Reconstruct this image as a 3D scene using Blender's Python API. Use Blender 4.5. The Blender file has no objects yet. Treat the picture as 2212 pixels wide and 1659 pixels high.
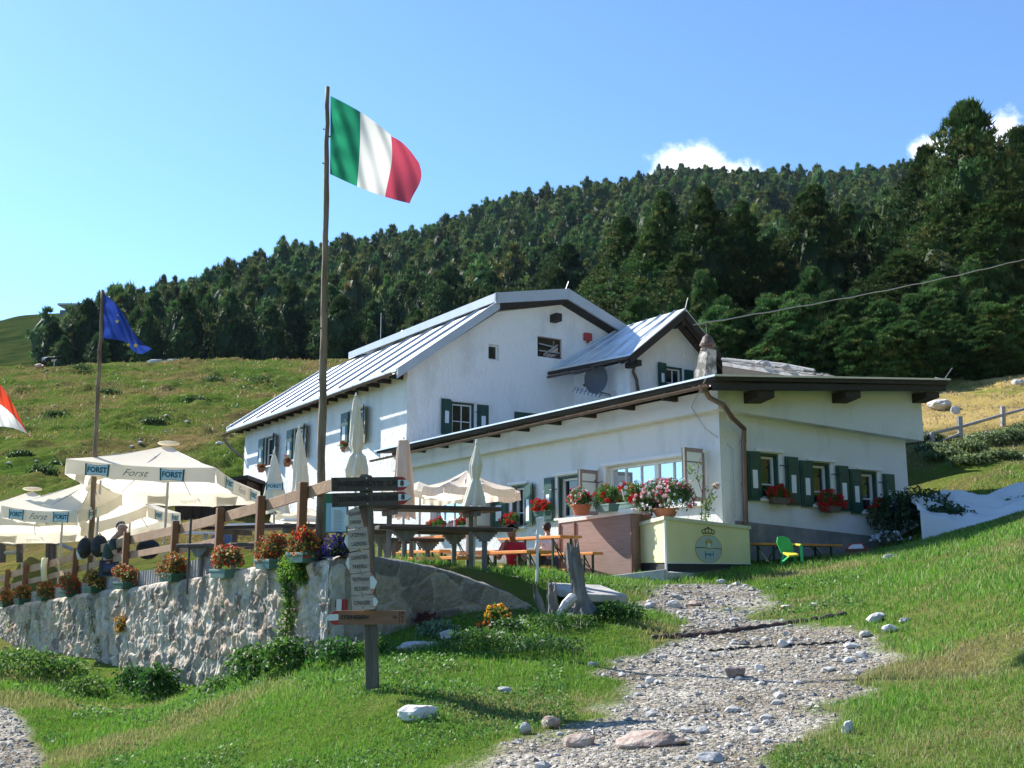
import bpy, bmesh, math, random
import numpy as np
from mathutils import Vector, Matrix
from mathutils.geometry import tessellate_polygon
random.seed(7); RN = np.random.default_rng(11)
PI = math.pi
scene = bpy.context.scene
COL = scene.collection

# ---------------------------------------------------------------- camera, sky, sun, exposure
F = 2252.; PT = math.radians(10.2); CZ = 1.6
cam_d = bpy.data.cameras.new('camera'); cam = bpy.data.objects.new('camera', cam_d); COL.objects.link(cam)
cam_d.sensor_width = 36; cam_d.lens = 36 * F / 2212; cam_d.clip_start = .1; cam_d.clip_end = 20000
cam.location = (0, 0, CZ); cam.rotation_euler = (PI / 2 + PT, 0, 0)
scene.camera = cam
SAZ = math.radians(-53); SEL = math.radians(37)
SUN = Vector((math.sin(SAZ) * math.cos(SEL), math.cos(SAZ) * math.cos(SEL), math.sin(SEL)))
world = bpy.data.worlds.new("World"); scene.world = world; world.use_nodes = True
wn = world.node_tree.nodes; wl = world.node_tree.links
bg = wn['Background']
sky = wn.new('ShaderNodeTexSky'); sky.sky_type = 'NISHITA'; sky.sun_disc = False
sky.sun_elevation = SEL; sky.sun_rotation = SAZ; sky.altitude = 2000; sky.air_density = 1.15; sky.dust_density = .6; sky.ozone_density = 1.6
bg.inputs[1].default_value = .118
wtc = wn.new('ShaderNodeTexCoord')
def wmath(op, a, b=None, c=None):
    n = wn.new('ShaderNodeMath'); n.operation = op
    for i, v in enumerate((a, b, c)):
        if v is None: continue
        if isinstance(v, (int, float)): n.inputs[i].default_value = v
        else: wl.new(v, n.inputs[i])
    return n.outputs[0]
def vray(x, y):
    a = (x - 1106) / F; b = (829.5 - y) / F
    return (a, math.cos(PT) - b * math.sin(PT), math.sin(PT) + b * math.cos(PT))
# small fair weather clouds: soft noise patches fixed at directions of the sky
noi = wn.new('ShaderNodeTexNoise'); noi.inputs['Scale'].default_value = 19; noi.inputs['Detail'].default_value = 9; noi.inputs['Roughness'].default_value = .62
wl.new(wtc.outputs['Generated'], noi.inputs['Vector'])
mask = None
for (cx, cy, rx, ry) in ((1480, 362, 84, 52), (1575, 378, 74, 32), (1440, 388, 66, 26), (2175, 272, 66, 50), (2020, 322, 50, 30)):
    d = Vector(vray(cx, cy)).normalized()
    ux = Vector((d.y, -d.x, 0)).normalized(); uy = ux.cross(d).normalized()
    def dot(v):
        n = wn.new('ShaderNodeVectorMath'); n.operation = 'DOT_PRODUCT'
        wl.new(wtc.outputs['Generated'], n.inputs[0]); n.inputs[1].default_value = v; return n.outputs['Value']
    a = wmath('MULTIPLY', dot(ux), F / rx); b = wmath('MULTIPLY', dot(uy), F / ry)
    r2 = wmath('ADD', wmath('MULTIPLY', a, a), wmath('MULTIPLY', b, b))
    m = wmath('SUBTRACT', 1, wmath('SQRT', r2))
    m = wmath('ADD', m, wmath('MULTIPLY', wmath('LESS_THAN', dot(d), 0), -10))
    mask = m if mask is None else wmath('MAXIMUM', mask, m)
mask = wmath('ADD', mask, wmath('MULTIPLY', wmath('SUBTRACT', noi.outputs[0], .46), 3.2))
mr = wn.new('ShaderNodeMapRange'); mr.interpolation_type = 'SMOOTHSTEP'
tint = wn.new('ShaderNodeMixRGB'); tint.blend_type = 'MULTIPLY'; tint.inputs[0].default_value = 1; wl.new(sky.outputs[0], tint.inputs[1]); tint.inputs[2].default_value = (.66, .86, 1.03, 1)
wl.new(mask, mr.inputs[0]); mr.inputs[1].default_value = .0; mr.inputs[2].default_value = .8
wm = wn.new('ShaderNodeMixRGB'); wl.new(mr.outputs[0], wm.inputs[0]); wl.new(tint.outputs[0], wm.inputs[1]); wm.inputs[2].default_value = (6.2, 6.5, 6.9, 1)
wl.new(wm.outputs[0], bg.inputs[0])
sl = bpy.data.lights.new('sun', 'SUN'); sl.energy = 5.0; sl.angle = math.radians(.55); sl.color = (1, .95, .86)
so = bpy.data.objects.new('sun', sl); COL.objects.link(so); so.rotation_euler = SUN.to_track_quat('Z', 'Y').to_euler(); so.location = (-30, 30, 40)
scene.view_settings.view_transform = 'Standard'; scene.view_settings.look = 'None'; scene.view_settings.exposure = 1.17
scene.view_settings.gamma = 1
scene.cycles.max_bounces = 6; scene.cycles.transparent_max_bounces = 6

# ---------------------------------------------------------------- picture measuring helpers (photo pixel + known depth or wall plane -> metres)
def at(x, y, Y):
    d = vray(x, y); k = Y / d[1]
    return Vector((d[0] * k, Y, CZ + d[2] * k))
def dirvec(azdeg):
    a = math.radians(azdeg); return Vector((math.sin(a), math.cos(a), 0))
AZ = math.radians(32.6)
U = Vector((-math.sin(AZ), math.cos(AZ), 0)); W = Vector((math.cos(AZ), math.sin(AZ), 0)); ZZ = Vector((0, 0, 1))
C0 = at(1562, 1150, 22); C0.z = 0
def T(t, s, z): return C0 + U * t + W * s + ZZ * z            # building frame: t along the front, s to the back, z up
def onS(x, y, s):                                             # pixel on wall plane s -> (t, z)
    d = Vector(vray(x, y)); k = (s + C0.dot(W)) / (d.x * W.x + d.y * W.y)
    return (Vector((d.x * k, d.y * k, 0)) - C0).dot(U), CZ + k * d.z
def onT(x, y, t):                                             # pixel on wall plane t -> (s, z)
    d = Vector(vray(x, y)); k = (t + C0.dot(U)) / (d.x * U.x + d.y * U.y)
    return (Vector((d.x * k, d.y * k, 0)) - C0).dot(W), CZ + k * d.z
def crop(x0, y0, sc):
    return lambda x, y: ((x0 + x * sc) * .77669, (y0 + y * sc) * .77669)
c1 = crop(0, 1050, .42194); c2 = crop(600, 1150, .36157); c4 = crop(1000, 1200, .27125); c5 = crop(1400, 1200, .33906)
c6 = crop(600, 800, .40687); c7 = crop(1300, 780, .40687); c8 = crop(1950, 1000, .40597); cs = crop(850, 1250, .39164); ct = crop(0, 1200, .33156)

# ---------------------------------------------------------------- noise
def _hash(ix, iy, s):
    n = (ix.astype(np.int64) * 374761393 + iy.astype(np.int64) * 668265263 + s * 982451653) & 0x7fffffff
    n = ((n ^ (n >> 13)) * 1274126177) & 0x7fffffff
    return ((n ^ (n >> 16)) & 0xffff) / 65535.
def vnoise(x, y, s=0):
    ix = np.floor(x); iy = np.floor(y); fx = x - ix; fy = y - iy
    fx = fx * fx * (3 - 2 * fx); fy = fy * fy * (3 - 2 * fy)
    a = _hash(ix, iy, s); b = _hash(ix + 1, iy, s); c = _hash(ix, iy + 1, s); d = _hash(ix + 1, iy + 1, s)
    return (a + (b - a) * fx) * (1 - fy) + (c + (d - c) * fx) * fy - .5
def fbm(x, y, s=0, o=4):
    r = 0; a = 1.
    for i in range(o):
        r = r + a * vnoise(x * 2 ** i, y * 2 ** i, s + i); a *= .5
    return r

# ---------------------------------------------------------------- mesh builder
class MB:
    def __init__(s): s.v = []; s.f = []; s.m = []; s.n = 0; s.c = []
    def add(s, vs, fs, m=0, c=None):
        s.v.extend([tuple(p) for p in vs]); s.f.extend([tuple(i + s.n for i in f) for f in fs]); s.m.extend([m] * len(fs))
        s.c.extend([c or (1, 1, 1)] * len(vs)); s.n += len(vs); return s
    def hexa(s, P, m=0): # 8 points: bottom 4 (ccw), top 4
        return s.add(P, [(3, 2, 1, 0), (4, 5, 6, 7), (0, 1, 5, 4), (1, 2, 6, 5), (2, 3, 7, 6), (3, 0, 4, 7)], m)
    def box(s, c, size, rz=0, m=0, R=None):
        R = R or Matrix.Rotation(rz, 3, 'Z'); c = Vector(c)
        P = [c + R @ Vector((x * size[0] / 2, y * size[1] / 2, z * size[2] / 2)) for z in (-1, 1) for x, y in ((-1, -1), (1, -1), (1, 1), (-1, 1))]
        return s.hexa(P, m)
    def bar(s, a, b, w, h, m=0, up=ZZ):   # board from a to b, w sideways, h along up
        a = Vector(a); b = Vector(b); d = (b - a).normalized(); x = d.cross(up)
        if x.length < 1e-4: x = d.cross(Vector((0, 1, 0)))
        x.normalize(); y = x.cross(d).normalized(); x = x * (w / 2); y = y * (h / 2)
        return s.hexa([a - x - y, a + x - y, b + x - y, b - x - y, a - x + y, a + x + y, b + x + y, b - x + y], m)
    def tb(s, t0, t1, s0, s1, z0, z1, m=0):  # box in building frame
        return s.hexa([T(t0, s0, z0), T(t0, s1, z0), T(t1, s1, z0), T(t1, s0, z0), T(t0, s0, z1), T(t0, s1, z1), T(t1, s1, z1), T(t1, s0, z1)], m)
    def tube(s, pts, r, n=8, m=0, caps=True, jit=0, c=None):
        pts = [Vector(p) for p in pts]; r = r if isinstance(r, (list, tuple)) else [r] * len(pts); V = []; Fc = []
        for i, p in enumerate(pts):
            d = (pts[min(i + 1, len(pts) - 1)] - pts[max(i - 1, 0)]).normalized()
            a = d.cross(Vector((.31, .17, .93)) if abs(d.z) < .9 else Vector((0, 1, 0))).normalized(); b = d.cross(a)
            for k in range(n):
                q = 2 * PI * k / n; rr = r[i] * (1 + (random.uniform(-jit, jit) if jit else 0)); V.append(p + (a * math.cos(q) + b * math.sin(q)) * rr)
        for i in range(len(pts) - 1):
            for k in range(n): Fc.append((i * n + k, i * n + (k + 1) % n, (i + 1) * n + (k + 1) % n, (i + 1) * n + k))
        if caps: Fc.append(tuple(range(n - 1, -1, -1))); Fc.append(tuple(range((len(pts) - 1) * n, len(pts) * n)))
        return s.add(V, Fc, m, c)
    def poly(s, P, m=0): return s.add(P, [tuple(range(len(P)))], m)
    def prism(s, P, off, m=0):
        n = len(P); off = Vector(off); P = [Vector(p) for p in P]
        return s.add(P + [p + off for p in P], [tuple(range(n - 1, -1, -1)), tuple(range(n, 2 * n))] + [(i, (i + 1) % n, n + (i + 1) % n, n + i) for i in range(n)], m)
    def ico(s, c, r, m=0, sub=1, jit=.0, sc=(1, 1, 1), R=None, col=None):
        vs, fs = ICO[sub]; c = Vector(c); out = []
        for v in vs:
            p = Vector(v) * (1 + random.uniform(-jit, jit)); p = Vector((p.x * sc[0], p.y * sc[1], p.z * sc[2])) * r
            out.append(c + (R @ p if R else p))
        return s.add(out, fs, m, col)
    def build(s, name, mats, parent=None, smooth=False, local=False, col=False, bevel=0):
        me = bpy.data.meshes.new(name)
        off = Vector((0, 0, 0)) if (local or parent is None) else ROOT[parent.name]
        me.from_pydata([(p[0] - off.x, p[1] - off.y, p[2] - off.z) for p in s.v], [], s.f)
        mats = mats if isinstance(mats, (list, tuple)) else [mats]
        for q in mats: me.materials.append(q)
        if len(mats) > 1: me.polygons.foreach_set('material_index', s.m)
        if smooth: me.polygons.foreach_set('use_smooth', [True] * len(me.polygons))
        if col:
            a = me.color_attributes.new('Col', 'FLOAT_COLOR', 'POINT'); a.data.foreach_set('color', np.array([(c[0], c[1], c[2], 1) for c in s.c], dtype=np.float32).ravel())
        me.update()
        o = bpy.data.objects.new(name, me); COL.objects.link(o)
        if parent is not None: o.parent = parent; ROOT[o.name] = off
        else: ROOT[o.name] = Vector((0, 0, 0))
        if bevel:
            b = o.modifiers.new('bevel', 'BEVEL'); b.width = bevel; b.segments = 2; b.limit_method = 'ANGLE'
        return o
ROOT = {}
def _ico():
    d = {}
    for k in (0, 1, 2, 3):
        bm = bmesh.new()
        if k == 0: bmesh.ops.create_icosphere(bm, subdivisions=1, radius=1)
        else: bmesh.ops.create_icosphere(bm, subdivisions=k, radius=1)
        d[k] = ([tuple(v.co) for v in bm.verts], [tuple(v.index for v in f.verts) for f in bm.faces]); bm.free()
    d[0] = ([(1, 0, 0), (-1, 0, 0), (0, 1, 0), (0, -1, 0), (0, 0, 1), (0, 0, -1)], [(0, 2, 4), (2, 1, 4), (1, 3, 4), (3, 0, 4), (2, 0, 5), (1, 2, 5), (3, 1, 5), (0, 3, 5)])
    return d
ICO = _ico()
def tag(o, label=None, cat=None, group=None, kind=None):
    if label: o['label'] = label
    if cat: o['category'] = cat
    if group: o['group'] = group
    if kind: o['kind'] = kind
    return o
def thing(name, label, cat, loc, group=None, rz=0):
    o = bpy.data.objects.new(name, None); COL.objects.link(o); o.location = loc; o.rotation_euler = (0, 0, rz); o.empty_display_size = .2
    ROOT[o.name] = Vector(loc); return tag(o, label, cat, group)
def copy_tree(o, parent=None):
    c = o.copy(); COL.objects.link(c)
    if parent is not None: c.parent = parent
    for ch in [q for q in bpy.data.objects if q.parent == o]: copy_tree(ch, c)
    return c
def np_mesh(name, V, Fc, mats, colr=None, parent=None, smooth=False):   # V (n,3), Fc (m,k) arrays
    me = bpy.data.meshes.new(name); k = Fc.shape[1]
    me.vertices.add(len(V)); me.vertices.foreach_set('co', V.astype(np.float32).ravel())
    me.loops.add(Fc.size); me.loops.foreach_set('vertex_index', Fc.astype(np.int32).ravel())
    me.polygons.add(len(Fc)); me.polygons.foreach_set('loop_start', np.arange(0, Fc.size, k, dtype=np.int32))
    try: me.polygons.foreach_set('loop_total', np.full(len(Fc), k, dtype=np.int32))
    except Exception: pass
    me.polygons.foreach_set('use_smooth', np.full(len(Fc), smooth))
    for q in (mats if isinstance(mats, (list, tuple)) else [mats]): me.materials.append(q)
    if colr is not None:
        a = me.color_attributes.new('Col', 'FLOAT_COLOR', 'POINT'); cc = np.ones((len(V), 4), np.float32); cc[:, :colr.shape[1]] = colr; a.data.foreach_set('color', cc.ravel())
    me.update(calc_edges=True); me.validate()
    o = bpy.data.objects.new(name, me); COL.objects.link(o)
    if parent is not None: o.parent = parent
    ROOT[o.name] = Vector((0, 0, 0)); return o
def replicate(bv, bf, pos, scale, rot, sq=None):
    # numpy copies of base verts; pos (n,3), scale (n,), rot z (n,), sq (n,3) extra squash
    n = len(pos); c, s = np.cos(rot), np.sin(rot)
    B = np.repeat(bv[None], n, 0) * scale[:, None, None]
    if sq is not None: B = B * sq[:, None, :]
    X = B[:, :, 0] * c[:, None] - B[:, :, 1] * s[:, None]; Y = B[:, :, 0] * s[:, None] + B[:, :, 1] * c[:, None]
    V = np.stack([X, Y, B[:, :, 2]], -1) + pos[:, None, :]
    Fc = bf[None] + (np.arange(n) * len(bv))[:, None, None]
    return V.reshape(-1, 3), Fc.reshape(-1, bf.shape[1])

# ---------------------------------------------------------------- materials
def mat(name, c, c2=None, scale=4, rough=.8, bump=0, bscale=None, metal=0, spec=None, attr=False, trans=0, detail=6, c3=None, sheen=0, coord='Object', stretch=None, objrand=0, lo=.35, hi=.65, bdist=.02):
    m = bpy.data.materials.new(name); m.use_nodes = True; nt = m.node_tree; N = nt.nodes; L = nt.links; b = N['Principled BSDF']
    b.inputs['Roughness'].default_value = rough; b.inputs['Metallic'].default_value = metal
    if spec is not None: b.inputs['Specular IOR Level'].default_value = spec
    tc = N.new('ShaderNodeTexCoord'); src = tc.outputs[coord]
    if stretch:
        mp = N.new('ShaderNodeMapping'); mp.inputs['Scale'].default_value = stretch; L.new(src, mp.inputs[0]); src = mp.outputs[0]
    col = None
    if c2:
        n = N.new('ShaderNodeTexNoise'); n.inputs['Scale'].default_value = scale; n.inputs['Detail'].default_value = detail; n.inputs['Roughness'].default_value = .6; L.new(src, n.inputs[0])
        r = N.new('ShaderNodeValToRGB'); L.new(n.outputs[0], r.inputs[0]); e = r.color_ramp.elements
        e[0].position = lo; e[0].color = (*c, 1); e[1].position = hi; e[1].color = (*c2, 1)
        if c3: q = r.color_ramp.elements.new((lo + hi) / 2); q.color = (*c3, 1)
        col = r.outputs[0]
    else:
        q = N.new('ShaderNodeRGB'); q.outputs[0].default_value = (*c, 1); col = q.outputs[0]
    if attr:
        a = N.new('ShaderNodeAttribute'); a.attribute_name = 'Col'; x = N.new('ShaderNodeMixRGB'); x.blend_type = 'MULTIPLY'; x.inputs[0].default_value = 1
        L.new(col, x.inputs[1]); L.new(a.outputs[0], x.inputs[2]); col = x.outputs[0]
    if objrand:
        oi = N.new('ShaderNodeObjectInfo'); hs = N.new('ShaderNodeHueSaturation'); mm = N.new('ShaderNodeMapRange'); L.new(oi.outputs['Random'], mm.inputs[0])
        mm.inputs[3].default_value = 1 - objrand; mm.inputs[4].default_value = 1 + objrand; L.new(mm.outputs[0], hs.inputs['Value']); L.new(col, hs.inputs['Color']); col = hs.outputs[0]
    L.new(col, b.inputs['Base Color'])
    if bump:
        n = N.new('ShaderNodeTexNoise'); n.inputs['Scale'].default_value = bscale or scale * 3; n.inputs['Detail'].default_value = 5; L.new(src, n.inputs[0])
        bp = N.new('ShaderNodeBump'); bp.inputs['Strength'].default_value = bump; bp.inputs['Distance'].default_value = bdist; L.new(n.outputs[0], bp.inputs['Height']); L.new(bp.outputs[0], b.inputs['Normal'])
    if trans:
        t = N.new('ShaderNodeBsdfTranslucent'); L.new(col, t.inputs[0]); x = N.new('ShaderNodeMixShader'); x.inputs[0].default_value = trans
        L.new(b.outputs[0], x.inputs[1]); L.new(t.outputs[0], x.inputs[2]); L.new(x.outputs[0], N['Material Output'].inputs[0])
    m['c'] = 1
    return m
M = {}
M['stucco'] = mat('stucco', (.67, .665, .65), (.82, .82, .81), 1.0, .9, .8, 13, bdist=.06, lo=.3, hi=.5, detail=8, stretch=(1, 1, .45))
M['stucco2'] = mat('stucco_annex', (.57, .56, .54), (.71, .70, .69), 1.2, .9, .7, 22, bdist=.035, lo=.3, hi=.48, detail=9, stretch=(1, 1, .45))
M['cement'] = mat('cement_plinth', (.16, .155, .14), (.27, .255, .235), 2.2, .95, .5, 12)
M['metalroof'] = mat('roof_sheet', (.60, .63, .67), (.74, .76, .78), 1.2, .38, .08, 2, metal=.45)
M['fascia'] = mat('grey_fascia', (.36, .42, .50), (.42, .48, .56), 1.5, .45)
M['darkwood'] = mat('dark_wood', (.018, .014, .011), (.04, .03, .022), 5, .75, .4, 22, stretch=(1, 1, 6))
M['gutter'] = mat('brown_gutter', (.15, .09, .075), (.20, .125, .105), 3, .35, metal=.35)
M['darkpipe'] = mat('old_pipe', (.05, .038, .032), (.085, .06, .05), 3, .5)
M['shutter'] = mat('shutter_green', (.010, .052, .040), (.018, .075, .055), 5, .5)
M['shutterw'] = mat('shutter_white', (.76, .78, .80), None, rough=.5)
M['winframe'] = mat('window_white', (.72, .72, .72), None, rough=.4)
M['reveal'] = mat('reveal_plaster', (.74, .72, .71), (.80, .78, .77), 5, .8)
M['glass'] = mat('window_glass', (.012, .014, .018), None, rough=.04, spec=.9)
M['glassblue'] = mat('window_glass_sky', (.55, .60, .66), None, rough=.02, spec=1, metal=.75)
M['iron'] = mat('black_iron', (.015, .014, .014), None, rough=.5)
M['wood'] = mat('fence_wood', (.24, .115, .052), (.34, .18, .085), 3, .7, .3, 20, stretch=(1, 1, 4))
M['rail'] = mat('rail_wood', (.30, .17, .09), (.42, .26, .15), 2.5, .7, .3, 20)
M['postdark'] = mat('fence_post_wood', (.15, .07, .03), (.21, .10, .045), 3, .7, .3, 20, stretch=(1, 1, .3))
M['greywood'] = mat('grey_wood', (.26, .25, .24), (.42, .40, .38), 6, .85, .4, 18, stretch=(3, 3, .4))
M['pole'] = mat('pole_wood', (.12, .075, .045), (.30, .22, .15), 5, .8, .6, 18, stretch=(2, 2, .35))
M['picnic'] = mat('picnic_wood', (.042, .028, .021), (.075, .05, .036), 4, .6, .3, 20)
M['orange'] = mat('orange_wood', (.62, .22, .045), (.72, .30, .075), 5, .4)
M['green'] = mat('green_steel', (.012, .055, .025), None, rough=.5)
M['canvas'] = mat('canvas', (.88, .80, .66), (.90, .84, .72), 3, .85, .15, 8, trans=.5)
M['canvas2'] = mat('canvas_folded', (.70, .68, .55), (.77, .74, .61), 3, .85, .2, 10, trans=.15)
M['canvaspink'] = mat('canvas_pink', (.66, .52, .42), (.74, .60, .50), 3, .85, .2, 10, trans=.15)
M['polegrey'] = mat('steel_pole', (.42, .42, .42), None, rough=.4, metal=.4)
M['white'] = mat('white_paint', (.78, .78, .77), None, rough=.6)
M['terracotta'] = mat('terracotta', (.38, .14, .07), (.45, .18, .10), 8, .8)
M['potgreen'] = mat('green_plastic', (.03, .10, .07), None, rough=.5)
M['potteal'] = mat('grey_green_box', (.10, .19, .17), None, rough=.6)
M['leafy'] = mat('foliage', (1, 1, 1), None, rough=.6, attr=True, trans=.42)
M['petal'] = mat('petals', (1, 1, 1), None, rough=.6, attr=True, trans=.25)
M['stone'] = mat('stone', (.36, .35, .34), (.56, .54, .51), 5, .9, .5, 14)
M['stonew'] = mat('weathered_grey_timber', (.12, .115, .11), (.24, .23, .22), 4, .9, .9, 16, stretch=(4, 4, .6))
M['black'] = mat('black', (.012, .012, .012), None, rough=.6)
M['text_dark'] = mat('text_dark', (.025, .018, .014), None, rough=.8)
M['red'] = mat('red_paint', (.36, .028, .03), None, rough=.7)
M['signwhite'] = mat('sign_white', (.66, .70, .72), None, rough=.7)
M['signbrown'] = mat('sign_wood', (.18, .085, .05), (.25, .13, .08), 4, .7, .2, 30, stretch=(1, 1, 8))
M['signdark'] = mat('sign_dark_wood', (.058, .045, .036), (.085, .066, .052), 4, .75, .2, 30, stretch=(1, 1, 8))
M['signgrey'] = mat('sign_grey_wood', (.34, .29, .27), (.50, .44, .41), 7, .85, .3, 30, stretch=(1, 1, 7))
# ================================================================ GROUND
CP = [  # photo x, y, metres away
 (0,1659,10.8),(250,1659,9.6),(500,1659,8.7),(800,1659,7.7),(1000,1659,7.2),(1250,1659,6.8),(1500,1659,6.6),(1750,1659,6.3),(2000,1659,6.0),(2212,1659,5.8),
 (0,1530,13.6),(90,1560,12.6),(0,1440,17.5),(0,1400,23.5),(150,1425,20),(300,1455,17.6),(420,1500,15.5),(560,1440,14.0),(700,1430,12.35),(700,1500,10.5),
 (805,1490,9.8),(900,1560,8.6),(870,1400,12.2),(1000,1380,12.6),(960,1430,11.4),(1120,1350,13.2),(1170,1322,14.6),(1250,1335,13.6),(1380,1350,12.8),(1200,1440,10.9),(1050,1500,9.7),(1330,1440,10.8),
 (1200,1560,8.4),(1250,1500,9.6),(1400,1400,12),(1390,1300,15.2),(1330,1275,16.3),(1480,1262,17.6),(1600,1252,18.4),(1500,1400,11.9),(1500,1500,9.2),(1500,1580,7.8),
 (1700,1330,13.6),(1700,1400,11.3),(1700,1500,8.9),(1700,1600,7.1),(1880,1400,10.9),(1840,1500,8.6),(1760,1600,7.0),
 (1950,1400,10.6),(2000,1500,8.2),(2100,1400,9.6),(2212,1400,9.0),(2212,1500,7.5),(1950,1300,12.8),(2100,1300,11.4),(2212,1300,10.6),
 (1800,1225,18.5),(1900,1195,20.5),(2000,1165,21.5),(2100,1145,20.5),(2212,1120,19.5),(2050,1220,15.6),(2212,1200,13.8),
 (1990,1085,27),(2050,1120,24.5),(2212,1085,23.5),(2100,1000,28),(2212,960,31),(1970,1000,30),(2000,940,34),(2212,890,40),(2100,900,41),(2000,880,46),(2212,830,52),(1985,815,62),(2212,782,70),
 (1190,1240,16),(1120,1235,16.2),(1020,1228,16.0),(1080,1265,15.2),(1150,1300,14.9),(1300,1240,18.5),
 (1640,1212,22.3),(1900,1180,25),(1500,1215,22.5),
 # meadow on the left
 (0,1200,33),(200,1180,34),(400,1165,36),(520,1150,40),(0,1130,42),(200,1120,43),(400,1110,46),(0,1060,52),(250,1040,56),(480,1020,62),(0,980,68),(250,960,72),(480,940,80),
 (0,900,92),(250,880,96),(480,860,104),(650,840,120),(0,840,116),(250,825,122),(0,801,140),(120,793,150),(250,787,155),(430,781,160),(560,780,160),(690,779,160),(850,778,150),(1050,790,140),
 # dip behind the crest, then the far slopes
 (0,808,200),(250,797,200),(520,792,200),(800,785,190),
 (0,735,330),(0,694,430),(60,690,430),(130,688,430),(0,703,560),(130,700,560),
 (300,730,270),(300,685,420),(520,740,230),(520,690,300),(520,622,450),(700,740,215),(700,670,300),(700,585,480),(900,740,200),(900,620,330),(900,535,520),(1100,740,190),(1100,600,340),(1100,472,570),
 (1250,740,165),(1250,580,330),(1250,440,600),(1450,740,140),(1450,600,260),(1450,412,640),(1650,740,130),(1650,600,240),(1650,415,650),(1900,740,120),(1900,600,210),(1900,400,650),(2212,735,105),(2212,600,185),(2212,440,420),(2212,340,680),
 (1300,820,90),(1600,815,80),(1850,805,76),(1000,860,90),(1200,900,60),(1500,900,50),(1800,900,42),
 (300,720,620),(700,620,700),(1100,520,800),(1500,450,900),(2000,430,950),(2212,390,950),
]
def _cp():
    P = []; E = []
    for x, y, Y in CP:
        p = at(x, y, Y); P.append((p.x, p.y)); E.append(p.z)
    for x, y, z in ((-.3,18.6,1.15),(1.2,19.5,1.25),(-2.5,20,1.0),(-1,22,1.15),(1.5,23,1.3),(-3.5,26,1.1),(-4.5,17,.7),(-7,21,.6),(-9,25,.5),(-6,30,1.2),(-12,9,-1.2),(-20,14,-2.5),(-30,20,-4),(-50,35,-8),(-90,60,-15),(-160,110,-25),(-300,210,-40),(-30,3,-4),(-90,10,-12)):
        P.append((x, y)); E.append(z)
    for az in range(-60, 61, 15):
        for r, z0 in ((1.0, 0), (2.5, .04), (4.5, .16)):
            a = math.radians(az); P.append((r * math.sin(a), r * math.cos(a))); E.append(z0 + r * math.sin(a) * .06)
    return np.array(P), np.array(E)
_P, _Z = _cp()
def _feat(X, Y):
    r = np.maximum(np.hypot(X, Y), .8); az = np.arctan2(X, Y); az = np.clip(az, -.95, .95)
    return np.stack([az * 4.2, np.log(r) * 2.2], -1), r
_Fp, _R = _feat(_P[:, 0], _P[:, 1]); _E = (_Z - CZ) / _R
def _k(d2): return .5 * d2 * np.log(d2 + 1e-9)
_n = len(_E); _A = np.zeros((_n + 3, _n + 3))
_D = ((_Fp[:, None] - _Fp[None]) ** 2).sum(-1); _A[:_n, :_n] = _k(_D) + np.eye(_n) * .02
_A[:_n, _n] = 1; _A[:_n, _n + 1:] = _Fp; _A[_n, :_n] = 1; _A[_n + 1:, :_n] = _Fp.T
_w = np.linalg.solve(_A, np.concatenate([_E, np.zeros(3)]))
def ground_raw(X, Y):
    X = np.atleast_1d(np.asarray(X, float)); Y = np.atleast_1d(np.asarray(Y, float)); out = np.empty(X.size); xs = X.ravel(); ys = Y.ravel()
    for i in range(0, X.size, 20000):
        f, r = _feat(xs[i:i + 20000], ys[i:i + 20000]); d = ((f[:, None] - _Fp[None]) ** 2).sum(-1)
        e = _k(d) @ _w[:_n] + _w[_n] + f @ _w[_n + 1:]; out[i:i + 20000] = CZ + e * r
    return out.reshape(X.shape)
_RWp = at(712, 1300, 12.5); _RW = (_RWp.x, _RWp.y); _RT = [1.66, 1.69, 1.68, 1.64, 1.57, 1.48, 1.2]
def ground_np(X, Y):
    z = ground_raw(X, Y); r = np.hypot(X, Y)
    near = np.clip(1 - r / 45, 0, 1); z = z + near * (.05 * fbm(X * 1.6, Y * 1.6, 3, 4)) * np.clip(r / 4, 0, 1)
    mid = np.clip((r - 26) / 30, 0, 1) * np.clip((200 - r) / 40, 0, 1)
    z = z + mid * (.7 * fbm(X * .11, Y * .11, 5, 3) + .5 * np.maximum(fbm(X * .42 + 7, Y * .42, 8, 4), 0) * (1 + 1.1 * (X < 5)))
    # earth banked up behind the shaded right arm of the wall
    dx, dy = X - _RW[0], Y - _RW[1]; ca, sa = math.sin(math.radians(52)), math.cos(math.radians(52)); t = dx * ca + dy * sa; d = -dx * sa + dy * ca
    w = np.clip((d - .2) / .2, 0, 1) * np.clip((3.2 - d) / 2.2, 0, 1) * np.clip((t - .1) / .3, 0, 1) * np.clip((5.2 - t) / 1, 0, 1)
    tgt = np.interp(t, [0, 1, 1.6, 2.2, 2.7, 3.2, 4.2], _RT) + .02 + .03 * fbm(X * 2, Y * 2, 77, 3); z = np.where(w > 0, z + w * np.maximum(tgt - z, 0), z)
    far = np.clip((r - 180) / 100, 0, 1); z = z + far * 5 * fbm(X * .02, Y * .02, 9, 4)
    return z
_raz = np.radians(np.concatenate([np.arange(-180, -66, 6), np.arange(-66, -30, 1.5), np.arange(-30, 30.01, .13), np.arange(31.5, 66, 1.5), np.arange(66, 181, 6)]))
_rr = np.concatenate([[.02], np.geomspace(.8, 5, 16)[:-1], np.geomspace(5, 30, 130)[:-1], np.geomspace(30, 175, 270)[:-1], np.geomspace(175, 1400, 100)])
_GA, _GR = np.meshgrid(_raz, _rr); _GX = _GR * np.sin(_GA); _GY = _GR * np.cos(_GA); _GZ = ground_np(_GX, _GY)
_lr = np.log(_rr)
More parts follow.
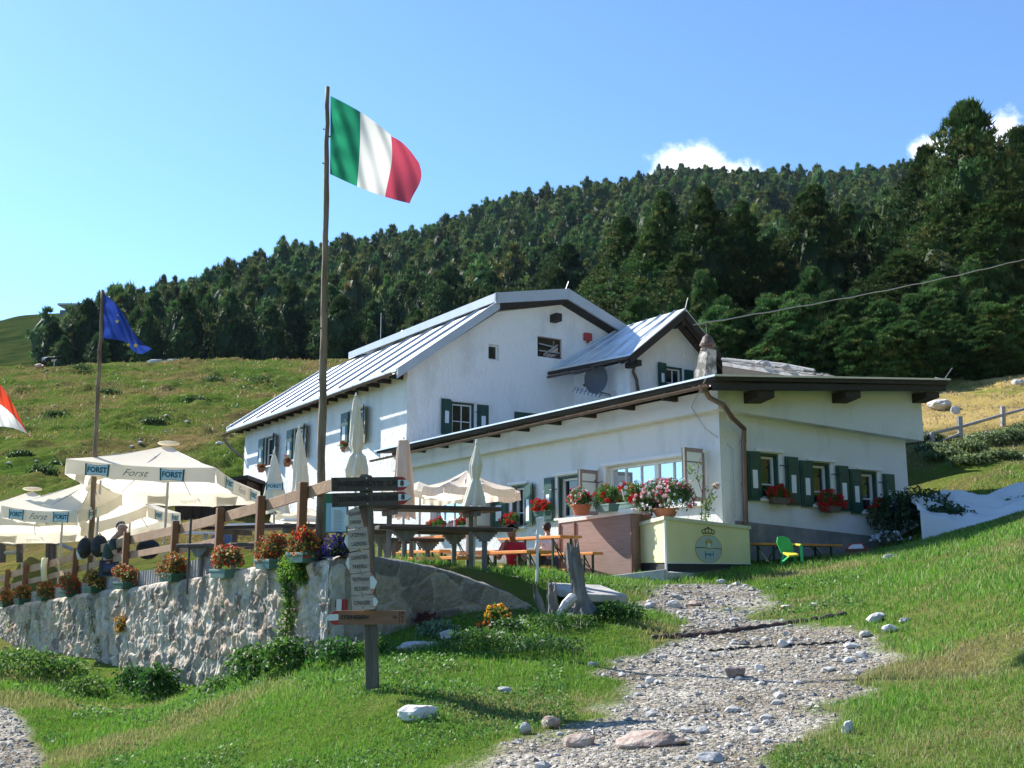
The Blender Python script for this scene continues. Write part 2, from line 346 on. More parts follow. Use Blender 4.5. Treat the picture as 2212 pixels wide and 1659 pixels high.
def gz(x, y):
    x = np.asarray(x, float); y = np.asarray(y, float)
    r = np.clip(np.hypot(x, y), .03, 1390); a = np.arctan2(x, y)
    i = np.clip(np.searchsorted(_raz, a) - 1, 0, len(_raz) - 2); j = np.clip(np.searchsorted(_rr, r) - 1, 0, len(_rr) - 2)
    u = np.clip((a - _raz[i]) / (_raz[i + 1] - _raz[i]), 0, 1); v = np.clip((r - _rr[j]) / (_rr[j + 1] - _rr[j]), 0, 1)
    return (_GZ[j, i] * (1 - u) + _GZ[j, i + 1] * u) * (1 - v) + (_GZ[j + 1, i] * (1 - u) + _GZ[j + 1, i + 1] * u) * v
def g(x, y): return float(gz(x, y))
def gp(x, y, dz=0): return Vector((x, y, g(x, y) + dz))
def hit(px, py, y0=3, y1=1200):    # where the sight line of a photo pixel meets the ground
    d = vray(px, py); Y = np.geomspace(y0, y1, 1500); X = d[0] / d[1] * Y; Z = CZ + d[2] / d[1] * Y
    k = np.argmax(gz(X, Y) > Z); return Vector((X[k], Y[k], g(X[k], Y[k])))
def poly_sd(X, Y, P):   # signed distance, inside positive
    P = np.array(P); d = np.full(X.shape, 1e9); ins = np.zeros(X.shape, bool)
    for i in range(len(P)):
        a = P[i]; b = P[(i + 1) % len(P)]; e = b - a; L = (e ** 2).sum()
        t = np.clip(((X - a[0]) * e[0] + (Y - a[1]) * e[1]) / L, 0, 1); d = np.minimum(d, np.hypot(X - a[0] - t * e[0], Y - a[1] - t * e[1]))
        c = ((a[1] > Y) != (b[1] > Y)) & (X < (b[0] - a[0]) * (Y - a[1]) / (b[1] - a[1] + 1e-12) + a[0]); ins ^= c
    return np.where(ins, d, -d)
PATHP = [hit(*p)[:2] for p in ((1345,1268),(1425,1345),(1390,1395),(1335,1440),(1315,1490),(1240,1525),(1130,1590),(1040,1625),(950,1658))] + [(.2, 4.6), (-.2, 2), (2.2, 2), (2.2, 4.6)] + [hit(*p)[:2] for p in ((1700,1658),(1765,1590),(1835,1500),(1885,1400),(1915,1345),(1800,1338),(1690,1348),(1640,1330),(1650,1300),(1605,1254))]
LEFTP = [hit(*p)[:2] for p in ((-260,1500),(-60,1512),(25,1535),(60,1575),(92,1625),(98,1658))] + [(-5.6, 7.5), (-9, 7.5), (-14, 11)]
def gravel_mask(X, Y):
    a = poly_sd(X, Y, PATHP) + .75 * fbm(X * 1.1, Y * 1.1, 21, 5) - .1; b = poly_sd(X, Y, LEFTP) + .12 * fbm(X * 2, Y * 2, 23, 3)
    m = np.clip(a / .3 + .5, 0, 1); 
    # grassy strip crossing the upper path
    return np.maximum(m, np.clip(b / .15 + .5, 0, 1))
def _terrain():
    nr, na = _GX.shape; V = np.stack([_GX, _GY, _GZ], -1).reshape(-1, 3)
    i = np.arange(nr - 1)[:, None]; j = np.arange(na - 1)[None]
    Fc = np.stack([i * na + j, i * na + j + 1, (i + 1) * na + j + 1, (i + 1) * na + j], -1).reshape(-1, 4)[:, ::-1]
    X = V[:, 0]; Y = V[:, 1]; r = np.hypot(X, Y); gm = np.zeros(len(V)); s = r < 32; gm[s] = gravel_mask(X[s], Y[s])
    forest = np.clip((r - 190) / 30, 0, 1) * np.clip((X / np.maximum(Y, 1) + .445) / .02, 0, 1)
    forest = np.maximum(forest, np.clip((r - 72) / 10, 0, 1) * np.clip((X / np.maximum(Y, 1) - .02) / .05, 0, 1))
    dry = np.clip((X / np.maximum(Y, 1) - .3) / .05, 0, 1) * np.clip((r - 35) / 5, 0, 1)
    o = np_mesh('ground', V, Fc, mat_ground(), np.stack([gm, forest, dry], -1), smooth=True)
    tag(o, 'alpine slope of short grass rising from the gravel track to the meadow', 'ground', kind='structure'); return o
def mat_ground():
    m = bpy.data.materials.new('alpine_ground'); m.use_nodes = True; nt = m.node_tree; N = nt.nodes; L = nt.links; b = N['Principled BSDF']; b.inputs['Roughness'].default_value = .95
    b.inputs['Specular IOR Level'].default_value = 0
    tc = N.new('ShaderNodeTexCoord'); at_ = N.new('ShaderNodeAttribute'); at_.attribute_name = 'Col'; sp = N.new('ShaderNodeSeparateColor'); L.new(at_.outputs[0], sp.inputs[0])
    def noise(sc, det=6, ro=.6, vec=None):
        n = N.new('ShaderNodeTexNoise'); n.inputs['Scale'].default_value = sc; n.inputs['Detail'].default_value = det; n.inputs['Roughness'].default_value = ro; L.new(vec or tc.outputs['Object'], n.inputs[0]); return n.outputs[0]
    def ramp(f, *st):
        r = N.new('ShaderNodeValToRGB'); L.new(f, r.inputs[0]); e = r.color_ramp.elements
        e[0].position, e[0].color = st[0][0], (*st[0][1], 1); e[1].position, e[1].color = st[-1][0], (*st[-1][1], 1)
        for p, c in st[1:-1]: q = e.new(p); q.color = (*c, 1)
        return r.outputs[0]
    def mix(f, a, c, t='MIX'):
        x = N.new('ShaderNodeMixRGB'); x.blend_type = t
        if isinstance(f, (int, float)): x.inputs[0].default_value = f
        else: L.new(f, x.inputs[0])
        L.new(a, x.inputs[1]); L.new(c, x.inputs[2]); return x.outputs[0]
    grass = ramp(noise(.35, 8, .7), (.3, (.05, .10, .015)), (.5, (.09, .15, .025)), (.62, (.15, .14, .05)), (.75, (.20, .15, .09)))
    # heath on the meadow: green, olive and rusty brown patches
    heath = ramp(noise(.075, 10, .72), (.34, (.05, .10, .014)), (.47, (.095, .135, .026)), (.56, (.15, .125, .045)), (.70, (.20, .135, .065)))
    tuf = ramp(noise(1.1, 6, .7), (.34, (.55, .58, .5)), (.5, (1, 1, 1)))
    heath = mix(.8, heath, tuf, 'MULTIPLY')
    d = N.new('ShaderNodeVectorMath'); d.operation = 'LENGTH'; L.new(tc.outputs['Object'], d.inputs[0])
    mr = N.new('ShaderNodeMapRange'); L.new(d.outputs['Value'], mr.inputs[0]); mr.inputs[1].default_value = 24; mr.inputs[2].default_value = 38
    col = mix(mr.outputs[0], grass, heath)
    mr2 = N.new('ShaderNodeMapRange'); L.new(d.outputs['Value'], mr2.inputs[0]); mr2.inputs[1].default_value = 190; mr2.inputs[2].default_value = 230
    farh = ramp(noise(.07, 12, .8), (.38, (.016, .032, .008)), (.52, (.04, .058, .015)), (.66, (.09, .075, .03))); col = mix(mr2.outputs[0], col, farh)
    dry = ramp(noise(.16, 9, .7), (.34, (.16, .19, .04)), (.44, (.36, .27, .09)), (.7, (.46, .33, .15)))
    col = mix(sp.outputs[2], col, dry)
    ff = ramp(noise(.3, 6), (.35, (.02, .035, .012)), (.6, (.055, .06, .025)))
    col = mix(sp.outputs[1], col, ff)
    vor = N.new('ShaderNodeTexVoronoi'); vor.inputs['Scale'].default_value = 26; L.new(tc.outputs['Object'], vor.inputs['Vector'])
    vs = N.new('ShaderNodeSeparateColor'); L.new(vor.outputs['Color'], vs.inputs[0])
    grav = ramp(vs.outputs[0], (0, (.14, .13, .11)), (.35, (.26, .24, .205)), (.8, (.37, .35, .31)), (1, (.46, .44, .40)))
    dirt = ramp(noise(.9, 7, .65), (.38, (.50, .43, .33)), (.55, (1, .98, .94)))
    grav = mix(.85, grav, dirt, 'MULTIPLY')
    col = mix(sp.outputs[0], col, grav)
    L.new(col, b.inputs['Base Color'])
    bp = N.new('ShaderNodeBump'); bp.inputs['Strength'].default_value = .8; bp.inputs['Distance'].default_value = .35; L.new(noise(1.6, 8, .7), bp.inputs['Height'])
    bp2 = N.new('ShaderNodeBump'); bp2.inputs['Strength'].default_value = .9; bp2.inputs['Distance'].default_value = .02; bp2.invert = True; L.new(vor.outputs['Distance'], bp2.inputs['Height'])
    mm = N.new('ShaderNodeMix'); mm.data_type = 'VECTOR'; L.new(sp.outputs[0], mm.inputs[0]); L.new(bp.outputs[0], mm.inputs[4]); L.new(bp2.outputs[0], mm.inputs[5]); L.new(mm.outputs[1], b.inputs['Normal'])
    return m
terrain = _terrain()

# retaining wall lines and terrace
RWC = at(712, 1300, 12.5); RWC.z = 0
WD = dirvec(-38.5)                       # left arm runs away to the left
def wallY(px):                            # depth of the left arm where photo column px crosses it
    q = (px - 1106) / F; k = q * math.cos(PT)   # small error from height ignored
    t = (RWC.x - k * RWC.y) / (k * WD.y - WD.x); return RWC.y + WD.y * t, t
WTOP = []
for px, py in ((0,1312),(100,1296),(200,1280),(300,1268),(400,1250),(470,1236),(560,1222),(640,1212),(712,1207)):
    Yw, t = wallY(px); WTOP.append((t, at(px, py, Yw).z))
WTOP.sort(); WTOP.append((22, WTOP[-1][1] - .25))
def wtop(t): return float(np.interp(t, [a for a, b in WTOP], [b for a, b in WTOP]))
# ================================================================ TREES
M['needle'] = mat('pine_needles', (1, 1, 1), None, rough=.75, attr=True, trans=.22, objrand=.35, spec=.3)
M['bark'] = mat('bark', (.09, .065, .05), (.17, .13, .10), 6, .95, .8, 14)
def _tuft(n=6, w=.2, seed=0, el0=.15):
    r = np.random.default_rng(seed); V = []; Fc = []
    for k in range(n):
        a = 2 * PI * k / n + r.uniform(-.4, .4); el = r.uniform(el0, 1.4); d = np.array([math.cos(a) * math.cos(el), math.sin(a) * math.cos(el), math.sin(el)])
        s = np.cross(d, [0, 0, 1.]); s = s / (np.linalg.norm(s) + 1e-6) * w; b = d * .05
        V += [b - s, b + s, d + s * .25, ]; Fc.append([3 * k, 3 * k + 1, 3 * k + 2])
    return np.array(V), np.array(Fc)
def pine_mesh(h, R, nb, per, ts, seed, prof='round', base=.05, brown=.35, tone=.82, cs=.62, core=True, core_only=False):
    r = np.random.default_rng(seed); P = []; S = []; C = []
    def rad(u):
        if prof == 'round': return R * (np.sin(PI * np.clip(u * .93 + .1, 0, 1)) ** .62) * (1 - .35 * u)
        if prof == 'cone': return R * np.minimum(1, (1.03 - u) * 2.1) ** .75 * np.minimum(1, (u + .06) * 6) * (.82 + .18 * np.sin(u * 9 + seed))
        if prof == 'col': return R * np.minimum(1, (1.02 - u) * 3.2) ** .7 * (.8 + .2 * np.sin(u * 3))
        return R * (1.03 - u) ** .75 * np.minimum(1, (u + .03) * 9)
    lean = r.uniform(-.04, .04, 2)
    lob = r.uniform(0, 6.28, 5)
    for i in range(nb):
        u = base + (1 - base) * np.clip((i + r.uniform(-6, 7)) / nb, 0, 1) ** .95; a = i * 2.399 + r.uniform(-.5, .5)
        L = rad(u) * (1 + .22 * math.sin(a * 2 + lob[0] + u * 7) + .16 * math.sin(a * 3 + lob[1] - u * 12)) * r.uniform(.72, 1.12)
        if r.random() < .12: L *= 1.22
        for q in (1., .66, .36):
            if q < 1 and r.random() < .25: continue
            cx = math.cos(a) * L * q + lean[0] * u * h; cy = math.sin(a) * L * q + lean[1] * u * h; cz = u * h + (.10 * L * q) - .25 * R * q * .3
            cr = (.20 + .10 * r.random()) * R * (1 - .35 * u) * (.7 + .5 * q); nt = max(3, int(per * (1 if q > .9 else .6)))
            d = r.normal(size=(nt, 3)); d /= np.linalg.norm(d, axis=1)[:, None]; d[:, 2] = np.abs(d[:, 2]) * .85 - .18
            P.append(np.array([cx, cy, cz]) + d * cr * [.95, .95, 1.45]); S.append(ts * r.uniform(.7, 1.3, nt))
            br = np.clip(r.normal(brown * (1.25 - u), .28), 0, 1); gcol = np.array([.052, .118, .034]) * (1 - br) + np.array([.17, .155, .05]) * br
            gcol = gcol * tone * r.uniform(.6, 1.45); C.append(np.repeat(gcol[None], nt, 0) * r.uniform(.85, 1.15, (nt, 1)))
    P = np.concatenate(P); S = np.concatenate(S); C = np.concatenate(C); P[:, 2] = np.clip(P[:, 2], .02 * h, h * 1.01)
    if core_only: return P, S, C
    bv, bf = _tuft(6, .16, seed, .75 if seed in (111, 112) else .35); V, Fc = replicate(bv, bf, P, S, r.uniform(0, 6.28, len(P)), np.stack([np.ones(len(P)), np.ones(len(P)), r.uniform(.7, 1.4, len(P))], -1))
    cc = np.repeat(C, len(bv), 0)
    if core:
        cv, cf = ICO[3]; cv = np.array(cv); u = np.clip(cv[:, 2] * .5 + .5, 0, 1); uu = base + u * (.93 - base)
        rr = rad(uu) * cs * (1 + .28 * np.sin(cv[:, 0] * 7 + seed) * np.sin(cv[:, 1] * 6 + u * 9))
        hl = np.hypot(cv[:, 0], cv[:, 1]) + 1e-6; cap = np.minimum(1, hl * 3)
        X = np.stack([cv[:, 0] / hl * rr * cap + lean[0] * uu * h, cv[:, 1] / hl * rr * cap + lean[1] * uu * h, uu * h], -1)
        Fc = np.concatenate([Fc, np.array(cf) + len(V)]); V = np.concatenate([V, X]); cc = np.concatenate([cc, np.repeat([[.028, .055, .018]], len(X), 0)])
    return V, Fc, cc
def make_pine(name, h, R, nb, per, ts, seed, **k):
    root = thing(name, None, None, (0, 0, 0))
    V, Fc, cc = pine_mesh(h, R, nb, per, ts, seed, **k)
    cr = np_mesh('crown', V, Fc, M['needle'], cc, root)
    m = MB(); rr = random.Random(seed)
    m.tube([(0, 0, -1), (0, 0, h * .3), (rr.uniform(-.1, .1), 0, h * .65), (0, 0, h * .93)], [h * .028, h * .022, h * .012, .03], 7)
    for i in range(14):
        u = rr.uniform(.06, .8); a = rr.uniform(0, 6.28); L = R * rr.uniform(.5, .8) * (1 - u * .5)
        m.tube([(0, 0, u * h), (math.cos(a) * L * .5, math.sin(a) * L * .5, u * h + L * .05), (math.cos(a) * L, math.sin(a) * L, u * h + L * .25)], [h * .008, h * .006, .02], 5)
    m.build('trunk', M['bark'], root, smooth=True); return root
def place(root, x, y, rz, sc, label, cat, group=None, sink=.3, first=False, sq=(1, 1, 1)):
    c = root if first else copy_tree(root)
    c.location = (x, y, g(x, y) - sink); c.rotation_euler = (0, 0, rz); c.scale = (sc * sq[0], sc * sq[1], sc * sq[2]); tag(c, label, cat, group); return c
_big = [make_pine('stone_pine', 18, 4.0, 190, 15, .42, 101, prof='round'), make_pine('stone_pine', 18, 3.2, 180, 15, .40, 102, prof='round', brown=.2),
        make_pine('stone_pine', 18, 3.6, 190, 15, .42, 103, prof='cone', brown=.45)]
_small = [make_pine('young_pine', 8, 1.15, 150, 15, .36, 111, prof='col', brown=-.2, tone=1.15), make_pine('young_pine', 8, 1.3, 150, 15, .36, 112, prof='cone', brown=-.1, tone=1.1)]
_used = set()
def tree_at(kind, px, ytop, Y, wid, label, group=None):
    top = at(px, ytop, Y); h = top.z - g(top.x, Y) + .3; src = (_big if kind[0] == 'b' else _small)[int(kind[1])]; h0 = 18 if kind[0] == 'b' else 8
    f = src.name not in _used; _used.add(src.name); s = h / h0; w = wid / s
    return place(src, top.x, Y, random.uniform(0, 6.28), s, label, 'tree', group, first=f, sq=(w, w, 1))
GN = 'old stone pines behind the lodge'
for k, px, yt, Y, w, lab in [
    ('b0', 2100, 226, 70, 1.25, 'tallest stone pine, broad and bushy, rising above the ridge at the right'),
    ('b1', 2008, 330, 76, 1.1, 'tall stone pine just left of the tallest one at the right'),
    ('b2', 2215, 285, 78, 1.15, 'tall stone pine cut by the right edge of the photo'),
    ('b1', 1530, 414, 84, .95, 'narrow round topped stone pine with browner left side above the small gable roof'),
    ('b0', 1445, 424, 92, .9, 'stone pine with open pointed top, left of the narrow round topped one'),
    ('b1', 1596, 446, 90, .9, 'stone pine close at the right of the narrow round topped one'),
    ('b2', 1752, 418, 86, 1.1, 'broad stone pine standing alone in the middle of the row behind the annex'),
    ('b1', 1818, 450, 92, .95, 'stone pine half hidden at the right of the broad middle one'),
    ('b0', 1868, 470, 95, .9, 'dark stone pine between the broad middle one and the tall group at right'),
    ('b0', 1357, 474, 96, .95, 'leftmost dark stone pine of the near row, above the main roof ridge'),
    ('b1', 1418, 486, 88, .95, 'rounded stone pine second from the left in the near row'),
    ('b0', 1300, 560, 99, .85, 'low dark stone pine at the left end of the near row'),
    ('b1', 1925, 500, 84, .95, 'stone pine left of the tall right group, in its shade'),
    ('b2', 1675, 520, 88, .85, 'lower stone pine filling the gap left of the broad middle one'),
    ('b0', 2050, 430, 68, 1.15, 'brownish lower stone pine in front of the tallest one'),
    ('b1', 2160, 430, 66, 1.1, 'bushy lower stone pine right of the tallest one'),
    ('b0', 1960, 560, 66, .9, 'brownish stone pine low in front of the tall right group'),
    ('b2', 1480, 560, 80, .8, 'dark lower stone pine above the small gable roof')]:
    tree_at(k, px, yt, Y, w, lab, GN)
GY = 'young pines at the foot of the forest'
for i, (px, yt, Y, w) in enumerate([(1377,650,70,1.),(1514,602,72,1.),(1570,652,66,1.),(1675,646,66,1.2),(1764,590,68,1.1),(1796,644,62,1.),(1826,660,61,.9),(1740,728,57,.9),(1636,752,58,.9),(1877,700,58,1.),(1920,716,56,.95),
    (2012,660,58,1.2),(2028,602,62,1.),(2096,580,63,1.),(2160,582,62,.8),(2155,662,56,1.2),(2212,650,58,1.1),(1562,712,60,1.),(1705,690,62,1.2),(1960,650,62,1.),(1430,690,74,1.1),(1610,690,63,1.1),(2075,680,60,1.),(1855,640,66,1.1),(1720,640,70,1.2),(1940,610,68,1.1),(1985,640,66,1.2),(1460,640,78,1.1),(1545,668,63,1.),(1590,676,61,1.),(1655,672,61,1.),(1685,720,57,.9),(1715,665,60,1.),(1755,655,60,1.),(1780,700,56,.9),(1810,690,57,.9),(1845,715,55,.9),(1895,735,54,.8),(1905,660,60,1.),(1945,690,57,1.),(1978,700,56,.9),(2048,690,57,1.),(2066,640,61,1.),(2120,640,60,1.),(2135,705,55,.9),(2185,690,56,1.),(2200,620,62,1.),(1395,690,70,1.),(1490,680,66,1.)]):
    tree_at('s%d' % (i % 2), px, yt, Y, w * 1.1, 'young dark green pine in the thicket between the annex roof and the tall pines', GY)
# forest on the slope
_mid = []
for sd, pf in ((201, 'round'), (202, 'round'), (203, 'round'), (204, 'cone')):
    V, Fc, cc = pine_mesh(11, 3.3, 90, 8, .66, sd, prof=pf, brown=.12, cs=.78)
    o = np_mesh('stone_pine', V, Fc, M['needle'], cc); _mid.append(o)
pts = []
sp_ = 7.4
gx = np.arange(-330, 420, sp_); gy = np.arange(80, 720, sp_)
X, Y = np.meshgrid(gx, gy); X = (X + RN.uniform(-.45, .45, X.shape) * sp_).ravel(); Y = (Y + RN.uniform(-.45, .45, Y.shape) * sp_).ravel()
r = np.hypot(X, Y); q = X / Y
ridge = np.interp(q, [-.45, -.36, -.26, -.1, .06, .2, .5], [450, 440, 470, 540, 620, 670, 720])
front = np.interp(q, [-.45, -.4, -.2, -.02, .05, .12, .5], [186, 180, 172, 168, 150, 104, 84])
ok = (q > -.442 + .01 * RN.normal(size=q.shape)) & (q < .56) & (r < ridge) & (r > front)
_lim = vray(150, 690)[2] / vray(150, 690)[1]; ok &= ~((q < (188 - 1106) / F) & ((gz(X, Y) + 9 - CZ) / Y > _lim))
X, Y, r = X[ok], Y[ok], r[ok]; o_ = np.argsort(r); X, Y, r = X[o_], Y[o_], r[o_]
Zt = gz(X, Y); dens = fbm(X * .03, Y * .03, 40, 3); keep = ~((dens > .42) & (RN.random(len(X)) < .5)); X, Y, r, Zt = X[keep], Y[keep], r[keep], Zt[keep]
NI = 250
def _hh(n, rr_): return np.clip(RN.normal(.86, .20, n), .4, 1.35) * np.interp(rr_, [80, 200, 700], [1.05, 1.0, .95])
H = _hh(len(X), r)
for i in range(NI):
    b = _mid[i % 4]; o = b if i < 4 else b.copy()
    if i >= 4: COL.objects.link(o)
    o.location = (X[i], Y[i], Zt[i] - .4); o.rotation_euler = (0, 0, RN.uniform(0, 6.28)); w = H[i] * RN.uniform(.85, 1.2); o.scale = (w, w, H[i] * 1.05)
    tag(o, 'dark stone pine on the front edge of the forest covering the slope', 'tree', 'stone pines along the front edge of the forest')
allV = []; allF = []; allC = []; nv = 0
idx = np.arange(NI, len(X))
for vi in range(5):
    sel = idx[idx % 5 == vi]; pr = ['round', 'cone', 'round', 'round', 'round'][vi]
    V, Fc, cc = pine_mesh(11, 3.5, 30, 4, 1.25, 300 + vi, prof=pr, brown=.08, tone=.9, cs=.84, core=True)
    # core of the far trees: coarser
    VV, FF = replicate(V, Fc, np.stack([X[sel], Y[sel], Zt[sel] - .4], -1), H[sel], RN.uniform(0, 6.28, len(sel)), np.stack([np.ones(len(sel))] * 2 + [RN.uniform(.95, 1.2, len(sel))], -1))
    C = np.tile(cc, (len(sel), 1)) * np.repeat(np.clip(RN.normal(1, .3, (len(sel), 1)), .5, 1.9) * np.stack([RN.uniform(.8, 1.5, len(sel)), np.ones(len(sel)), RN.uniform(.7, 1.2, len(sel))], -1), len(V), 0)
    allV.append(VV); allF.append(FF + nv); allC.append(C); nv += len(VV)
fo = np_mesh('forest', np.concatenate(allV), np.concatenate(allF), M['needle'], np.concatenate(allC))
tag(fo, 'dense dark forest of stone pines covering the mountain slope behind the lodge', 'forest', kind='stuff')
print('forest trees', len(X), 'faces', sum(len(f) for f in allF))
# ================================================================ BUILDINGS
def PS(s0): return lambda a, z, o=0: T(a, s0 - o, z)      # front-facing wall, o = metres out of the wall
def PT_(t0): return lambda a, z, o=0: T(t0 - o, a, z)     # side-facing wall
def pbox(m, P, a0, a1, z0, z1, o0, o1, k=0):
    m.hexa([P(a0, z0, o0), P(a1, z0, o0), P(a1, z0, o1), P(a0, z0, o1), P(a0, z1, o0), P(a1, z1, o0), P(a1, z1, o1), P(a0, z1, o1)], k)
def wall(m, P, outline, holes, rev=.2, k=0, kr=0):
    loops = [[Vector((a, z, 0)) for a, z in outline]] + [[Vector(q) for q in ((h[0], h[2], 0), (h[1], h[2], 0), (h[1], h[3], 0), (h[0], h[3], 0))] for h in holes]
    flat = [v for l in loops for v in l]; tr = tessellate_polygon(loops)
    m.add([P(v.x, v.y) for v in flat], [tuple(t) for t in tr], k)
    for h in holes:
        a0, a1, z0, z1 = h[:4]
        for q in (((a0, z0), (a1, z0)), ((a1, z0), (a1, z1)), ((a1, z1), (a0, z1)), ((a0, z1), (a0, z0))):
            m.add([P(*q[0]), P(*q[1]), P(*q[1], -rev), P(*q[0], -rev)], [(0, 1, 2, 3)], kr)
def shutter(par, P, h, sg, w, z0, z1, ang=0, white=(.25, .62), inner=False, off=.03):
    # hinged board: h hinge position, sg +1/-1 the side it folds to, ang away from the wall
    ca, sa = math.cos(math.radians(ang)), math.sin(math.radians(ang))
    def Q(u, z, d): return P(h + sg * (u * ca - d * sa), z, off + u * sa + d * ca)
    m = MB()
    def qb(u0, u1, za, zb, d0, d1, k=0): m.hexa([Q(u0, za, d0), Q(u1, za, d0), Q(u1, za, d1), Q(u0, za, d1), Q(u0, zb, d0), Q(u1, zb, d0), Q(u1, zb, d1), Q(u0, zb, d1)], k)
    qb(0, w, z0, z1, 0, .035, 2 if inner else 0)
    H = z1 - z0
    if inner:
        qb(.0, .07, z0, z1, .035, .05, 2); qb(w - .07, w, z0, z1, .035, .05, 2); qb(.07, w - .07, z1 - .09, z1, .035, .05, 2); qb(.07, w - .07, z0, z0 + .09, .035, .05, 2)
        qb(.07, w - .07, z0 + .09, z0 + H * .72, .036, .042, 1); qb(.07, w - .07, z0 + H * .75, z1 - .09, .036, .042, 1); qb(0, w, z0, z1, -.035, -.001, 0)
        for s_ in (-1,): pass
    else:
        qb(.05, w - .05, z0 + .06, z1 - .06, .035, .05, 0)
        qb(w * .34, w * .70, z0 + H * white[0], z0 + H * white[1], .05, .058, 1)
    o = m.build('shutter', [M['shutter'], M['shutterw'], M['shutterframe']], par)
    return o
M['shutterframe'] = mat('shutter_frame_grey', (.26, .20, .19), (.31, .24, .23), 6, .6)
def window(house, P, a0, a1, z0, z1, cols=2, rows=(.42,), dep=.16, glass='glass', sash=1, tilt=0, lintel=True, green=True, sill=True, fw=.055, mat_f='winframe', mull=.03):
    m = MB(); o0, o1 = -dep - .02, -dep + .045
    if green:   # green outer frame seen in the reveal
        pbox(m, P, a0, a0 + .05, z0, z1, -.10, -.02, 1); pbox(m, P, a1 - .05, a1, z0, z1, -.10, -.02, 1); pbox(m, P, a0 + .05, a1 - .05, z1 - .05, z1, -.10, -.02, 1)
        b0, b1, y1 = a0 + .06, a1 - .06, z1 - .06
    else: b0, b1, y1 = a0 + .003, a1 - .003, z1 - .003
    y0 = z0 + .003
    def sashes(b0, b1, cols):
        pbox(m, P, b0, b0 + fw, y0, y1, o0, o1); pbox(m, P, b1 - fw, b1, y0, y1, o0, o1); pbox(m, P, b0 + fw, b1 - fw, y1 - fw, y1, o0, o1); pbox(m, P, b0 + fw, b1 - fw, y0, y0 + fw, o0, o1)
        for c in range(1, cols):
            x = b0 + (b1 - b0) * c / cols; pbox(m, P, x - mull / 2, x + mull / 2, y0 + fw, y1 - fw, o0 + .01, o1 - .01)
        for rr in rows:
            z = y0 + (y1 - y0) * rr; pbox(m, P, b0 + fw, b1 - fw, z - mull / 2, z + mull / 2, o0 + .012, o1 - .012)
    for i in range(sash): sashes(b0 + (b1 - b0) * i / sash + (.004 if i else 0), b0 + (b1 - b0) * (i + 1) / sash, cols)
    f = m.build('window', [M[mat_f], M['shutter']], house)
    p = MB(); p.add([P(a0, z0, -dep), P(a1, z0, -dep), P(a1, z1, -dep), P(a0, z1, -dep)], [(0, 1, 2, 3)]); p.build('pane', M[glass], f)
    if lintel:
        l = MB(); pbox(l, P, a0 - .13, a1 + .13, z1 + .02, z1 + .09, .001, .07); pbox(l, P, a0 - .1, a0 - .002, z0, z1 + .02, .001, .012); pbox(l, P, a1 + .002, a1 + .1, z0, z1 + .02, .001, .012); l.build('lintel', M['reveal'], f)
    if sill:
        l = MB(); pbox(l, P, a0 - .06, a1 + .06, z0 - .06, z0 - .003, -.1, .09); l.build('sill', M['reveal'], f)
    return f
def hook(par, P, a, z, sg):   # iron shutter stay
    m = MB(); m.tube([P(a, z, .02), P(a, z, .08), P(a + sg * .06, z - .02, .13), P(a + sg * .16, z - .01, .13), P(a + sg * .19, z + .05, .12)], .012, 5); m.build('shutter_stay', M['iron'], par)

# ---------------------------------------------------------------- annex
annex = thing('lodge_annex', 'low white annex with dark edged roof and three shuttered windows on its shaded side', 'building', T(7, 3, 1.5))
FP = PS(0); SP = PT_(0)
hb = lambda f, x, y: f(x, y)
# front openings (t0,t1,z0,z1)
tS = lambda p, s=0: onS(*p, s)[0]
big = (.52, 3.95, 3.05, 4.10)
w2 = (tS(c5(768, 330)), tS(c5(445, 380)), 2.95, 4.02)
w1 = (tS(c5(185, 460)), tS(c5(70, 480)), 2.80, 3.93)
w0 = (tS(c4(1355, 900)), tS(c4(730, 760)), 2.80, 3.78)
L_ = 15.25
m = MB()
wall(m, FP, [(0, 1.0), (L_, 1.0), (L_, 5.2), (0, 5.2)], [big, w2, w1, w0], .25)
sw = [(1.13, 1.74, 3.16, 4.15), (2.76, 3.40, 3.08, 4.04), (4.40, 5.03, 2.98, 3.93)]
wall(m, SP, [(0, 1.0), (6.17, 1.0), (6.17, 5.6), (0, 5.2)], sw, .25)
m.add([T(L_, 0, 1), T(L_, 6.17, 1), T(L_, 6.17, 5.6), T(L_, 0, 5.2)], [(0, 1, 2, 3)]); m.add([T(0, 6.17, 1), T(L_, 6.17, 1), T(L_, 6.17, 5.6), T(0, 6.17, 5.6)], [(0, 1, 2, 3)])
# projecting upper band
def zt(s): return 5.36 + (s + .85) * .0885 - .02
q = .25
m.hexa([T(-q, -q, 4.97), T(-q, 6.55, 4.74), T(L_ + .1, 6.55, 4.74), T(L_ + .1, -q, 4.90), T(-q, -q, zt(-q)), T(-q, 6.55, zt(6.55)), T(L_ + .1, 6.55, zt(6.55)), T(L_ + .1, -q, zt(-q))])
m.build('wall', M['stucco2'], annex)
m = MB(); m.hexa([T(-.03, .35, 1.0), T(-.03, 6.2, 1.0), T(.2, 6.2, 1), T(.2, .35, 1), T(-.03, .35, 2.66), T(-.03, 6.2, 2.33), T(.2, 6.2, 2.33), T(.2, .35, 2.66)])
m.tb(.36, L_, -.03, .2, 1.0, 2.2); m.build('plinth', M['cement'], annex)
m = MB()   # roof slab
R0, R1 = -.85, 7.0
def rz(s): return 5.56 + (s + .85) * .0885
m.hexa([T(-.8, R0, rz(R0) - .04), T(-.8, R1, rz(R1) - .04), T(15.4, R1, rz(R1) - .04), T(15.4, R0, rz(R0) - .04), T(-.8, R0, rz(R0)), T(-.8, R1, rz(R1)), T(15.4, R1, rz(R1)), T(15.4, R0, rz(R0))], 0)
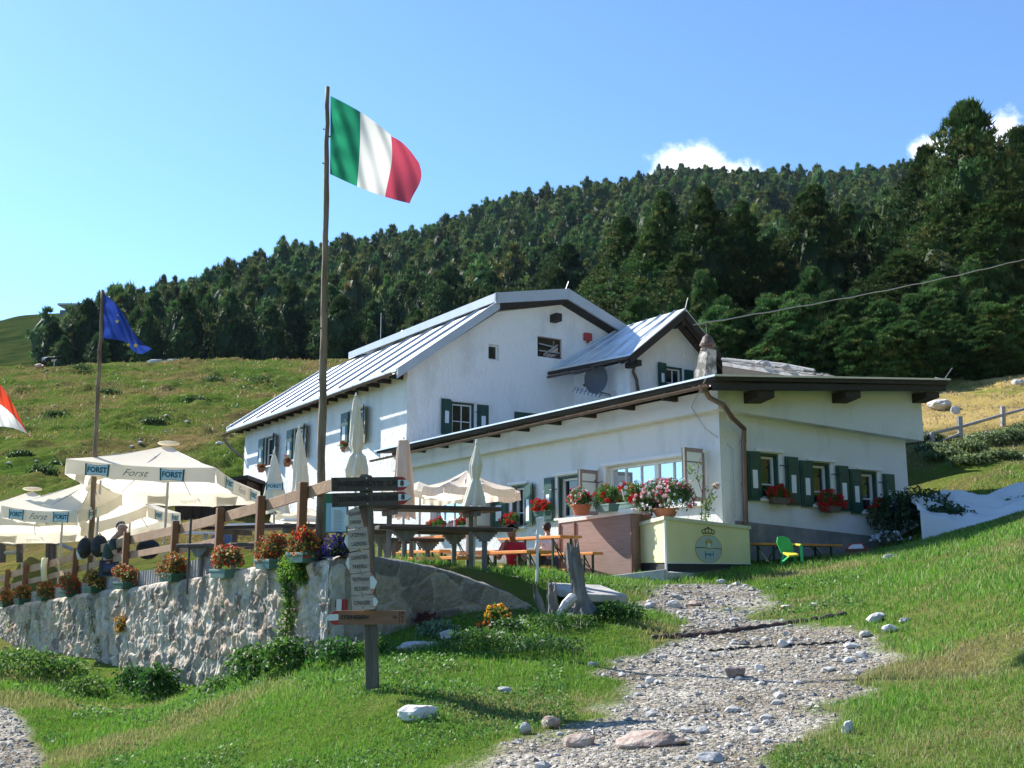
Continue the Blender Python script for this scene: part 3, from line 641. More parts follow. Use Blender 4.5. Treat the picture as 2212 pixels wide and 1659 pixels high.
m.hexa([T(-.76, R0 + .06, rz(R0) - .11), T(-.76, R1 - .05, rz(R1) - .16), T(15.3, R1 - .05, rz(R1) - .16), T(15.3, R0 + .06, rz(R0) - .11), T(-.76, R0 + .06, rz(R0) - .042), T(-.76, R1 - .05, rz(R1) - .042), T(15.3, R1 - .05, rz(R1) - .042), T(15.3, R0 + .06, rz(R0) - .042)], 1)
m.hexa([T(-.72, R0 + .12, rz(R0) - .3), T(-.72, R1 - .1, rz(R1) - .3), T(-.58, R1 - .1, rz(R1) - .3), T(-.58, R0 + .12, rz(R0) - .3), T(-.72, R0 + .12, rz(R0) - .162), T(-.72, R1 - .1, rz(R1) - .162), T(-.58, R1 - .1, rz(R1) - .162), T(-.58, R0 + .12, rz(R0) - .162)], 1)
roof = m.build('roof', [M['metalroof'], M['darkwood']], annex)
for s in (.75, 3.55, 6.45): m = MB(); m.hexa([T(-.66, s - .25, zt(s) - .27), T(-.66, s + .25, zt(s) - .22), T(-.25, s + .25, zt(s) - .30), T(-.25, s - .25, zt(s) - .34), T(-.66, s - .25, zt(s) - .11), T(-.66, s + .25, zt(s) - .07), T(-.25, s + .25, zt(s) - .07), T(-.25, s - .25, zt(s) - .11)]); m.build('beam', M['darkwood'], roof)
for i in range(10): t = 1.0 + i * 1.48; m = MB(); m.tb(t, t + .09, -.66, -.25, 5.29, 5.39); m.build('rafter', M['darkwood'], roof)
def gutter(par, a, b, r=.075, name='gutter', mt='gutter'):
    m = MB(); a = Vector(a); b = Vector(b); d = (b - a).normalized(); x = d.cross(ZZ).normalized(); V = []; n = 8
    for p in (a, b):
        for rr in (r, r * .82):
            for k in range(n + 1): q = PI + PI * k / n; V.append(p + x * math.cos(q) * rr + ZZ * math.sin(q) * rr)
    N1 = n + 1; Fc = []
    for k in range(n): Fc += [(k, k + 1, 2 * N1 + k + 1, 2 * N1 + k), (N1 + k, N1 + k + 1, 3 * N1 + k + 1, 3 * N1 + k), (k, k + 1, N1 + k + 1, N1 + k), (2 * N1 + k, 2 * N1 + k + 1, 3 * N1 + k + 1, 3 * N1 + k)]
    m.add(V, Fc)
    L = (b - a).length
    for i in range(int(L / .9)): p = a + d * (.4 + i * .9); m.bar(p - x * r * 1.1 + ZZ * .01, p + x * r * 1.1 + ZZ * .01, .03, .012)
    return m.build(name, M[mt], par, smooth=False)
gutter(annex, T(-.75, -.97, 5.34), T(15.35, -.97, 5.22), .062)
def side_pt(c, o=.1): s, z = onT(*c, 0); return T(-o, s, z)
m = MB()
dp = [T(-.55, -.93, 5.30), T(-.52, -.75, 5.12), at(*c8(152, 310), 21.25), at(*c8(212, 398), 21.62), side_pt(c8(258, 480), .16), side_pt(c8(268, 560), .10), side_pt(c8(275, 850), .10), side_pt(c8(283, 1120), .10)]
m.tube(dp, .055, 10); m.tube([dp[0] + ZZ * .06, dp[0] - ZZ * .1], [.12, .06], 10)
for k in (5, 6): m.tube([dp[k] + ZZ * .02, dp[k] - ZZ * .02], .068, 10)
m.build('downpipe', M['gutter'], annex, smooth=False)
m = MB(); m.tube([T(-.6, -.9, 5.5), FP(.5, 5.1, .32), FP(.15, 4.6, .27), side_pt(c8(205, 610), .03), side_pt(c8(212, 880), .03), side_pt(c8(222, 1090), .03)], .011, 5); m.build('lightning_wire', M['polegrey'], annex)
m = MB(); P0 = T(-.7, 6.9, rz(6.9)); m.tube([P0, P0 + Vector((.25, .1, .3))], .012, 5); m.tube([P0, P0 + Vector((-.25, -.05, .03))], .01, 5); m.build('lightning_rod', M['polegrey'], annex)
# front windows
f = window(annex, FP, *big[:2], *big[2:], cols=3, rows=(.36,), sash=2, dep=.18, glass='glassblue', green=False, fw=.065)
shutter(f, FP, big[0], 1, .62, 3.07, 4.20, 108 - 12, inner=True); hook(f, FP, big[1] + .1, 3.75, 1)
f = window(annex, FP, *w2, cols=2, rows=(.36,), dep=.18)
shutter(f, FP, w2[0], 1, .62, w2[2], w2[3] + .02, 100, inner=True); shutter(f, FP, w2[1] + .12, 1, .42, w2[2] - .08, w2[3], 0); hook(f, FP, w2[1] + .02, 3.7, 1)
f = window(annex, FP, *w1, cols=2, rows=(.36,), dep=.18)
shutter(f, FP, w1[0] - .02, -1, .5, w1[2] + .02, w1[3], 10, white=(.1, .62)); shutter(f, FP, w1[1] + .15, 1, .8, w1[2] - .1, w1[3] - .05, 0); hook(f, FP, w1[1] + .02, 3.6, 1)
f = window(annex, FP, *w0, cols=3, rows=(.36,), sash=2, dep=.18, glass='glassblue', green=False)
shutter(f, FP, w0[0], 1, .62, 2.78, 3.85, 98, inner=True)
# side windows
for i, (a0, a1, z0, z1) in enumerate(sw):
    f = window(annex, SP, a0, a1, z0, z1, cols=1, rows=(.34,), dep=.15)
    shutter(f, SP, a0 + .0, -1, .40, z0 - .06, z1 + .01, 0); shutter(f, SP, a1 + .16, 1, .40, z0 - .12, z1 - .04, 0); hook(f, SP, a1 + .02, z1 - .25, 1)

# ---------------------------------------------------------------- chimney of the annex (stands on the roof)
def chim():
    c = thing('chimney', 'crooked plastered stone chimney with a rusty conical cowl on the annex roof', 'chimney', at(1518, 828, 26.2))
    b = at(1520, 835, 26.2); b.z -= .15; tp = at(1529, 757, 26.2); m = MB(); n = 7
    pr = []
    for k in range(n):
        u = k / (n - 1); p = b.lerp(tp, u); w = .47 - .18 * u
        for sx, sy in ((-1, -1), (1, -1), (1, 1), (-1, 1)): pr.append(p + W * sx * w / 2 * random.uniform(.93, 1.07) + U * sy * w / 2 * random.uniform(.93, 1.07))
    m.add(pr, [(4 * k + i, 4 * k + (i + 1) % 4, 4 * k + 4 + (i + 1) % 4, 4 * k + 4 + i) for k in range(n - 1) for i in range(4)] + [(4 * n - 4, 4 * n - 3, 4 * n - 2, 4 * n - 1)])
    m.build('stack', mat('chimney_plaster', (.13, .12, .10), (.50, .47, .41), 3.2, .95, .9, 9, lo=.44, hi=.6), c)
    m = MB(); y = tp.copy()
    for k, (dz, r) in enumerate(((.0, .21), (.03, .25), (.07, .25), (.08, .17), (.12, .17), (.13, .24), (.17, .24))): pass
    m.tube([y + ZZ * .0, y + ZZ * .05], .19, 12); m.tube([y + ZZ * .055, y + ZZ * .12], .12, 12); m.tube([y + ZZ * .125, y + ZZ * .17], .21, 12)
    m.tube([y + ZZ * .18, y + ZZ * .36, y + ZZ * .42], [.19, .11, .03], 14)
    m.build('cowl', mat('rusty_metal', (.05, .032, .025), (.20, .13, .10), 6, .7), c)
    m = MB(); m.tube([y + ZZ * .4, y + ZZ * .66], .025, 6); m.ico(y + ZZ * .66, .05, sub=1); m.build('finial', M['black'], c)
chim()

# ---------------------------------------------------------------- main house
house = thing('mountain_lodge', 'two storey white stucco lodge with a pale sheet metal roof and a gabled side wing', 'building', T(22, 5, 2))
GP = PT_(15.0); LP = PS(.15); WT = 11.7; WP = PT_(WT)
def g_(c, t=15.0): return onT(*c, t)
m = MB()
gw = (1.86, 2.78, 6.30, 7.40); g2 = (4.45, 5.40, 6.25, 7.25); sm = (3.36, 3.80, 9.05, 9.62); attw = (5.47, 6.58, 9.40, 10.17)
wall(m, GP, [(.15, 1), (12.3, 1), (12.3, 9.4), (9.3, 10.62), (6.55, 11.5), (3.75, 10.85), (.15, 8.32)], [gw, sm, attw], .22)
lw = []
for (a, b) in ((29.84, 26.75), (26.2, 23.3), (20.3, 17.7)):
    c = (a + b) / 2; lw.append((c - .62, c + .62, 6.2, 7.5))
wall(m, LP, [(15, 1), (31.8, 1), (31.8, 8.32), (15, 8.32)], lw, .2)
m.add([T(31.8, .15, 1), T(31.8, 12.3, 1), T(31.8, 12.3, 8.8), T(31.8, 3.9, 11.2), T(31.8, .15, 8.3)], [(0, 1, 2, 3, 4)]); m.add([T(15, 12.3, 1), T(31.8, 12.3, 1), T(31.8, 12.3, 8.8), T(15, 12.3, 9.4)], [(0, 1, 2, 3)])
m.build('wall', M['stucco'], house)
# second wing
sl_, sr_ = 7.1, 11.25; ws = WT
ww = (onT(*c7(1352, 600), WT)[0], onT(*c7(1468, 600), WT)[0], onT(*c7(1400, 765), WT)[1], onT(*c7(1400, 590), WT)[1])
m = MB(); wall(m, WP, [(sl_, 4), (sr_, 4), (sr_, 8.75), (9.15, 10.5), (sl_, 8.85)], [ww], .2)
m.add([T(ws, sl_, 4), T(15, sl_, 4), T(15, sl_, 8.85), T(ws, sl_, 8.85)], [(0, 1, 2, 3)]); m.add([T(ws, sr_, 4), T(15, sr_, 4), T(15, sr_, 8.75), T(ws, sr_, 8.75)], [(0, 1, 2, 3)])
m.build('side_wing', M['stucco'], house)
# roofs
def slab(m, P4, th, k=0):   # P4 top corners, thickness downwards
    P4 = [Vector(p) for p in P4]; m.hexa([p - ZZ * th for p in P4] + P4, k)
m = MB()
slab(m, [T(14.72, -.42, 8.28), T(32.9, -.42, 8.28), T(32.35, 3.95, 11.40), T(14.72, 3.72, 11.22)], .09)
slab(m, [T(14.60, 3.42, 11.38), T(27.4, 3.42, 11.50), T(27.4, 6.55, 12.0), T(14.60, 6.55, 11.99)], .07)
slab(m, [T(14.60, 6.56, 11.99), T(27.4, 6.56, 12.0), T(27.4, 13, 9.5), T(14.60, 13, 9.5)], .07)
slab(m, [T(27.41, 3.95, 11.36), T(32.35, 3.97, 11.40), T(32.7, 13, 8.6), T(27.41, 13, 8.6)], .07)
for i in range(10):   # standing seams
    t = 15.9 + i * 1.83
    a = T(t, -.40, 8.34); b = T(t - .1, 3.80, 11.32); m.bar(a, b, .05, .07, 1, up=Vector((-.5, .3, 1)))
m.hexa([T(32.80, -.42, 8.30), T(32.95, -.42, 8.30), T(32.40, 3.95, 11.42), T(32.25, 3.95, 11.42), T(32.80, -.42, 8.40), T(32.95, -.42, 8.40), T(32.40, 3.95, 11.52), T(32.25, 3.95, 11.52)], 1)
hroof = m.build('roof', [M['metalroof'], mat('seam_metal', (.42, .46, .52), None, rough=.5, metal=.2)], house)
m = MB()   # grey fascia boards
m.hexa([T(14.62, -.40, 7.94), T(14.62, 3.60, 10.86), T(14.715, 3.60, 10.86), T(14.715, -.40, 7.94), T(14.62, -.40, 8.29), T(14.62, 3.60, 11.20), T(14.715, 3.60, 11.20), T(14.715, -.40, 8.29)])
m.hexa([T(14.50, 3.36, 11.02), T(14.50, 6.55, 11.62), T(14.595, 6.55, 11.62), T(14.595, 3.36, 11.02), T(14.50, 3.36, 11.40), T(14.50, 6.55, 12.02), T(14.595, 6.55, 12.02), T(14.595, 3.36, 11.40)])
m.hexa([T(14.50, 6.56, 11.62), T(14.50, 9.75, 10.42), T(14.595, 9.75, 10.42), T(14.595, 6.56, 11.62), T(14.50, 6.56, 12.02), T(14.50, 9.75, 10.80), T(14.595, 9.75, 10.80), T(14.595, 6.56, 12.02)])
m.hexa([T(14.50, 3.36, 11.08), T(27.38, 3.36, 11.22), T(27.38, 3.415, 11.22), T(14.50, 3.415, 11.08), T(14.50, 3.36, 11.39), T(27.38, 3.36, 11.51), T(27.38, 3.415, 11.51), T(14.50, 3.415, 11.39)])
m.build('fascia', M['fascia'], hroof)
m = MB()   # dark soffits
m.add([T(14.6, 3.45, 11.10), T(14.6, 6.55, 11.62), T(15.0, 6.55, 11.5), T(15.0, 3.75, 10.90)], [(0, 1, 2, 3)]); m.add([T(14.6, 6.56, 11.62), T(14.6, 13, 9.2), T(15.0, 13, 9.1), T(15.0, 6.56, 11.5)], [(0, 1, 2, 3)])
m.add([T(14.8, -.38, 8.1), T(32.6, -.38, 8.1), T(32.6, .2, 8.34), T(14.8, .2, 8.34)], [(0, 1, 2, 3)])
for i in range(19): t = 15.3 + i * .93; m.tb(t, t + .1, -.34, .15, 8.05, 8.2)
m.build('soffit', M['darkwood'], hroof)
s_, z_ = onT(*c7(583, 262), 15.0); m = MB(); pbox(m, GP, s_ - .13, s_ + .13, z_ - .16, z_ + .13, 0, .42); m.build('ridge_beam', M['darkwood'], hroof)
gutter(house, T(14.75, -.52, 8.14), T(33.1, -.52, 8.06), .08)
m = MB(); m.tube([T(32.9, -.5, 8.0), T(32.9, -.48, 7.75), T(32.6, -.3, 7.4), T(32.0, .0, 7.0), T(31.85, .12, 6.85)], .05, 8); m.build('downpipe', M['gutter'], house)
m = MB(); p = T(14.7, 6.55, 12.02); m.tube([p, p + Vector((.12, 0, .32))], .012, 5); p = T(24.5, 3.6, 11.5); m.tube([p, p + ZZ * 1.3], .015, 5); p = T(22.8, 3.55, 11.45); m.tube([p, p + Vector((.25, 0, .22))], .03, 5)
p = T(11.0, 9.15, 10.85); m.tube([p, p + Vector((.1, 0, .4))], .012, 5); m.build('lightning_rod', M['polegrey'], hroof)
# house windows
f = window(house, GP, *gw, cols=2, rows=(.42,), dep=.14, fw=.05)
shutter(f, GP, gw[0], -1, .44, gw[2] - .08, gw[3] + .06, 6, white=(.32, .66)); shutter(f, GP, gw[1] + .1, 1, .46, gw[2] - .1, gw[3] - .02, 0, white=(.32, .66)); hook(f, GP, gw[1] + .02, 7.1, 1)
f = MB(); pbox(f, GP, g2[0], g2[1], g2[2], g2[3], .0, .05); pbox(f, GP, g2[0] + .47, g2[0] + .48, g2[2], g2[3], .05, .056); f = f.build('closed_shutters', M['shutter'], house)
window(house, GP, *sm, cols=1, rows=(), dep=.16, green=False, lintel=False, sill=False, fw=.06)
f = window(house, GP, *attw, cols=1, rows=(), dep=.14, green=False, lintel=False, sill=False, fw=.055, mat_f='rustwood') if M.setdefault('rustwood', mat('reddish_wood', (.10, .045, .03), (.16, .075, .05), 5, .8)) else None
m = MB(); pbox(m, GP, attw[0] + .1, attw[1] - .1, 9.62, 9.66, -.12, -.02); m.bar(GP(attw[0] + .3, 9.5, -.05), GP(attw[1] - .15, 9.95, -.08), .04, .06); m.bar(GP(attw[0] + .1, 9.9, -.05), GP(attw[1] - .3, 9.85, -.08), .03, .05); m.build('stacked_boards', M['greywood'], f)
for i, q in enumerate(lw):
    f = window(house, LP, *q, cols=2, rows=(.4,), dep=.14)
    shutter(f, LP, q[1] + .05, 1, .74, q[2] - .05, q[3], 0, white=(.22, .62)); shutter(f, LP, q[0], -1, .62, q[2] - .02, q[3] + .02, 24, white=(.22, .62)); hook(f, LP, q[1] + .06, q[3] - .3, 1); hook(f, LP, q[1] + .7, q[2] + .1, 1)
f = window(house, WP, *ww, cols=2, rows=(.4,), dep=.13, lintel=False)
shutter(f, WP, ww[0], -1, .42, ww[2], ww[3] + .08, 8, white=(.3, .62)); shutter(f, WP, ww[1] + .06, 1, .42, ww[2] - .05, ww[3] - .05, 0, white=(.05, .3))
# wing roof
m = MB()
slab(m, [T(11.0, 6.62, 8.92), T(15.0, 5.98, 8.95), T(15.0, 9.2, 10.92), T(11.0, 9.15, 10.87)], .06)
slab(m, [T(11.0, 9.152, 10.87), T(15.0, 9.202, 10.92), T(15.0, 11.7, 8.72), T(11.0, 11.65, 8.68)], .06)
for k in range(5):
    t = 11.55 + k * .78; u = (t - 11) / 4; m.bar(T(t, 6.62 - .62 * u, 8.97), T(t, 9.15, 10.90), .035, .05, 0, up=Vector((-.5, .3, 1)))
wr = m.build('wing_roof', M['metalroof'], house)
m = MB()
for (a, b) in (((6.6, 8.72), (9.15, 10.66)), ((9.15, 10.66), (11.7, 8.50))):
    m.bar(T(11.03, *a), T(11.03, *b), .07, .24); m.bar(T(11.16, a[0], a[1] - .04), T(11.16, b[0], b[1] - .04), .14, .12); m.bar(T(11.5, a[0], a[1] - .02), T(11.5, b[0], b[1] - .02), .14, .12)
for s in (7.05, 9.15, 11.2): z = 8.62 if s != 9.15 else 10.3; m.tb(11.08, 11.75, s - .1, s + .1, z - .05, z + .15)
m.bar(T(11.05, 6.60, 8.79), T(15.0, 5.96, 8.80), .12, .1); m.build('rafters', M['darkwood'], wr)
m = MB(); m.add([T(11.1, 9.17, 10.72), T(14.9, 9.2, 10.72), T(14.9, 11.6, 8.58), T(11.1, 11.6, 8.55)], [(0, 1, 2, 3)]); m.build('soffit', mat('brown_boards', (.16, .09, .045), (.26, .16, .08), 3, .8, stretch=(1, 8, 1)), wr)
gutter(house, T(11.0, 6.47, 8.80), T(12.7, 6.2, 8.72), .07, mt='darkpipe'); gutter(house, T(12.5, 6.24, 8.66), T(14.9, 5.86, 8.66), .07, mt='darkpipe')
def wl(c, o=.08): s, z = onT(*c, WT); return T(WT - o, s, z)
m = MB(); m.tube([wl(c7(1103, 530), .35), wl(c7(1110, 570), .3), wl(c7(1120, 625), .1), wl(c7(1145, 680), .08), wl(c7(1155, 740), .08), wl(c7(1165, 800), .08)], .055, 8, jit=.08); m.build('downpipe', M['darkpipe'], house, smooth=True)
m = MB(); s_, z_ = g_(c7(815, 388)); pbox(m, GP, s_ - .16, s_ + .16, z_ - .14, z_ + .14, .001, .14); m.ico(GP(s_, z_ - .2, .08), .06, sub=1); o = m.build('alarm_box', mat('red_plastic', (.38, .03, .025), None, rough=.4), house)
# dark wooden barn at the back of the terrace
def barn():
    b = thing('wooden_barn', 'dark brown wooden barn behind the big parasol, left of the lodge', 'barn', at(480, 1190, 44))
    x0, x1 = at(375, 1150, 44), at(530, 1150, 44); zt_ = at(450, 1056, 44).z; z0 = min(x0.z, x1.z) - 3; m = MB()
    def bq(u, z, o=0): p = x0.lerp(x1, u); return Vector((p.x, p.y - o, z))
    n = 22
    for i in range(n):
        a, c = i / n, (i + .94) / n; m.hexa([bq(a, z0), bq(c, z0), bq(c, z0, -5), bq(a, z0, -5), bq(a, zt_ + .35 * a), bq(c, zt_ + .35 * a), bq(c, zt_ + .35 * a, -5), bq(a, zt_ + .35 * a, -5)])
    m.build('wall', mat('barn_boards', (.022, .012, .007), (.07, .038, .02), 2.5, .85, .4, 12, stretch=(2, 2, .2)), b)
    m = MB(); m.hexa([bq(-.08, zt_ - .05, .6), bq(1.05, zt_ + .38, .6), bq(1.05, zt_ + .38, -5.5), bq(-.08, zt_ - .05, -5.5), bq(-.08, zt_ + .1, .6), bq(1.05, zt_ + .53, .6), bq(1.05, zt_ + .53, -5.5), bq(-.08, zt_ + .1, -5.5)]); m.build('roof', M['darkwood'], b)
barn()
# old shingled shed behind the annex
def shed():
    b = thing('old_shed', 'old shed behind the annex with weathered shingle roof held down by poles', 'shed', at(1660, 830, 33)); m = MB()
    A = [at(1560, 782, 33), at(1760, 812, 30), at(1770, 812, 35), at(1575, 782, 38)]; 
    m.hexa([p - ZZ * .12 for p in A] + A, 0)
    rr = random.Random(5)
    for i in range(60):
        u, v = rr.random(), rr.random() * .8; p = A[0].lerp(A[1], u).lerp(A[3].lerp(A[2], u), v); q = p + (A[1] - A[0]).normalized() * rr.uniform(.4, .9) + ZZ * rr.uniform(-.02, .06)
        m.bar(p + ZZ * .05, q + ZZ * .05, rr.uniform(.06, .14), .025)
    m.build('roof', M['stonew2'], b)
    m = MB()
    for u0, u1, dz in ((.05, .9, .12), (.35, 1.0, .16), (.0, .6, .1)): 
        p = A[0].lerp(A[1], u0); q = A[0].lerp(A[1], u1); m.tube([p + ZZ * dz, p.lerp(q, .5) + ZZ * (dz + .05), q + ZZ * dz], .045, 6, jit=.2)
    for u in (.45, .5, .72): m.ico(A[0].lerp(A[1], u) + ZZ * .16, .14, sub=2, jit=.12, sc=(1.3, 1, .6))
    m.build('weighing_poles', M['greywood'], b)
    m = MB(); B = [A[0], A[1], A[2], A[3]]; m.hexa([p - ZZ * 5 for p in B] + [p - ZZ * .13 for p in B]); m.build('wall', M['darkwood'], b)
M['stonew2'] = mat('weathered_shingles', (.22, .20, .18), (.46, .43, .40), 4, .9, .5, 16)
shed()
# satellite dish and aerial
def dish():
    c = T(WT + .1, 0, 0); p = onS(*c7(975, 800), 6.95); base = T(p[0], 6.95, p[1])
    d = thing('satellite_dish', 'dark grey satellite dish on the white wall under the wing roof', 'satellite dish', base)
    pc = onS(*c7(898, 685), 6.6); ctr = T(pc[0], 6.5, pc[1]); nrm = (Vector((-.25, -1, .25))).normalized(); ax = nrm.cross(ZZ).normalized(); ay = ax.cross(nrm)
    m = MB(); V = [ctr]; n = 24; Fc = []
    for k, r in enumerate((.2, .4, .58)):
        for i in range(n): q = 2 * PI * i / n; V.append(ctr + ax * math.cos(q) * r * .72 + ay * math.sin(q) * r * 1.0 - nrm * (-.14 * (r / .58) ** 2))
    for i in range(n): Fc.append((0, 1 + i, 1 + (i + 1) % n))
    for k in range(2):
        for i in range(n): a = 1 + k * n; Fc.append((a + i, a + n + i, a + n + (i + 1) % n, a + (i + 1) % n))
    m.add(V, Fc); m.build('reflector', mat('dish_grey', (.09, .10, .115), None, rough=.5), d, smooth=True)
    m = MB(); m.tube([ctr, ctr - nrm * .1 - ZZ * .35, base + ZZ * .1, base - ZZ * .25], .025, 6); fe = onS(*c7(803, 715), 6.2); fp = T(fe[0], 6.2, fe[1]); m.tube([ctr - ZZ * .5, fp], .02, 6); m.tube([fp - Vector((.05, 0, .03)), fp + Vector((.06, 0, .05))], .055, 8)
    m.build('arm', M['darkpipe'], d)
    ap = onS(*c7(990, 795), 6.95); b0 = T(ap[0], 7.0, ap[1]); pe = onS(*c7(735, 745), 6.2); b1 = T(pe[0], 6.2, pe[1])
    a = thing('yagi_aerial', 'blue comb shaped television aerial just below the satellite dish', 'aerial', b0); m = MB(); m.tube([b0, b1], .018, 5); m.build('boom', M['polegrey'], a)
    m = MB(); dd = (b1 - b0).normalized(); sd = Vector((.3, -.6, .55)).normalized()
    for i in range(15): q = b0.lerp(b1, .3 + .7 * i / 14); m.tube([q - sd * .13 + dd * .05 * (-1) ** i, q + sd * .13], .011, 4)
    m.build('elements', mat('aerial_blue', (.03, .07, .30), None, rough=.5), a)
    m = MB(); m.bar(b0 - ZZ * .22, b0 + ZZ * .22, .04, .12); m.build('bracket', M['polegrey'], a)
dish()
# far hut on the left skyline
def hut():
    p = at(150, 683, 430); b = thing('hill_hut', 'small grey hut with pale flat roof on the far left skyline', 'hut', p); w = at(178, 683, 430).x - at(122, 683, 430).x; m = MB()
    m.box(p + Vector((0, 5, -1)), (w * .85, 8, at(150, 664, 430).z - p.z + 4)); zt2 = at(150, 664, 430).z + .8
    m.build('wall', mat('hut_grey', (.12, .13, .14), (.2, .2, .2), .5, .9), b); m = MB(); m.box(Vector((p.x, p.y + 4, zt2 + .4)), (w * .92, 10, .8)); m.build('roof', mat('hut_roof', (.5, .5, .5), None), b)
    m = MB()
    for k in (-1, 0, 1): m.box(p + Vector((k * 2.6, 1, .2)), (.8, .2, .9))
    m.build('window', M['glass'], b)
hut()
# power line
def cable():
    a = T(11.0, 9.5, 10.3); e = at(2212, 546, 46); e2 = e + (e - a) * .5; m = MB(); pts = [a.lerp(e2, k / 40) - ZZ * (math.sin(PI * k / 40) * .35) + ZZ * .02 * math.sin(k * 2.1) for k in range(41)]
    m.tube(pts, .022, 5); tag(m.build('overhead_cable', M['polegrey']), 'grey overhead cable running from the small gable to the upper right edge', 'cable')
cable()
# ================================================================ RETAINING WALL AND TERRACE
def worley(x, y, s=0, jit=.9):
    ix = np.floor(x).astype(int); iy = np.floor(y).astype(int); f1 = np.full(x.shape, 9.); f2 = np.full(x.shape, 9.); c1_ = np.zeros(x.shape); ox = np.zeros(x.shape); oy = np.zeros(x.shape)
    for a in (-1, 0, 1):
        for b in (-1, 0, 1):
            cx, cy = ix + a, iy + b; h1 = _hash(cx, cy, s); h2 = _hash(cx, cy, s + 7); px = cx + .5 + (h1 - .5) * jit; py = cy + .5 + (h2 - .5) * jit
            d = np.hypot(x - px, y - py); h3 = _hash(cx, cy, s + 13); n = d < f1
            f2 = np.where(n, f1, np.minimum(f2, d)); c1_ = np.where(n, h3, c1_); ox = np.where(n, x - px, ox); oy = np.where(n, y - py, oy); f1 = np.where(n, d, f1)
    return f1, f2, c1_, ox, oy
M['masonry'] = mat('stone_masonry', (.82, .82, .82), (1.12, 1.1, 1.08), 14, .95, .8, 30, attr=True)
def stone_wall(name, org, D, Nn, t0, t1, top, base, label, step=.019, seed=3, amp=1., wx=5.2, wz=4.6):
    n = int((t1 - t0) / step); k = int(2.6 / step)
    t = np.linspace(t0, t1, n); X0 = org.x + D.x * t; Y0 = org.y + D.y * t; zt_ = np.array([top(a) for a in t]) + .03 * fbm(t * 3, t * 0 + 3, seed, 3); zb = base(X0, Y0)
    nz = 95; V_ = np.linspace(0, 1, nz); Tt, Vv = np.meshgrid(t, V_, indexing='ij'); Z = zb[:, None] + (zt_ - zb)[:, None] * Vv
    wxn = Tt * wx + .8 * fbm(Tt * 1.1, Z * 1.3, seed + 40, 3); wzn = Z * wz + .9 * fbm(Tt * 1.2, Z, seed + 50, 3)
    f1, f2, h, ox, oy = worley(wxn, wzn, seed); edge = np.clip((f2 - f1) / .16, 0, 1); h2 = (h * 7.31) % 1; h3 = (h * 17.77) % 1
    proud = .0 + .045 * h2 * (h3 > .35) + (ox * (h3 - .5) + oy * (h2 - .5)) * .13 - .02 * (h3 > .8); isst = edge > (.35 if amp > .5 else .55)
    q = edge * edge * (3 - 2 * edge); rough = .034 * fbm(Tt * 8, Z * 4, seed + 60, 4) + .030 * fbm(Tt * 24, Z * 17, seed + 70, 4) - .03 * np.clip(fbm(Tt * 15, Z * 12, seed + 77, 2) - .28, 0, 1) * 3 - .05 * np.clip(fbm(Tt * 5, Z * 2.2, seed + 66, 4) - .2, 0, 1); crack = -.035 * np.clip(fbm(Tt * 13, Z * 3.2, seed + 80, 3) - .15, 0, 1)
    dsp = amp * (q * proud * .9 + crack * 1.6) + rough * (.72 if amp > .5 else .6)
    rim = np.clip((1 - Vv) * 22, 0, 1) ** .5; dsp = dsp * rim - (1 - rim) * .04
    P = np.stack([X0[:, None] + Nn.x * dsp, Y0[:, None] + Nn.y * dsp, Z], -1)
    # top cap rows going back
    caps = [P]
    for d, dz in ((.12, .02), (.3, .025), (.5, -.01), (.55, -.3)):
        c = np.stack([X0 - Nn.x * d, Y0 - Nn.y * d, zt_ + dz + .02 * fbm(t * 5, t * 0 + d * 9, seed + 90, 3)], -1)[:, None]; caps.append(c)
    A = np.concatenate(caps, 1); nk = A.shape[1]
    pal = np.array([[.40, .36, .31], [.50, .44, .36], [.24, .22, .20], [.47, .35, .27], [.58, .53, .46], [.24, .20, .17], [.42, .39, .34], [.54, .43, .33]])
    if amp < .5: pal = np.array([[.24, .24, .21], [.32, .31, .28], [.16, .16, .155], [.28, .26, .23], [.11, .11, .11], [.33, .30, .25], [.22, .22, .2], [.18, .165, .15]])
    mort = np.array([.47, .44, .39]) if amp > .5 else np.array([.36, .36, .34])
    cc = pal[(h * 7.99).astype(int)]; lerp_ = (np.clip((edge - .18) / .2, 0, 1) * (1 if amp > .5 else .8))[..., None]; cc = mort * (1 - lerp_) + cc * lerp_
    dirt = 1 - .3 * np.clip(fbm(Tt * .9, Z * 1.4, seed + 33, 4) + .1, 0, 1); cc = cc * dirt[..., None] * np.array([1.04, 1.0, .93]); gap = np.clip(1 - abs(edge - .12) / .12, 0, 1) * np.clip(fbm(Tt * 2.5, Z * 3, seed + 35, 3) * 3 + .5, 0, 1); cc = cc * (1 - .45 * gap[..., None] * (1 if amp > .5 else .6))
    C = np.concatenate([cc, np.repeat(cc[:, -1:], 4, 1)], 1)
    i = np.arange(n - 1)[:, None]; j = np.arange(nk - 1)[None]; Fc = np.stack([i * nk + j, (i + 1) * nk + j, (i + 1) * nk + j + 1, i * nk + j + 1], -1).reshape(-1, 4)
    o = np_mesh(name, A.reshape(-1, 3), Fc, M['masonry'], C.reshape(-1, 3), smooth=True); return tag(o, label, 'wall')
WN = Vector((-WD.y, WD.x, 0)); WN = WN if WN.y < 0 else -WN
stone_wall('stone_wall', RWC, WD, WN, -.02, 20.5, wtop, lambda x, y: gz(x, y) - .35, 'long sunlit rubble stone retaining wall below the terrace fence')
RD = dirvec(52); RN_ = Vector((RD.y, -RD.x, 0))
rt = []
for px, py in ((712, 1206), (760, 1203), (811, 1203), (887, 1213), (950, 1227), (1010, 1245), (1060, 1264), (1110, 1286), (1165, 1318)):
    q = (px - 1106) / F * math.cos(PT); t = (RWC.x - q * RWC.y) / (q * RD.y - RD.x); rt.append((t, at(px, py, RWC.y + RD.y * t).z))
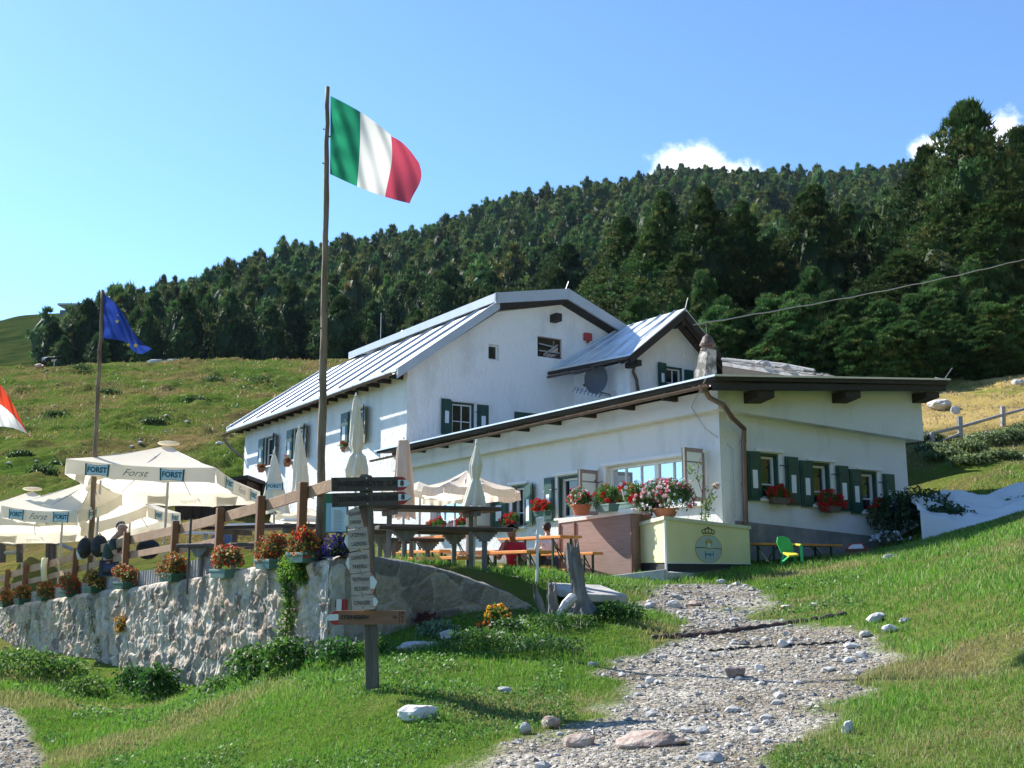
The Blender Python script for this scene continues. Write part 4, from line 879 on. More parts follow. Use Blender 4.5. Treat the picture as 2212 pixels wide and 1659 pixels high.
rtop = lambda t: float(np.interp(t, [a for a, b in rt], [b for a, b in rt]))
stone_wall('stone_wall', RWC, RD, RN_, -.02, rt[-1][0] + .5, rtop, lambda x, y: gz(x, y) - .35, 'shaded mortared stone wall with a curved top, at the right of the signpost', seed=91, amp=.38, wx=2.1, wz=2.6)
def corner():
    m = MB(); z = g(RWC.x, RWC.y) - .35; n = 30; pts = []; rad = []; rr = random.Random(8)
    zz = np.linspace(z, 1.70, n); V = []; Fc = []; K = 20; ctr = RWC - WN * .10 - RN_ * .10
    for i, q in enumerate(zz):
        for k in range(K):
            a = 2 * PI * k / K; d = WN * math.cos(a) * .125 + RN_ * math.sin(a) * .125; r = max(abs(math.cos(a)), abs(math.sin(a))) ** -.55; w = 1 + .22 * float(vnoise(np.array([k * .9]), np.array([i * .55]), 5)[0]) + rr.uniform(-.03, .03)
            V.append(ctr + d * r * w * (1 if i < n - 1 else .8) + ZZ * q)
    for i in range(n - 1):
        for k in range(K): Fc.append((i * K + k, i * K + (k + 1) % K, (i + 1) * K + (k + 1) % K, (i + 1) * K + k))
    Fc.append(tuple(range((n - 1) * K, n * K))); m.add(V, Fc)
    m.build('corner_stones', mat('corner_stone', (.30, .29, .27), (.50, .48, .44), 5, .95, .9, 14), bpy.data.objects['stone_wall'], smooth=False)
corner()
def tri_mark():
    p = at(736, 1306, 12.66); q = Vector((1, .25, 0)).normalized(); m = MB()
    for k, (a, b) in enumerate(((-.085, -.032), (-.03, .03), (.032, .085))): m.prism([p + q * a - ZZ * .065 - Vector((0, .13, 0)), p + q * b - ZZ * .065 - Vector((0, .13, 0)), p + q * b + ZZ * .065 - Vector((0, .13, 0)), p + q * a + ZZ * .065 - Vector((0, .13, 0))], Vector((.003, .06, 0)), 0 if k != 1 else 1)
    m.build('trail_mark', [M['red'], M['signwhite']], bpy.data.objects['stone_wall.001'])
tri_mark()
# terrace floor: sheet behind the wall
def terrace():
    t = np.linspace(0, 21, 60); v = np.linspace(0, 1, 30); Tt, Vv = np.meshgrid(t, v, indexing='ij'); B = dirvec(40); L = 22.
    zz = np.interp(Tt, [a for a, b in WTOP], [b for a, b in WTOP]) - .05; zz = zz - .38 * np.clip(Vv * 6 - .1, 0, 1) * np.clip(1 - Tt / 14, 0, 1) + .9 * np.clip(Vv - .55, 0, 1)
    X = RWC.x - WN.x * .2 + WD.x * Tt + B.x * L * Vv; Y = RWC.y - WN.y * .2 + WD.y * Tt + B.y * L * Vv
    V = np.stack([X, Y, zz], -1).reshape(-1, 3); i = np.arange(59)[:, None]; j = np.arange(29)[None]; Fc = np.stack([i * 30 + j, i * 30 + j + 1, (i + 1) * 30 + j + 1, (i + 1) * 30 + j], -1).reshape(-1, 4)
    o = np_mesh('terrace_floor', V, Fc, mat('terrace_gravel', (.36, .34, .30), (.50, .47, .42), 9, .95, .4, 40), smooth=True); tag(o, 'gravel terrace floor behind the wall', 'terrace', kind='structure')
terrace()

# ================================================================ FENCE
def wp(px, back=.12): Yw, t = wallY(px); p = RWC + WD * t - WN * back; return p, t
fence = thing('terrace_fence', 'brown wooden post and rail fence along the top of the sunlit stone wall', 'fence', wp(400)[0] + ZZ * 1.2)
PL = [(15, 1265), (130, 1225), (255, 1190), (450, 1125), (775, 1020), (1090, 945), (1380, 860), (1645, 780), (1920, 690)]
tops = []
for cx, cy in PL:
    px, py = c1(cx + (0), cy); p, t = wp(px); z1 = at(px, py, p.y).z; z0 = wtop(t) - .06; tops.append((p, z1, t)); m = MB()
    m.box((p.x, p.y, (z0 + z1) / 2), (.105, .105, z1 - z0), rz=math.radians(30)); m.build('post', M['postdark'], fence, bevel=.008)
p, t = wp(c1(2105, 0)[0]); tops.append((p, tops[-1][1] + (tops[-1][1] - tops[-2][1]) * .62, t))
p9 = tops[0]; ex = (p9[0] + WD * 2.2, p9[1] - .22, p9[2] + 2.2); tops = [ex] + tops
for i in range(len(tops) - 1):
    a, za, ta = tops[i]; b, zb_, tb_ = tops[i + 1]; o = WN * -.07
    m = MB(); m.bar(a + o + ZZ * (za - .13), b + o + ZZ * (zb_ - .13), .03, .15); m.build('rail', M['rail'], fence, bevel=.004)
    dz = .40 if i < 6 else .46
    if i < 7: m = MB(); m.bar(a + o + ZZ * (za - dz), b + o + ZZ * (zb_ - dz), .03, .11); m.build('rail', M['rail'], fence)
m = MB()
px, py = c1(1260, 930); p, t = wp(px, -.05); m.tube([Vector((p.x, p.y, wtop(t) - .25)), at(px, py, p.y)], .018, 8); tag(m.build('metal_post', mat('dark_steel', (.06, .065, .07), None, rough=.5)), 'thin dark metal post in front of the fence, between two brown posts', 'post')
pal = MB(); t = wallY(c1(1350, 0)[0])[1]; rr = random.Random(3)
while t < 19.5:
    p = RWC + WD * t - WN * .2; z0 = wtop(t) - .1; hgt = .40 - .005 * t + rr.uniform(-.015, .02); pal.tube([Vector((p.x, p.y, z0)), Vector((p.x + rr.uniform(-.004, .004), p.y, z0 + hgt))], .055, 7); t += .112
tag(pal.build('palisade', M['greywood'], smooth=False), 'low row of grey upright logs behind the flower boxes on the wall', 'palisade')

# ================================================================ TEXT
def text_on(parent, name, s, org, xd, yd, h, mt, align='CENTER', bold=0, bend=None, sx=1, shear=0, fit=None):
    cu = bpy.data.curves.new('t', 'FONT'); cu.body = s; cu.size = h * 1.38; cu.align_x = align; cu.align_y = 'CENTER'; cu.offset = bold * h * .06; cu.resolution_u = 3; cu.shear = shear
    ob = bpy.data.objects.new('t', cu); COL.objects.link(ob); dg = bpy.context.evaluated_depsgraph_get(); me = bpy.data.meshes.new_from_object(ob.evaluated_get(dg)); bpy.data.objects.remove(ob)
    off = ROOT[parent.name]; xd = Vector(xd); yd = Vector(yd)
    if fit and me.vertices: w_ = max(v.co.x for v in me.vertices) - min(v.co.x for v in me.vertices); sx = fit / w_
    for v in me.vertices: v.co = Vector(org) + xd * (v.co.x * sx) + yd * v.co.y - off
    me.materials.clear(); me.materials.append(mt); me.name = name
    o = bpy.data.objects.new(name, me); COL.objects.link(o); o.parent = parent; ROOT[o.name] = off; return o

# ================================================================ SIGNPOST
def signpost():
    Yp = 9.8; r = thing('signpost', 'weathered wooden trail signpost carrying eight arrow boards, in the grass by the wall', 'signpost', at(806, 1490, Yp))
    P = lambda x, y, d=0: at(x, y, Yp - d)
    m = MB(); a, b = at(806, 1512, Yp), at(790, 1028, Yp); m.bar(a, b, .11, .11, up=Vector((0, 1, 0))); m.prism([at(776, 1031, Yp) + Vector((0, -.05, 0)), at(782, 1025, Yp) + Vector((0, -.05, 0)), at(796, 1025, Yp) + Vector((0, -.05, 0)), at(802, 1031, Yp) + Vector((0, -.05, 0))], (0, .1, 0))
    m.build('post', mat('old_post', (.075, .068, .058), (.15, .135, .115), 4, .9, .5, 18, stretch=(3, 3, .5)), r, bevel=.006)
    C = lambda x, y: (660.2 + .3042 * x, 970.9 + .3042 * y)
    def board(pts, mt, d=.09, th=.028, tip=None, edge=None, slant=0):
        def PP(x, y, e=0): v = C(x, y); p = at(v[0], v[1], Yp - d - e); return p + Vector((0, slant * (v[0] - 800) / 100, 0))
        q = [PP(*p) for p in pts]; m = MB(); m.prism(q, (0, th, 0)); o = m.build('sign_board', mt, r)
        return o, PP
    X = Vector((1, 0, 0))
    def deco(par, PP, pts, mt, name, e=.004): m = MB(); m.prism([PP(x, y, e) for x, y in pts], (0, .003, 0)); return m.build(name, mt, par)
    def txt(par, PP, s, x, y, h, mt, ang=0, **k):
        if 'fit' in k: k['fit'] *= .3042 * Yp / F
        xa = Vector((math.cos(ang), 0, math.sin(ang))); ya = Vector((-math.sin(ang), 0, math.cos(ang))); text_on(par, 'lettering', s, PP(x, y, .006), xa, ya, h * .3042 * Yp / F, mt, **k)
    K = M['text_dark']
    o, PP = board([(185, 200), (185, 298), (655, 292), (690, 290), (742, 243), (690, 195), (655, 194)], M['signdark'])
    deco(o, PP, [(655, 292), (690, 290), (715, 268), (655, 268)], M['red'], 'red_stripe'); deco(o, PP, [(655, 194), (690, 195), (715, 214), (655, 214)], M['red'], 'red_stripe')
    deco(o, PP, [(655, 266), (718, 264), (748, 241), (715, 216), (655, 216)], M['signwhite'], 'white_tip')
    txt(o, PP, 'RADLSEEHÜTTE  2,3h', 232, 246, 34, K, align='LEFT', fit=412, bold=.5, ang=.012); txt(o, PP, 'A\nV\nS', 204, 246, 22, K, bold=.35); txt(o, PP, '8', 684, 241, 36, M['black'], bold=1.2)
    deco(o, PP, [(222, 205), (226, 205), (226, 293), (222, 293)], K, 'line')
    m = MB(); m.tube([PP(183, 200, .002), PP(183, 298, .002)], .004, 4); m.build('pale_edge', M['signgrey'], o)
    o, PP = board([(187, 311), (187, 409), (655, 392), (695, 388), (752, 338), (695, 299), (655, 301)], M['signdark'])
    deco(o, PP, [(655, 392), (695, 388), (718, 362), (658, 366)], M['red'], 'red_stripe'); deco(o, PP, [(655, 301), (695, 299), (716, 314), (656, 314)], M['red'], 'red_stripe')
    deco(o, PP, [(660, 364), (720, 360), (755, 337), (718, 316), (658, 316)], M['signwhite'], 'white_tip')
    txt(o, PP, 'SCHALDERS  SCALERES', 236, 356, 32, K, align='LEFT', fit=412, bold=.5, ang=.03); txt(o, PP, 'A\nV\nS', 206, 358, 22, K, bold=.35); txt(o, PP, '8', 691, 339, 36, M['black'], bold=1.2)
    deco(o, PP, [(224, 318), (228, 318), (228, 402), (224, 402)], K, 'line')
    SG = M['signgrey']; TG = mat('text_grey', (.10, .08, .075), None)
    def small(pts, t1, t2, wt, ang, cen, hh=26, d=.13, sl=.03):
        o, PP = board(pts, SG, d=d, slant=sl); deco(o, PP, wt[0], M['signwhite'], 'white_tip'); deco(o, PP, wt[1], mat('faded_red', (.50, .22, .18), None), 'red_tip'); deco(o, PP, wt[2], bpy.data.materials['faded_red'], 'red_tip')
        if t2: txt(o, PP, t1, cen[0], cen[1] - hh * 1.15, hh, TG, ang, fit=112 if len(t1) > 7 else 84, bold=.5); txt(o, PP, t2, cen[0] + 4, cen[1] + hh * 1.3, hh, TG, ang, fit=100 if len(t2) > 6 else 78, bold=.5)
        else: txt(o, PP, t1, cen[0], cen[1], hh, TG, ang, fit=112, bold=.5)
        m = MB()
        for k in (pts[-1], pts[0]): pass
        ym = min(p[1] for p in pts) + 14, max(p[1] for p in pts) - 16
        for yy in ym: m.ico(PP(cen[0] + 6, yy, .012), .006, sub=1)
        m.build('screw', M['iron'], o)
    def left(tl, tr, br, bl, tip):
        L2 = lambda a, b, u: (a[0] + (b[0] - a[0]) * u, a[1] + (b[1] - a[1]) * u)
        w0 = L2(tl, tip, .42); w1 = L2(bl, tip, .42); return [tl, tr, br, bl, tip], [[(tl[0] + 2, w0[1]), (tl[0] + 2, w1[1]), w1, tip, w0], [tl, w0, (tl[0] + 2, w0[1] + 2)], [bl, (tl[0] + 2, w1[1] - 2), w1]]
    def right(tl, tr, br, bl, tip):
        L2 = lambda a, b, u: (a[0] + (b[0] - a[0]) * u, a[1] + (b[1] - a[1]) * u)
        w0 = L2(tr, tip, .42); w1 = L2(br, tip, .42); return [tl, tr, tip, br, bl], [[(tr[0] - 2, w0[1]), w0, tip, w1, (tr[0] - 2, w1[1])], [tr, w0, (tr[0] - 2, w0[1] + 2)], [br, (tr[0] - 2, w1[1] - 2), w1]]
    p, w = left((303, 432), (374, 405), (412, 548), (306, 572), (272, 505)); small(p, 'KLAUSEN', 'CHIUSA', w, .12, (352, 485), 24)
    m = MB(); o_ = C(376, 404), C(432, 392), C(440, 546), C(412, 548); m.prism([at(x, y, Yp - .06) for x, y in o_], (0, .02, 0)); m.build('board_end', M['signdark'], r)
    p, w = left((300, 576), (432, 550), (450, 700), (314, 726), (274, 655)); small(p, 'LATZFONS 2', 'LAZFONS', w, .07, (374, 638), 26)
    p, w = left((309, 736), (450, 710), (455, 866), (319, 882), (285, 810)); small(p, 'GARNSTEIN', 'PARDELL', w, .06, (382, 798), 26)
    p, w = right((319, 890), (460, 871), (474, 1025), (330, 1036), (507, 940)); small(p, 'FELDTHURNS', 'VELTURNO', w, .03, (392, 955), 27)
    p, w = right((326, 1046), (482, 1030), (490, 1135), (334, 1141), (514, 1080)); small(p, 'SCHNAUDERS', None, w, .02, (400, 1090), 28)
    o, PP = board([(205, 1145), (138, 1194), (200, 1246), (711, 1242), (711, 1143)], M['signbrown'], d=.08)
    deco(o, PP, [(232, 1212), (232, 1246), (200, 1246), (170, 1216)], M['red'], 'red_stripe'); deco(o, PP, [(232, 1145), (232, 1168), (176, 1170), (205, 1145)], M['red'], 'red_stripe'); deco(o, PP, [(232, 1169), (232, 1214), (168, 1218), (138, 1194), (172, 1170)], M['signwhite'], 'white_tip')
    txt(o, PP, 'STEINEBEN', 246, 1193, 26, M['black'], align='LEFT', fit=194, bold=.8); txt(o, PP, '1h', 628, 1191, 25, M['black'], bold=.5, shear=.2); txt(o, PP, 'A\nV\nS', 686, 1192, 21, M['black'], bold=.35); deco(o, PP, [(664, 1147), (667, 1147), (667, 1240), (664, 1240)], M['black'], 'line')
    m = MB()
    for x, y in ((433, 205), (435, 277), (436, 316), (440, 386)): q = C(x, y); m.ico(at(q[0], q[1], Yp - .1), .009, sub=1)
    m.build('bolts', M['polegrey'], r)
signpost()

# ================================================================ FLAGS
def flagpole(px, ytop, pxb, ybot, Y, r0, label, seed):
    a, b = at(pxb, ybot, Y), at(px, ytop, Y); a.z -= .4; rr = random.Random(seed); m = MB(); n = 26; pts = []; rad = []
    for k in range(n): u = k / (n - 1); p = a.lerp(b, u); p.x += rr.uniform(-1, 1) * r0 * .14; pts.append(p); rad.append(r0 * (1 - .52 * u) * rr.uniform(.93, 1.07))
    root = thing('flagpole', label, 'flagpole', a); m.tube(pts, rad, 10, jit=.05); m.build('pole', M['pole'], root, smooth=True)
    m = MB()
    for k in range(14): p = pts[rr.randrange(2, n - 1)]; m.ico(p + Vector((rr.choice((-1, 1)) * r0 * .7, -r0 * .3, rr.uniform(-.1, .1))), r0 * .22, sub=1)
    m.build('knots', M['bark'], root); return root, a, b
def cloth(name, TL, TR, BL, BR, Y, bands, label, vert=True, wob=.05, seed=0, nx=60, ny=36, outline=None, zf=2.2, curves=None):
    # corner pixels; bands = list of (upto, material)
    V = []; Fc = []; mi = []
    for i in range(nx + 1):
        u = i / nx
        for j in range(ny + 1):
            v = j / ny; top = (TL[0] + (TR[0] - TL[0]) * u, TL[1] + (TR[1] - TL[1]) * u + (curves[0](u) if curves else 0)); bot = (BL[0] + (BR[0] - BL[0]) * u, BL[1] + (BR[1] - BL[1]) * u + (curves[1](u) if curves else 0))
            x = top[0] + (bot[0] - top[0]) * v + (curves[2](u, v) if curves else 0); y = top[1] + (bot[1] - top[1]) * v
            d = wob * min(1, u * 3) * (math.sin(u * 7 + v * 2.5 + seed) + .5 * math.sin(u * 13 - v * 4 + seed)) + .03 * math.sin((u * 3 - v) * 9 + seed) * (1 - u * .5) + .035 * math.sin((v - .2) * 20) * max(0, 1 - u * 3) * min(1, u * 12)
            V.append(at(x, y, Y + d))
    for i in range(nx):
        for j in range(ny):
            Fc.append((i * (ny + 1) + j, (i + 1) * (ny + 1) + j, (i + 1) * (ny + 1) + j + 1, i * (ny + 1) + j + 1)); w = (i + .5) / nx if vert else (j + .5) / ny; mi.append(next(k for k, (e, _) in enumerate(bands) if w <= e))
    m = MB(); m.add(V, Fc); m.m = mi; o = m.build(name, [b for _, b in bands], None, smooth=True); return o
fg = mat('flag_green', (.02, .24, .13), None, rough=.7, trans=.5); fw_ = mat('flag_white', (.66, .67, .66), None, rough=.7, trans=.5); fr = mat('flag_red', (.52, .07, .12), None, rough=.7, trans=.45); fb = mat('flag_blue', (.02, .05, .26), None, rough=.7, trans=.4)
pole1, a_, b_ = flagpole(708, 188, 692, 1190, 13.3, .062, 'tall rough wooden flagpole with the green white and red flag', 4)
o = cloth('flag', (714, 207), (905, 352), (713, 376), (890, 437), 13.3, [(.34, fg), (.68, fw_), (1, fr)], '', wob=.05, seed=1, curves=(lambda u: -16 * math.sin(u * PI) + (-8 * math.sin((u - .7) / .3 * PI) if u > .7 else 0), lambda u: 8 * math.sin(u * PI * .9) if u < .6 else 8 * math.sin(u * PI * .9), lambda u, v: 6 * math.sin(v * PI) * u + 5 * math.sin(v * 5) * u * u))
tag(o, 'green, white and red flag flying from the tallest pole', 'flag')
pole2, a_, b_ = flagpole(222, 627, 194, 1252, 20.35, .062, 'rough wooden flagpole with the blue starred flag, rising through the fence', 9)
o = cloth('flag', (224, 634), (300, 745), (222, 730), (328, 759), 20.35, [(1, fb)], '', wob=.09, seed=5, curves=(lambda u: -22 * math.sin(u * PI) * .8, lambda u: -7 * math.sin(u * PI * .7) + 22 * math.sin(max(0, u - .45) / .55 * PI) * .9, lambda u, v: 6 * math.sin(v * PI) * u))
tag(o, 'blue flag with yellow stars hanging slack from the left pole', 'flag')
def star(c, r):
    st = MB()
    P = [c + Vector((math.sin(k * PI / 5) * (r if k % 2 == 0 else r * .42), 0, math.cos(k * PI / 5) * (r if k % 2 == 0 else r * .42))) for k in range(10)]; st.add([c + Vector((0, -.01, 0))] + P, [(0, 1 + k, 1 + (k + 1) % 10) for k in range(10)]); st.build('star', M['staryellow'], o)
M['staryellow'] = mat('star_yellow', (.75, .55, .05), None)
for x, y, s in ((253, 694, .042), (254, 681, .02), (277, 745, .042), (293, 746, .048), (266, 668, .018)): star(at(x, y, 20.09), s * 1.12)
pole3, a_, b_ = flagpole(-30, 760, -50, 1330, 22.0, .07, 'wooden flagpole just outside the left edge carrying the red and white flag', 12)
o = cloth('flag', (-28, 800), (62, 945), (-30, 925), (66, 940), 22.0, [(.48, fr), (1, fw_)], '', vert=False, wob=.06, seed=2, curves=(lambda u: -18 * math.sin(u * PI), lambda u: -10 * math.sin(u * PI), lambda u, v: 0))
o.data.materials[0] = mat('flag_orange_red', (.62, .07, .03), None, rough=.7, trans=.45)
tag(o, 'red over white flag drooping into view at the left edge', 'flag')
def menu():
    Y = 12.9; r = thing('menu_board', 'glazed green menu case fixed to the flagpole above the purple flowers', 'notice board', at(722, 1110, Y)); m = MB(); A = c2(838, 615); B = c2(1015, 922)
    P = lambda x, y, d=0: at(*c2(x, y), Y - d)
    m.prism([P(838, 615), P(833, 918), P(1012, 918), P(1020, 615)], (0, .05, 0)); m.build('case', mat('case_green', (.02, .12, .05), None, rough=.5), r)
    m = MB(); m.prism([P(850, 690, .006), P(846, 912, .006), P(1004, 912, .006), P(1010, 690, .006)], (0, .004, 0)); m.build('poster', mat('poster_blue', (.25, .42, .52), None, rough=.3), r)
    m = MB(); m.prism([P(888, 722, .012), P(886, 905, .012), P(1000, 905, .012), P(1004, 722, .012)], (0, .004, 0)); pa = m.build('paper', mat('paper', (.50, .62, .70), None, rough=.4), r)
    m = MB()
    for k in range(15): y = 745 + k * 10.5; m.prism([P(905 + (k % 4) * 3, y, .016), P(905, y + 3, .016), P(960 + (k * 37 % 25), y + 3, .016), P(960 + (k * 37 % 25), y, .016)], (0, .003, 0))
    m.build('printed_lines', mat('print_grey', (.2, .28, .33), None), pa)
menu()
# ================================================================ PARASOLS
M['teal'] = mat('logo_teal', (.015, .10, .11), None, rough=.8); M['tealpale'] = mat('logo_pale', (.50, .66, .72), None, rough=.8)
def badge(par, org, xd, yd, h, out, txt='FORST', back=False):
    xd = Vector(xd).normalized(); yd = Vector(yd).normalized(); out = Vector(out)
    def P(x, y, e): return Vector(org) + xd * x * h + yd * y * h + out * e
    def shape(k, e, mt, nm):
        m = MB(); top = [P(-1.05 * k + 2.1 * k * i / 10, (.5 - .13 * math.sin(PI * i / 10)) * k ** .6, e) for i in range(11)]; bot = [P(1.0 * k - 2.0 * k * i / 10, (-.5 + .13 * math.sin(PI * i / 10)) * k ** .6, e) for i in range(11)]
        m.add(top + bot, [tuple(range(22))]); m.build(nm, mt, par)
    shape(1, .004, M['teal'], 'emblem'); shape(.86, .007, M['tealpale'], 'emblem'); text_on(par, 'lettering', txt, P(0, 0, .010), xd, yd, h * .42, M['teal'], bold=.9, sx=.98)
def parasol(label, rim, apex, foot, drop=.26, canv='canvas', logos=(), scr=(), group=None, ribs=True, name='parasol', hubd=.55, flat=False, vent=True, scal=5):
    Cc = sum(rim, Vector()) / len(rim); pole_top = Vector((foot.x, foot.y, apex.z - .03)); r = thing(name, label, 'parasol', foot, group)
    m = MB(); n = len(rim); K = 8; J = 10; rr = random.Random(len(label))
    edge = []
    for i in range(n):
        a, b = rim[i], rim[(i + 1) % n]; V = []
        for k in range(K + 1):
            u = k / K
            for j in range(J + 1):
                v = j / J; e = a.lerp(b, v); p = apex.lerp(e, u); p.z -= .10 * math.sin(PI * v) * u * (0 if flat else 1) * .6 + .05 * math.sin(PI * u) * (0 if flat else 1); V.append(p)
        m.add(V, [(k * (J + 1) + j, (k + 1) * (J + 1) + j, (k + 1) * (J + 1) + j + 1, k * (J + 1) + j + 1) for k in range(K) for j in range(J)])
    m.build('canopy', M[canv], r, smooth=True)
    for i in range(n):
        a, b = rim[i], rim[(i + 1) % n]; V = []; NJ = 36; out = ((a + b) / 2 - Cc); out.z = 0; out.normalize(); vm = MB()
        for j in range(NJ + 1):
            v = j / NJ; e = a.lerp(b, v); e.z -= .06 * math.sin(PI * v) * (0 if flat else 1); w = .018 * math.sin(v * 23 + i * 2) ; sc = drop * (1 - .10 * abs(math.sin(v * PI * scal)) ** .5) if scal else drop
            for q in range(4): V.append(e + out * (w * q / 3 + .02 * q / 3) - ZZ * sc * q / 3)
        vm.add(V, [(j * 4 + q, j * 4 + q + 1, (j + 1) * 4 + q + 1, (j + 1) * 4 + q) for j in range(NJ) for q in range(3)]); va = vm.build('valance', M[canv], r, smooth=True)
        for (ei, v, hh) in logos:
            if ei == i:
                e = a.lerp(b, v); xd = (b - a).normalized(); xd = xd if xd.cross(ZZ).dot(out) > 0 else -xd; e.z -= .06 * math.sin(PI * v) * (0 if flat else 1); badge(va, e - ZZ * drop * .48 + out * .035, xd, ZZ, hh, out)
        for (ei, v, hh, s) in scr:
            if ei == i: e = a.lerp(b, v); xd = (b - a).normalized(); xd = xd if xd.cross(ZZ).dot(out) > 0 else -xd; text_on(va, 'lettering', s, e - ZZ * (drop * .5 + .05) + out * .04, xd, ZZ, hh, M['scripty'], sx=1.3, shear=.5)
    m = MB(); m.tube([foot - ZZ * .3, pole_top], .026, 8); hub = Vector((foot.x, foot.y, pole_top.z - hubd)); m.tube([hub - ZZ * .06, hub + ZZ * .03], .045, 8); m.build('pole', M['polegrey'], r)
    if ribs:
        for i in range(n):
            for e, f_ in ((rim[i], .55), ((rim[i] + rim[(i + 1) % n]) / 2, .5)):
                m = MB(); tgt = apex.lerp(e, f_) - ZZ * .06; m.tube([hub, tgt], .011, 5); m.tube([apex - ZZ * .05, e - ZZ * .05 * (1 if e in rim else 2.0)], .011, 5); m.build('rib', M['polegrey'], r)
    if vent: m = MB(); m.ico(apex + ZZ * .04, .22, sub=2, sc=(1, 1, .22), jit=.02); m.build('vent_cap', M[canv], r, smooth=True)
    return r
M['scripty'] = mat('script_grey', (.16, .2, .2), None)
R4 = lambda pts: [at(*c) for c in pts]
# big square parasol
parasol('largest cream square parasol with teal badges along its hanging edge', R4([(143, 991, 20), (466, 1010, 19.6), (562, 1062, 22.8), (264, 1058, 23.2)]), at(364, 962, 21.3), at(354, 1190, 21.3), drop=.30, logos=((0, .22, .24), (0, .72, .24), (1, .25, .24), (1, .8, .24), (2, .25, .24), (2, .75, .24), (3, .3, .24), (3, .75, .24)), scr=((0, .47, .13, 'Forst'), (1, .52, .13, 'Forst'), (2, .5, .13, 'Forst')), scal=3)
parasol('cream square parasol cut by the flagpole, second from the left', R4([(3, 1092, 20.5), (168, 1102, 19.6), (264, 1068, 22.0), (110, 1108, 23.5)]), at(200, 1036, 21.5), at(204, 1230, 21.3), drop=.24, logos=((0, .22, .2), (0, .8, .2), (1, .3, .2)), scr=((0, .5, .12, 'Forst'),), scal=3)
parasol('cream parasol cut by the left edge, lowest canopy of the group', R4([(-80, 1100, 23), (170, 1108, 22.6), (216, 1144, 26), (-60, 1148, 26.5)]), at(70, 1060, 24.5), at(127, 1232, 24.3), drop=.28, logos=((2, .25, .22), (2, .72, .22), (0, .8, .2)), scr=((2, .5, .13, 'Forst'),), scal=3)
parasol('small crooked cream parasol under the largest one', R4([(176, 1132, 23.5), (318, 1092, 23.0), (390, 1108, 25), (250, 1150, 26)]), at(276, 1062, 24.5), at(275, 1215, 24.5), drop=.26, logos=((1, .3, .2), (1, .8, .2), (2, .5, .2)), scal=3)
parasol('pale parasol far behind at the left edge with a thin pole', R4([(-40, 1150, 30), (40, 1152, 29), (120, 1155, 30), (40, 1149, 33)]), at(45, 1135, 30.5), at(46, 1240, 30.5), drop=.18, ribs=False, vent=False)
# round parasol near the annex
c_ = at(1020, 1040, 19.6); rm = []
for k in range(8):
    a = 2 * PI * k / 8 + .25; rm.append(Vector((c_.x + math.cos(a) * .93, c_.y + math.sin(a) * .93, at(1010, 1053, 19.6).z + (-.05 if math.cos(a) > .3 else .0))))
parasol('round cream parasol open in front of the annex wall', rm, at(1008, 1016, 19.6), at(1009, 1225, 19.6), drop=.16, scal=1, hubd=.4, vent=False)
rm2 = [Vector((at(905, 1060, 23).x + math.cos(2 * PI * k / 8) * 1.05, 23 + math.sin(2 * PI * k / 8) * 1.05, at(900, 1066, 23).z)) for k in range(8)]
parasol('pale parasol half hidden behind the signpost arrows', rm2, at(905, 1040, 23), at(905, 1225, 23), drop=.16, scal=1, vent=False, ribs=False)
rm3 = [Vector((at(665, 1110, 23).x + math.cos(2 * PI * k / 8) * .8, 23 + math.sin(2 * PI * k / 8) * .8, at(665, 1112, 23).z)) for k in range(8)]
parasol('low pale parasol just left of the tallest flagpole', rm3, at(665, 1096, 23), at(664, 1210, 23), drop=.14, scal=1, vent=False, ribs=False)
def closed(label, top, foot, prof, canv='canvas2', folds=6, tw=.6, tie=None, group=None, logo=False):
    r = thing('closed_parasol', label, 'parasol', foot, group); n = 48; H = len(prof) - 1; m = MB(); V = []; Fc = []; K = 40; rr = random.Random(len(label)); ph = rr.uniform(0, 6)
    zs = [p[0] for p in prof]; rs = [p[1] for p in prof]; zt_, zb = top.z, prof[-1][0]
    for k in range(K + 1):
        z = zs[0] + (zs[-1] - zs[0]) * k / K; rad = float(np.interp(-z, [-q for q in zs], rs)); u = k / K
        for i in range(n):
            a = 2 * PI * i / n; f_ = 1 + (.20 * u + .06) * math.cos(folds * a + tw * u * 6 + ph) + .06 * math.cos(11 * a + u * 5); zz = z - (.04 * math.cos(folds * a + tw * 6 + ph) if k == K else 0)
            V.append(Vector((top.x + (foot.x - top.x) * u * .8 + math.cos(a) * rad * f_, top.y + math.sin(a) * rad * f_, zz)))
    for k in range(K):
        for i in range(n): Fc.append((k * n + i, k * n + (i + 1) % n, (k + 1) * n + (i + 1) % n, (k + 1) * n + i))
    V.append(Vector((top.x, top.y, zs[0] + .03))); Fc += [(len(V) - 1, i, (i + 1) % n) for i in range(n)]; m.add(V, Fc); cn = m.build('folded_canopy', M[canv], r, smooth=True)
    m = MB(); m.tube([foot - ZZ * .3, Vector((top.x, top.y, top.z - .2))], .022, 8); m.build('pole', M['polegrey'], r)
    m = MB(); m.tube([Vector((top.x, top.y, zs[0])), Vector((top.x, top.y, zs[0] + .07))], [.025, .012], 8); m.build('finial', M['white'], r)
    if logo: badge(cn, Vector((top.x + .10, top.y - rs[-1] * 1.22, zs[-1] + .48)), (1, .1, 0), (0, .12, 1), .16, Vector((0, -1, 0)))
    return r
def cl(label, x, yt, yb, yf, Y, ws, **k):  # ws: widths in photo px at heights
    top = at(x, yt, Y); foot = at(x + k.pop('dx', 0), yf, Y); sc = Y / F
    prof = [(at(x, yt + (yb - yt) * u, Y).z, w * sc / 2) for u, w in ws]; return closed(label, top, foot, prof, **k)
cl('closed cream parasol nearest the big one, with a wide flared bottom', 592, 978, 1106, 1200, 20.5, [(0, 4), (.1, 12), (.5, 32), (.85, 46), (1, 50)], logo=True, dx=2)
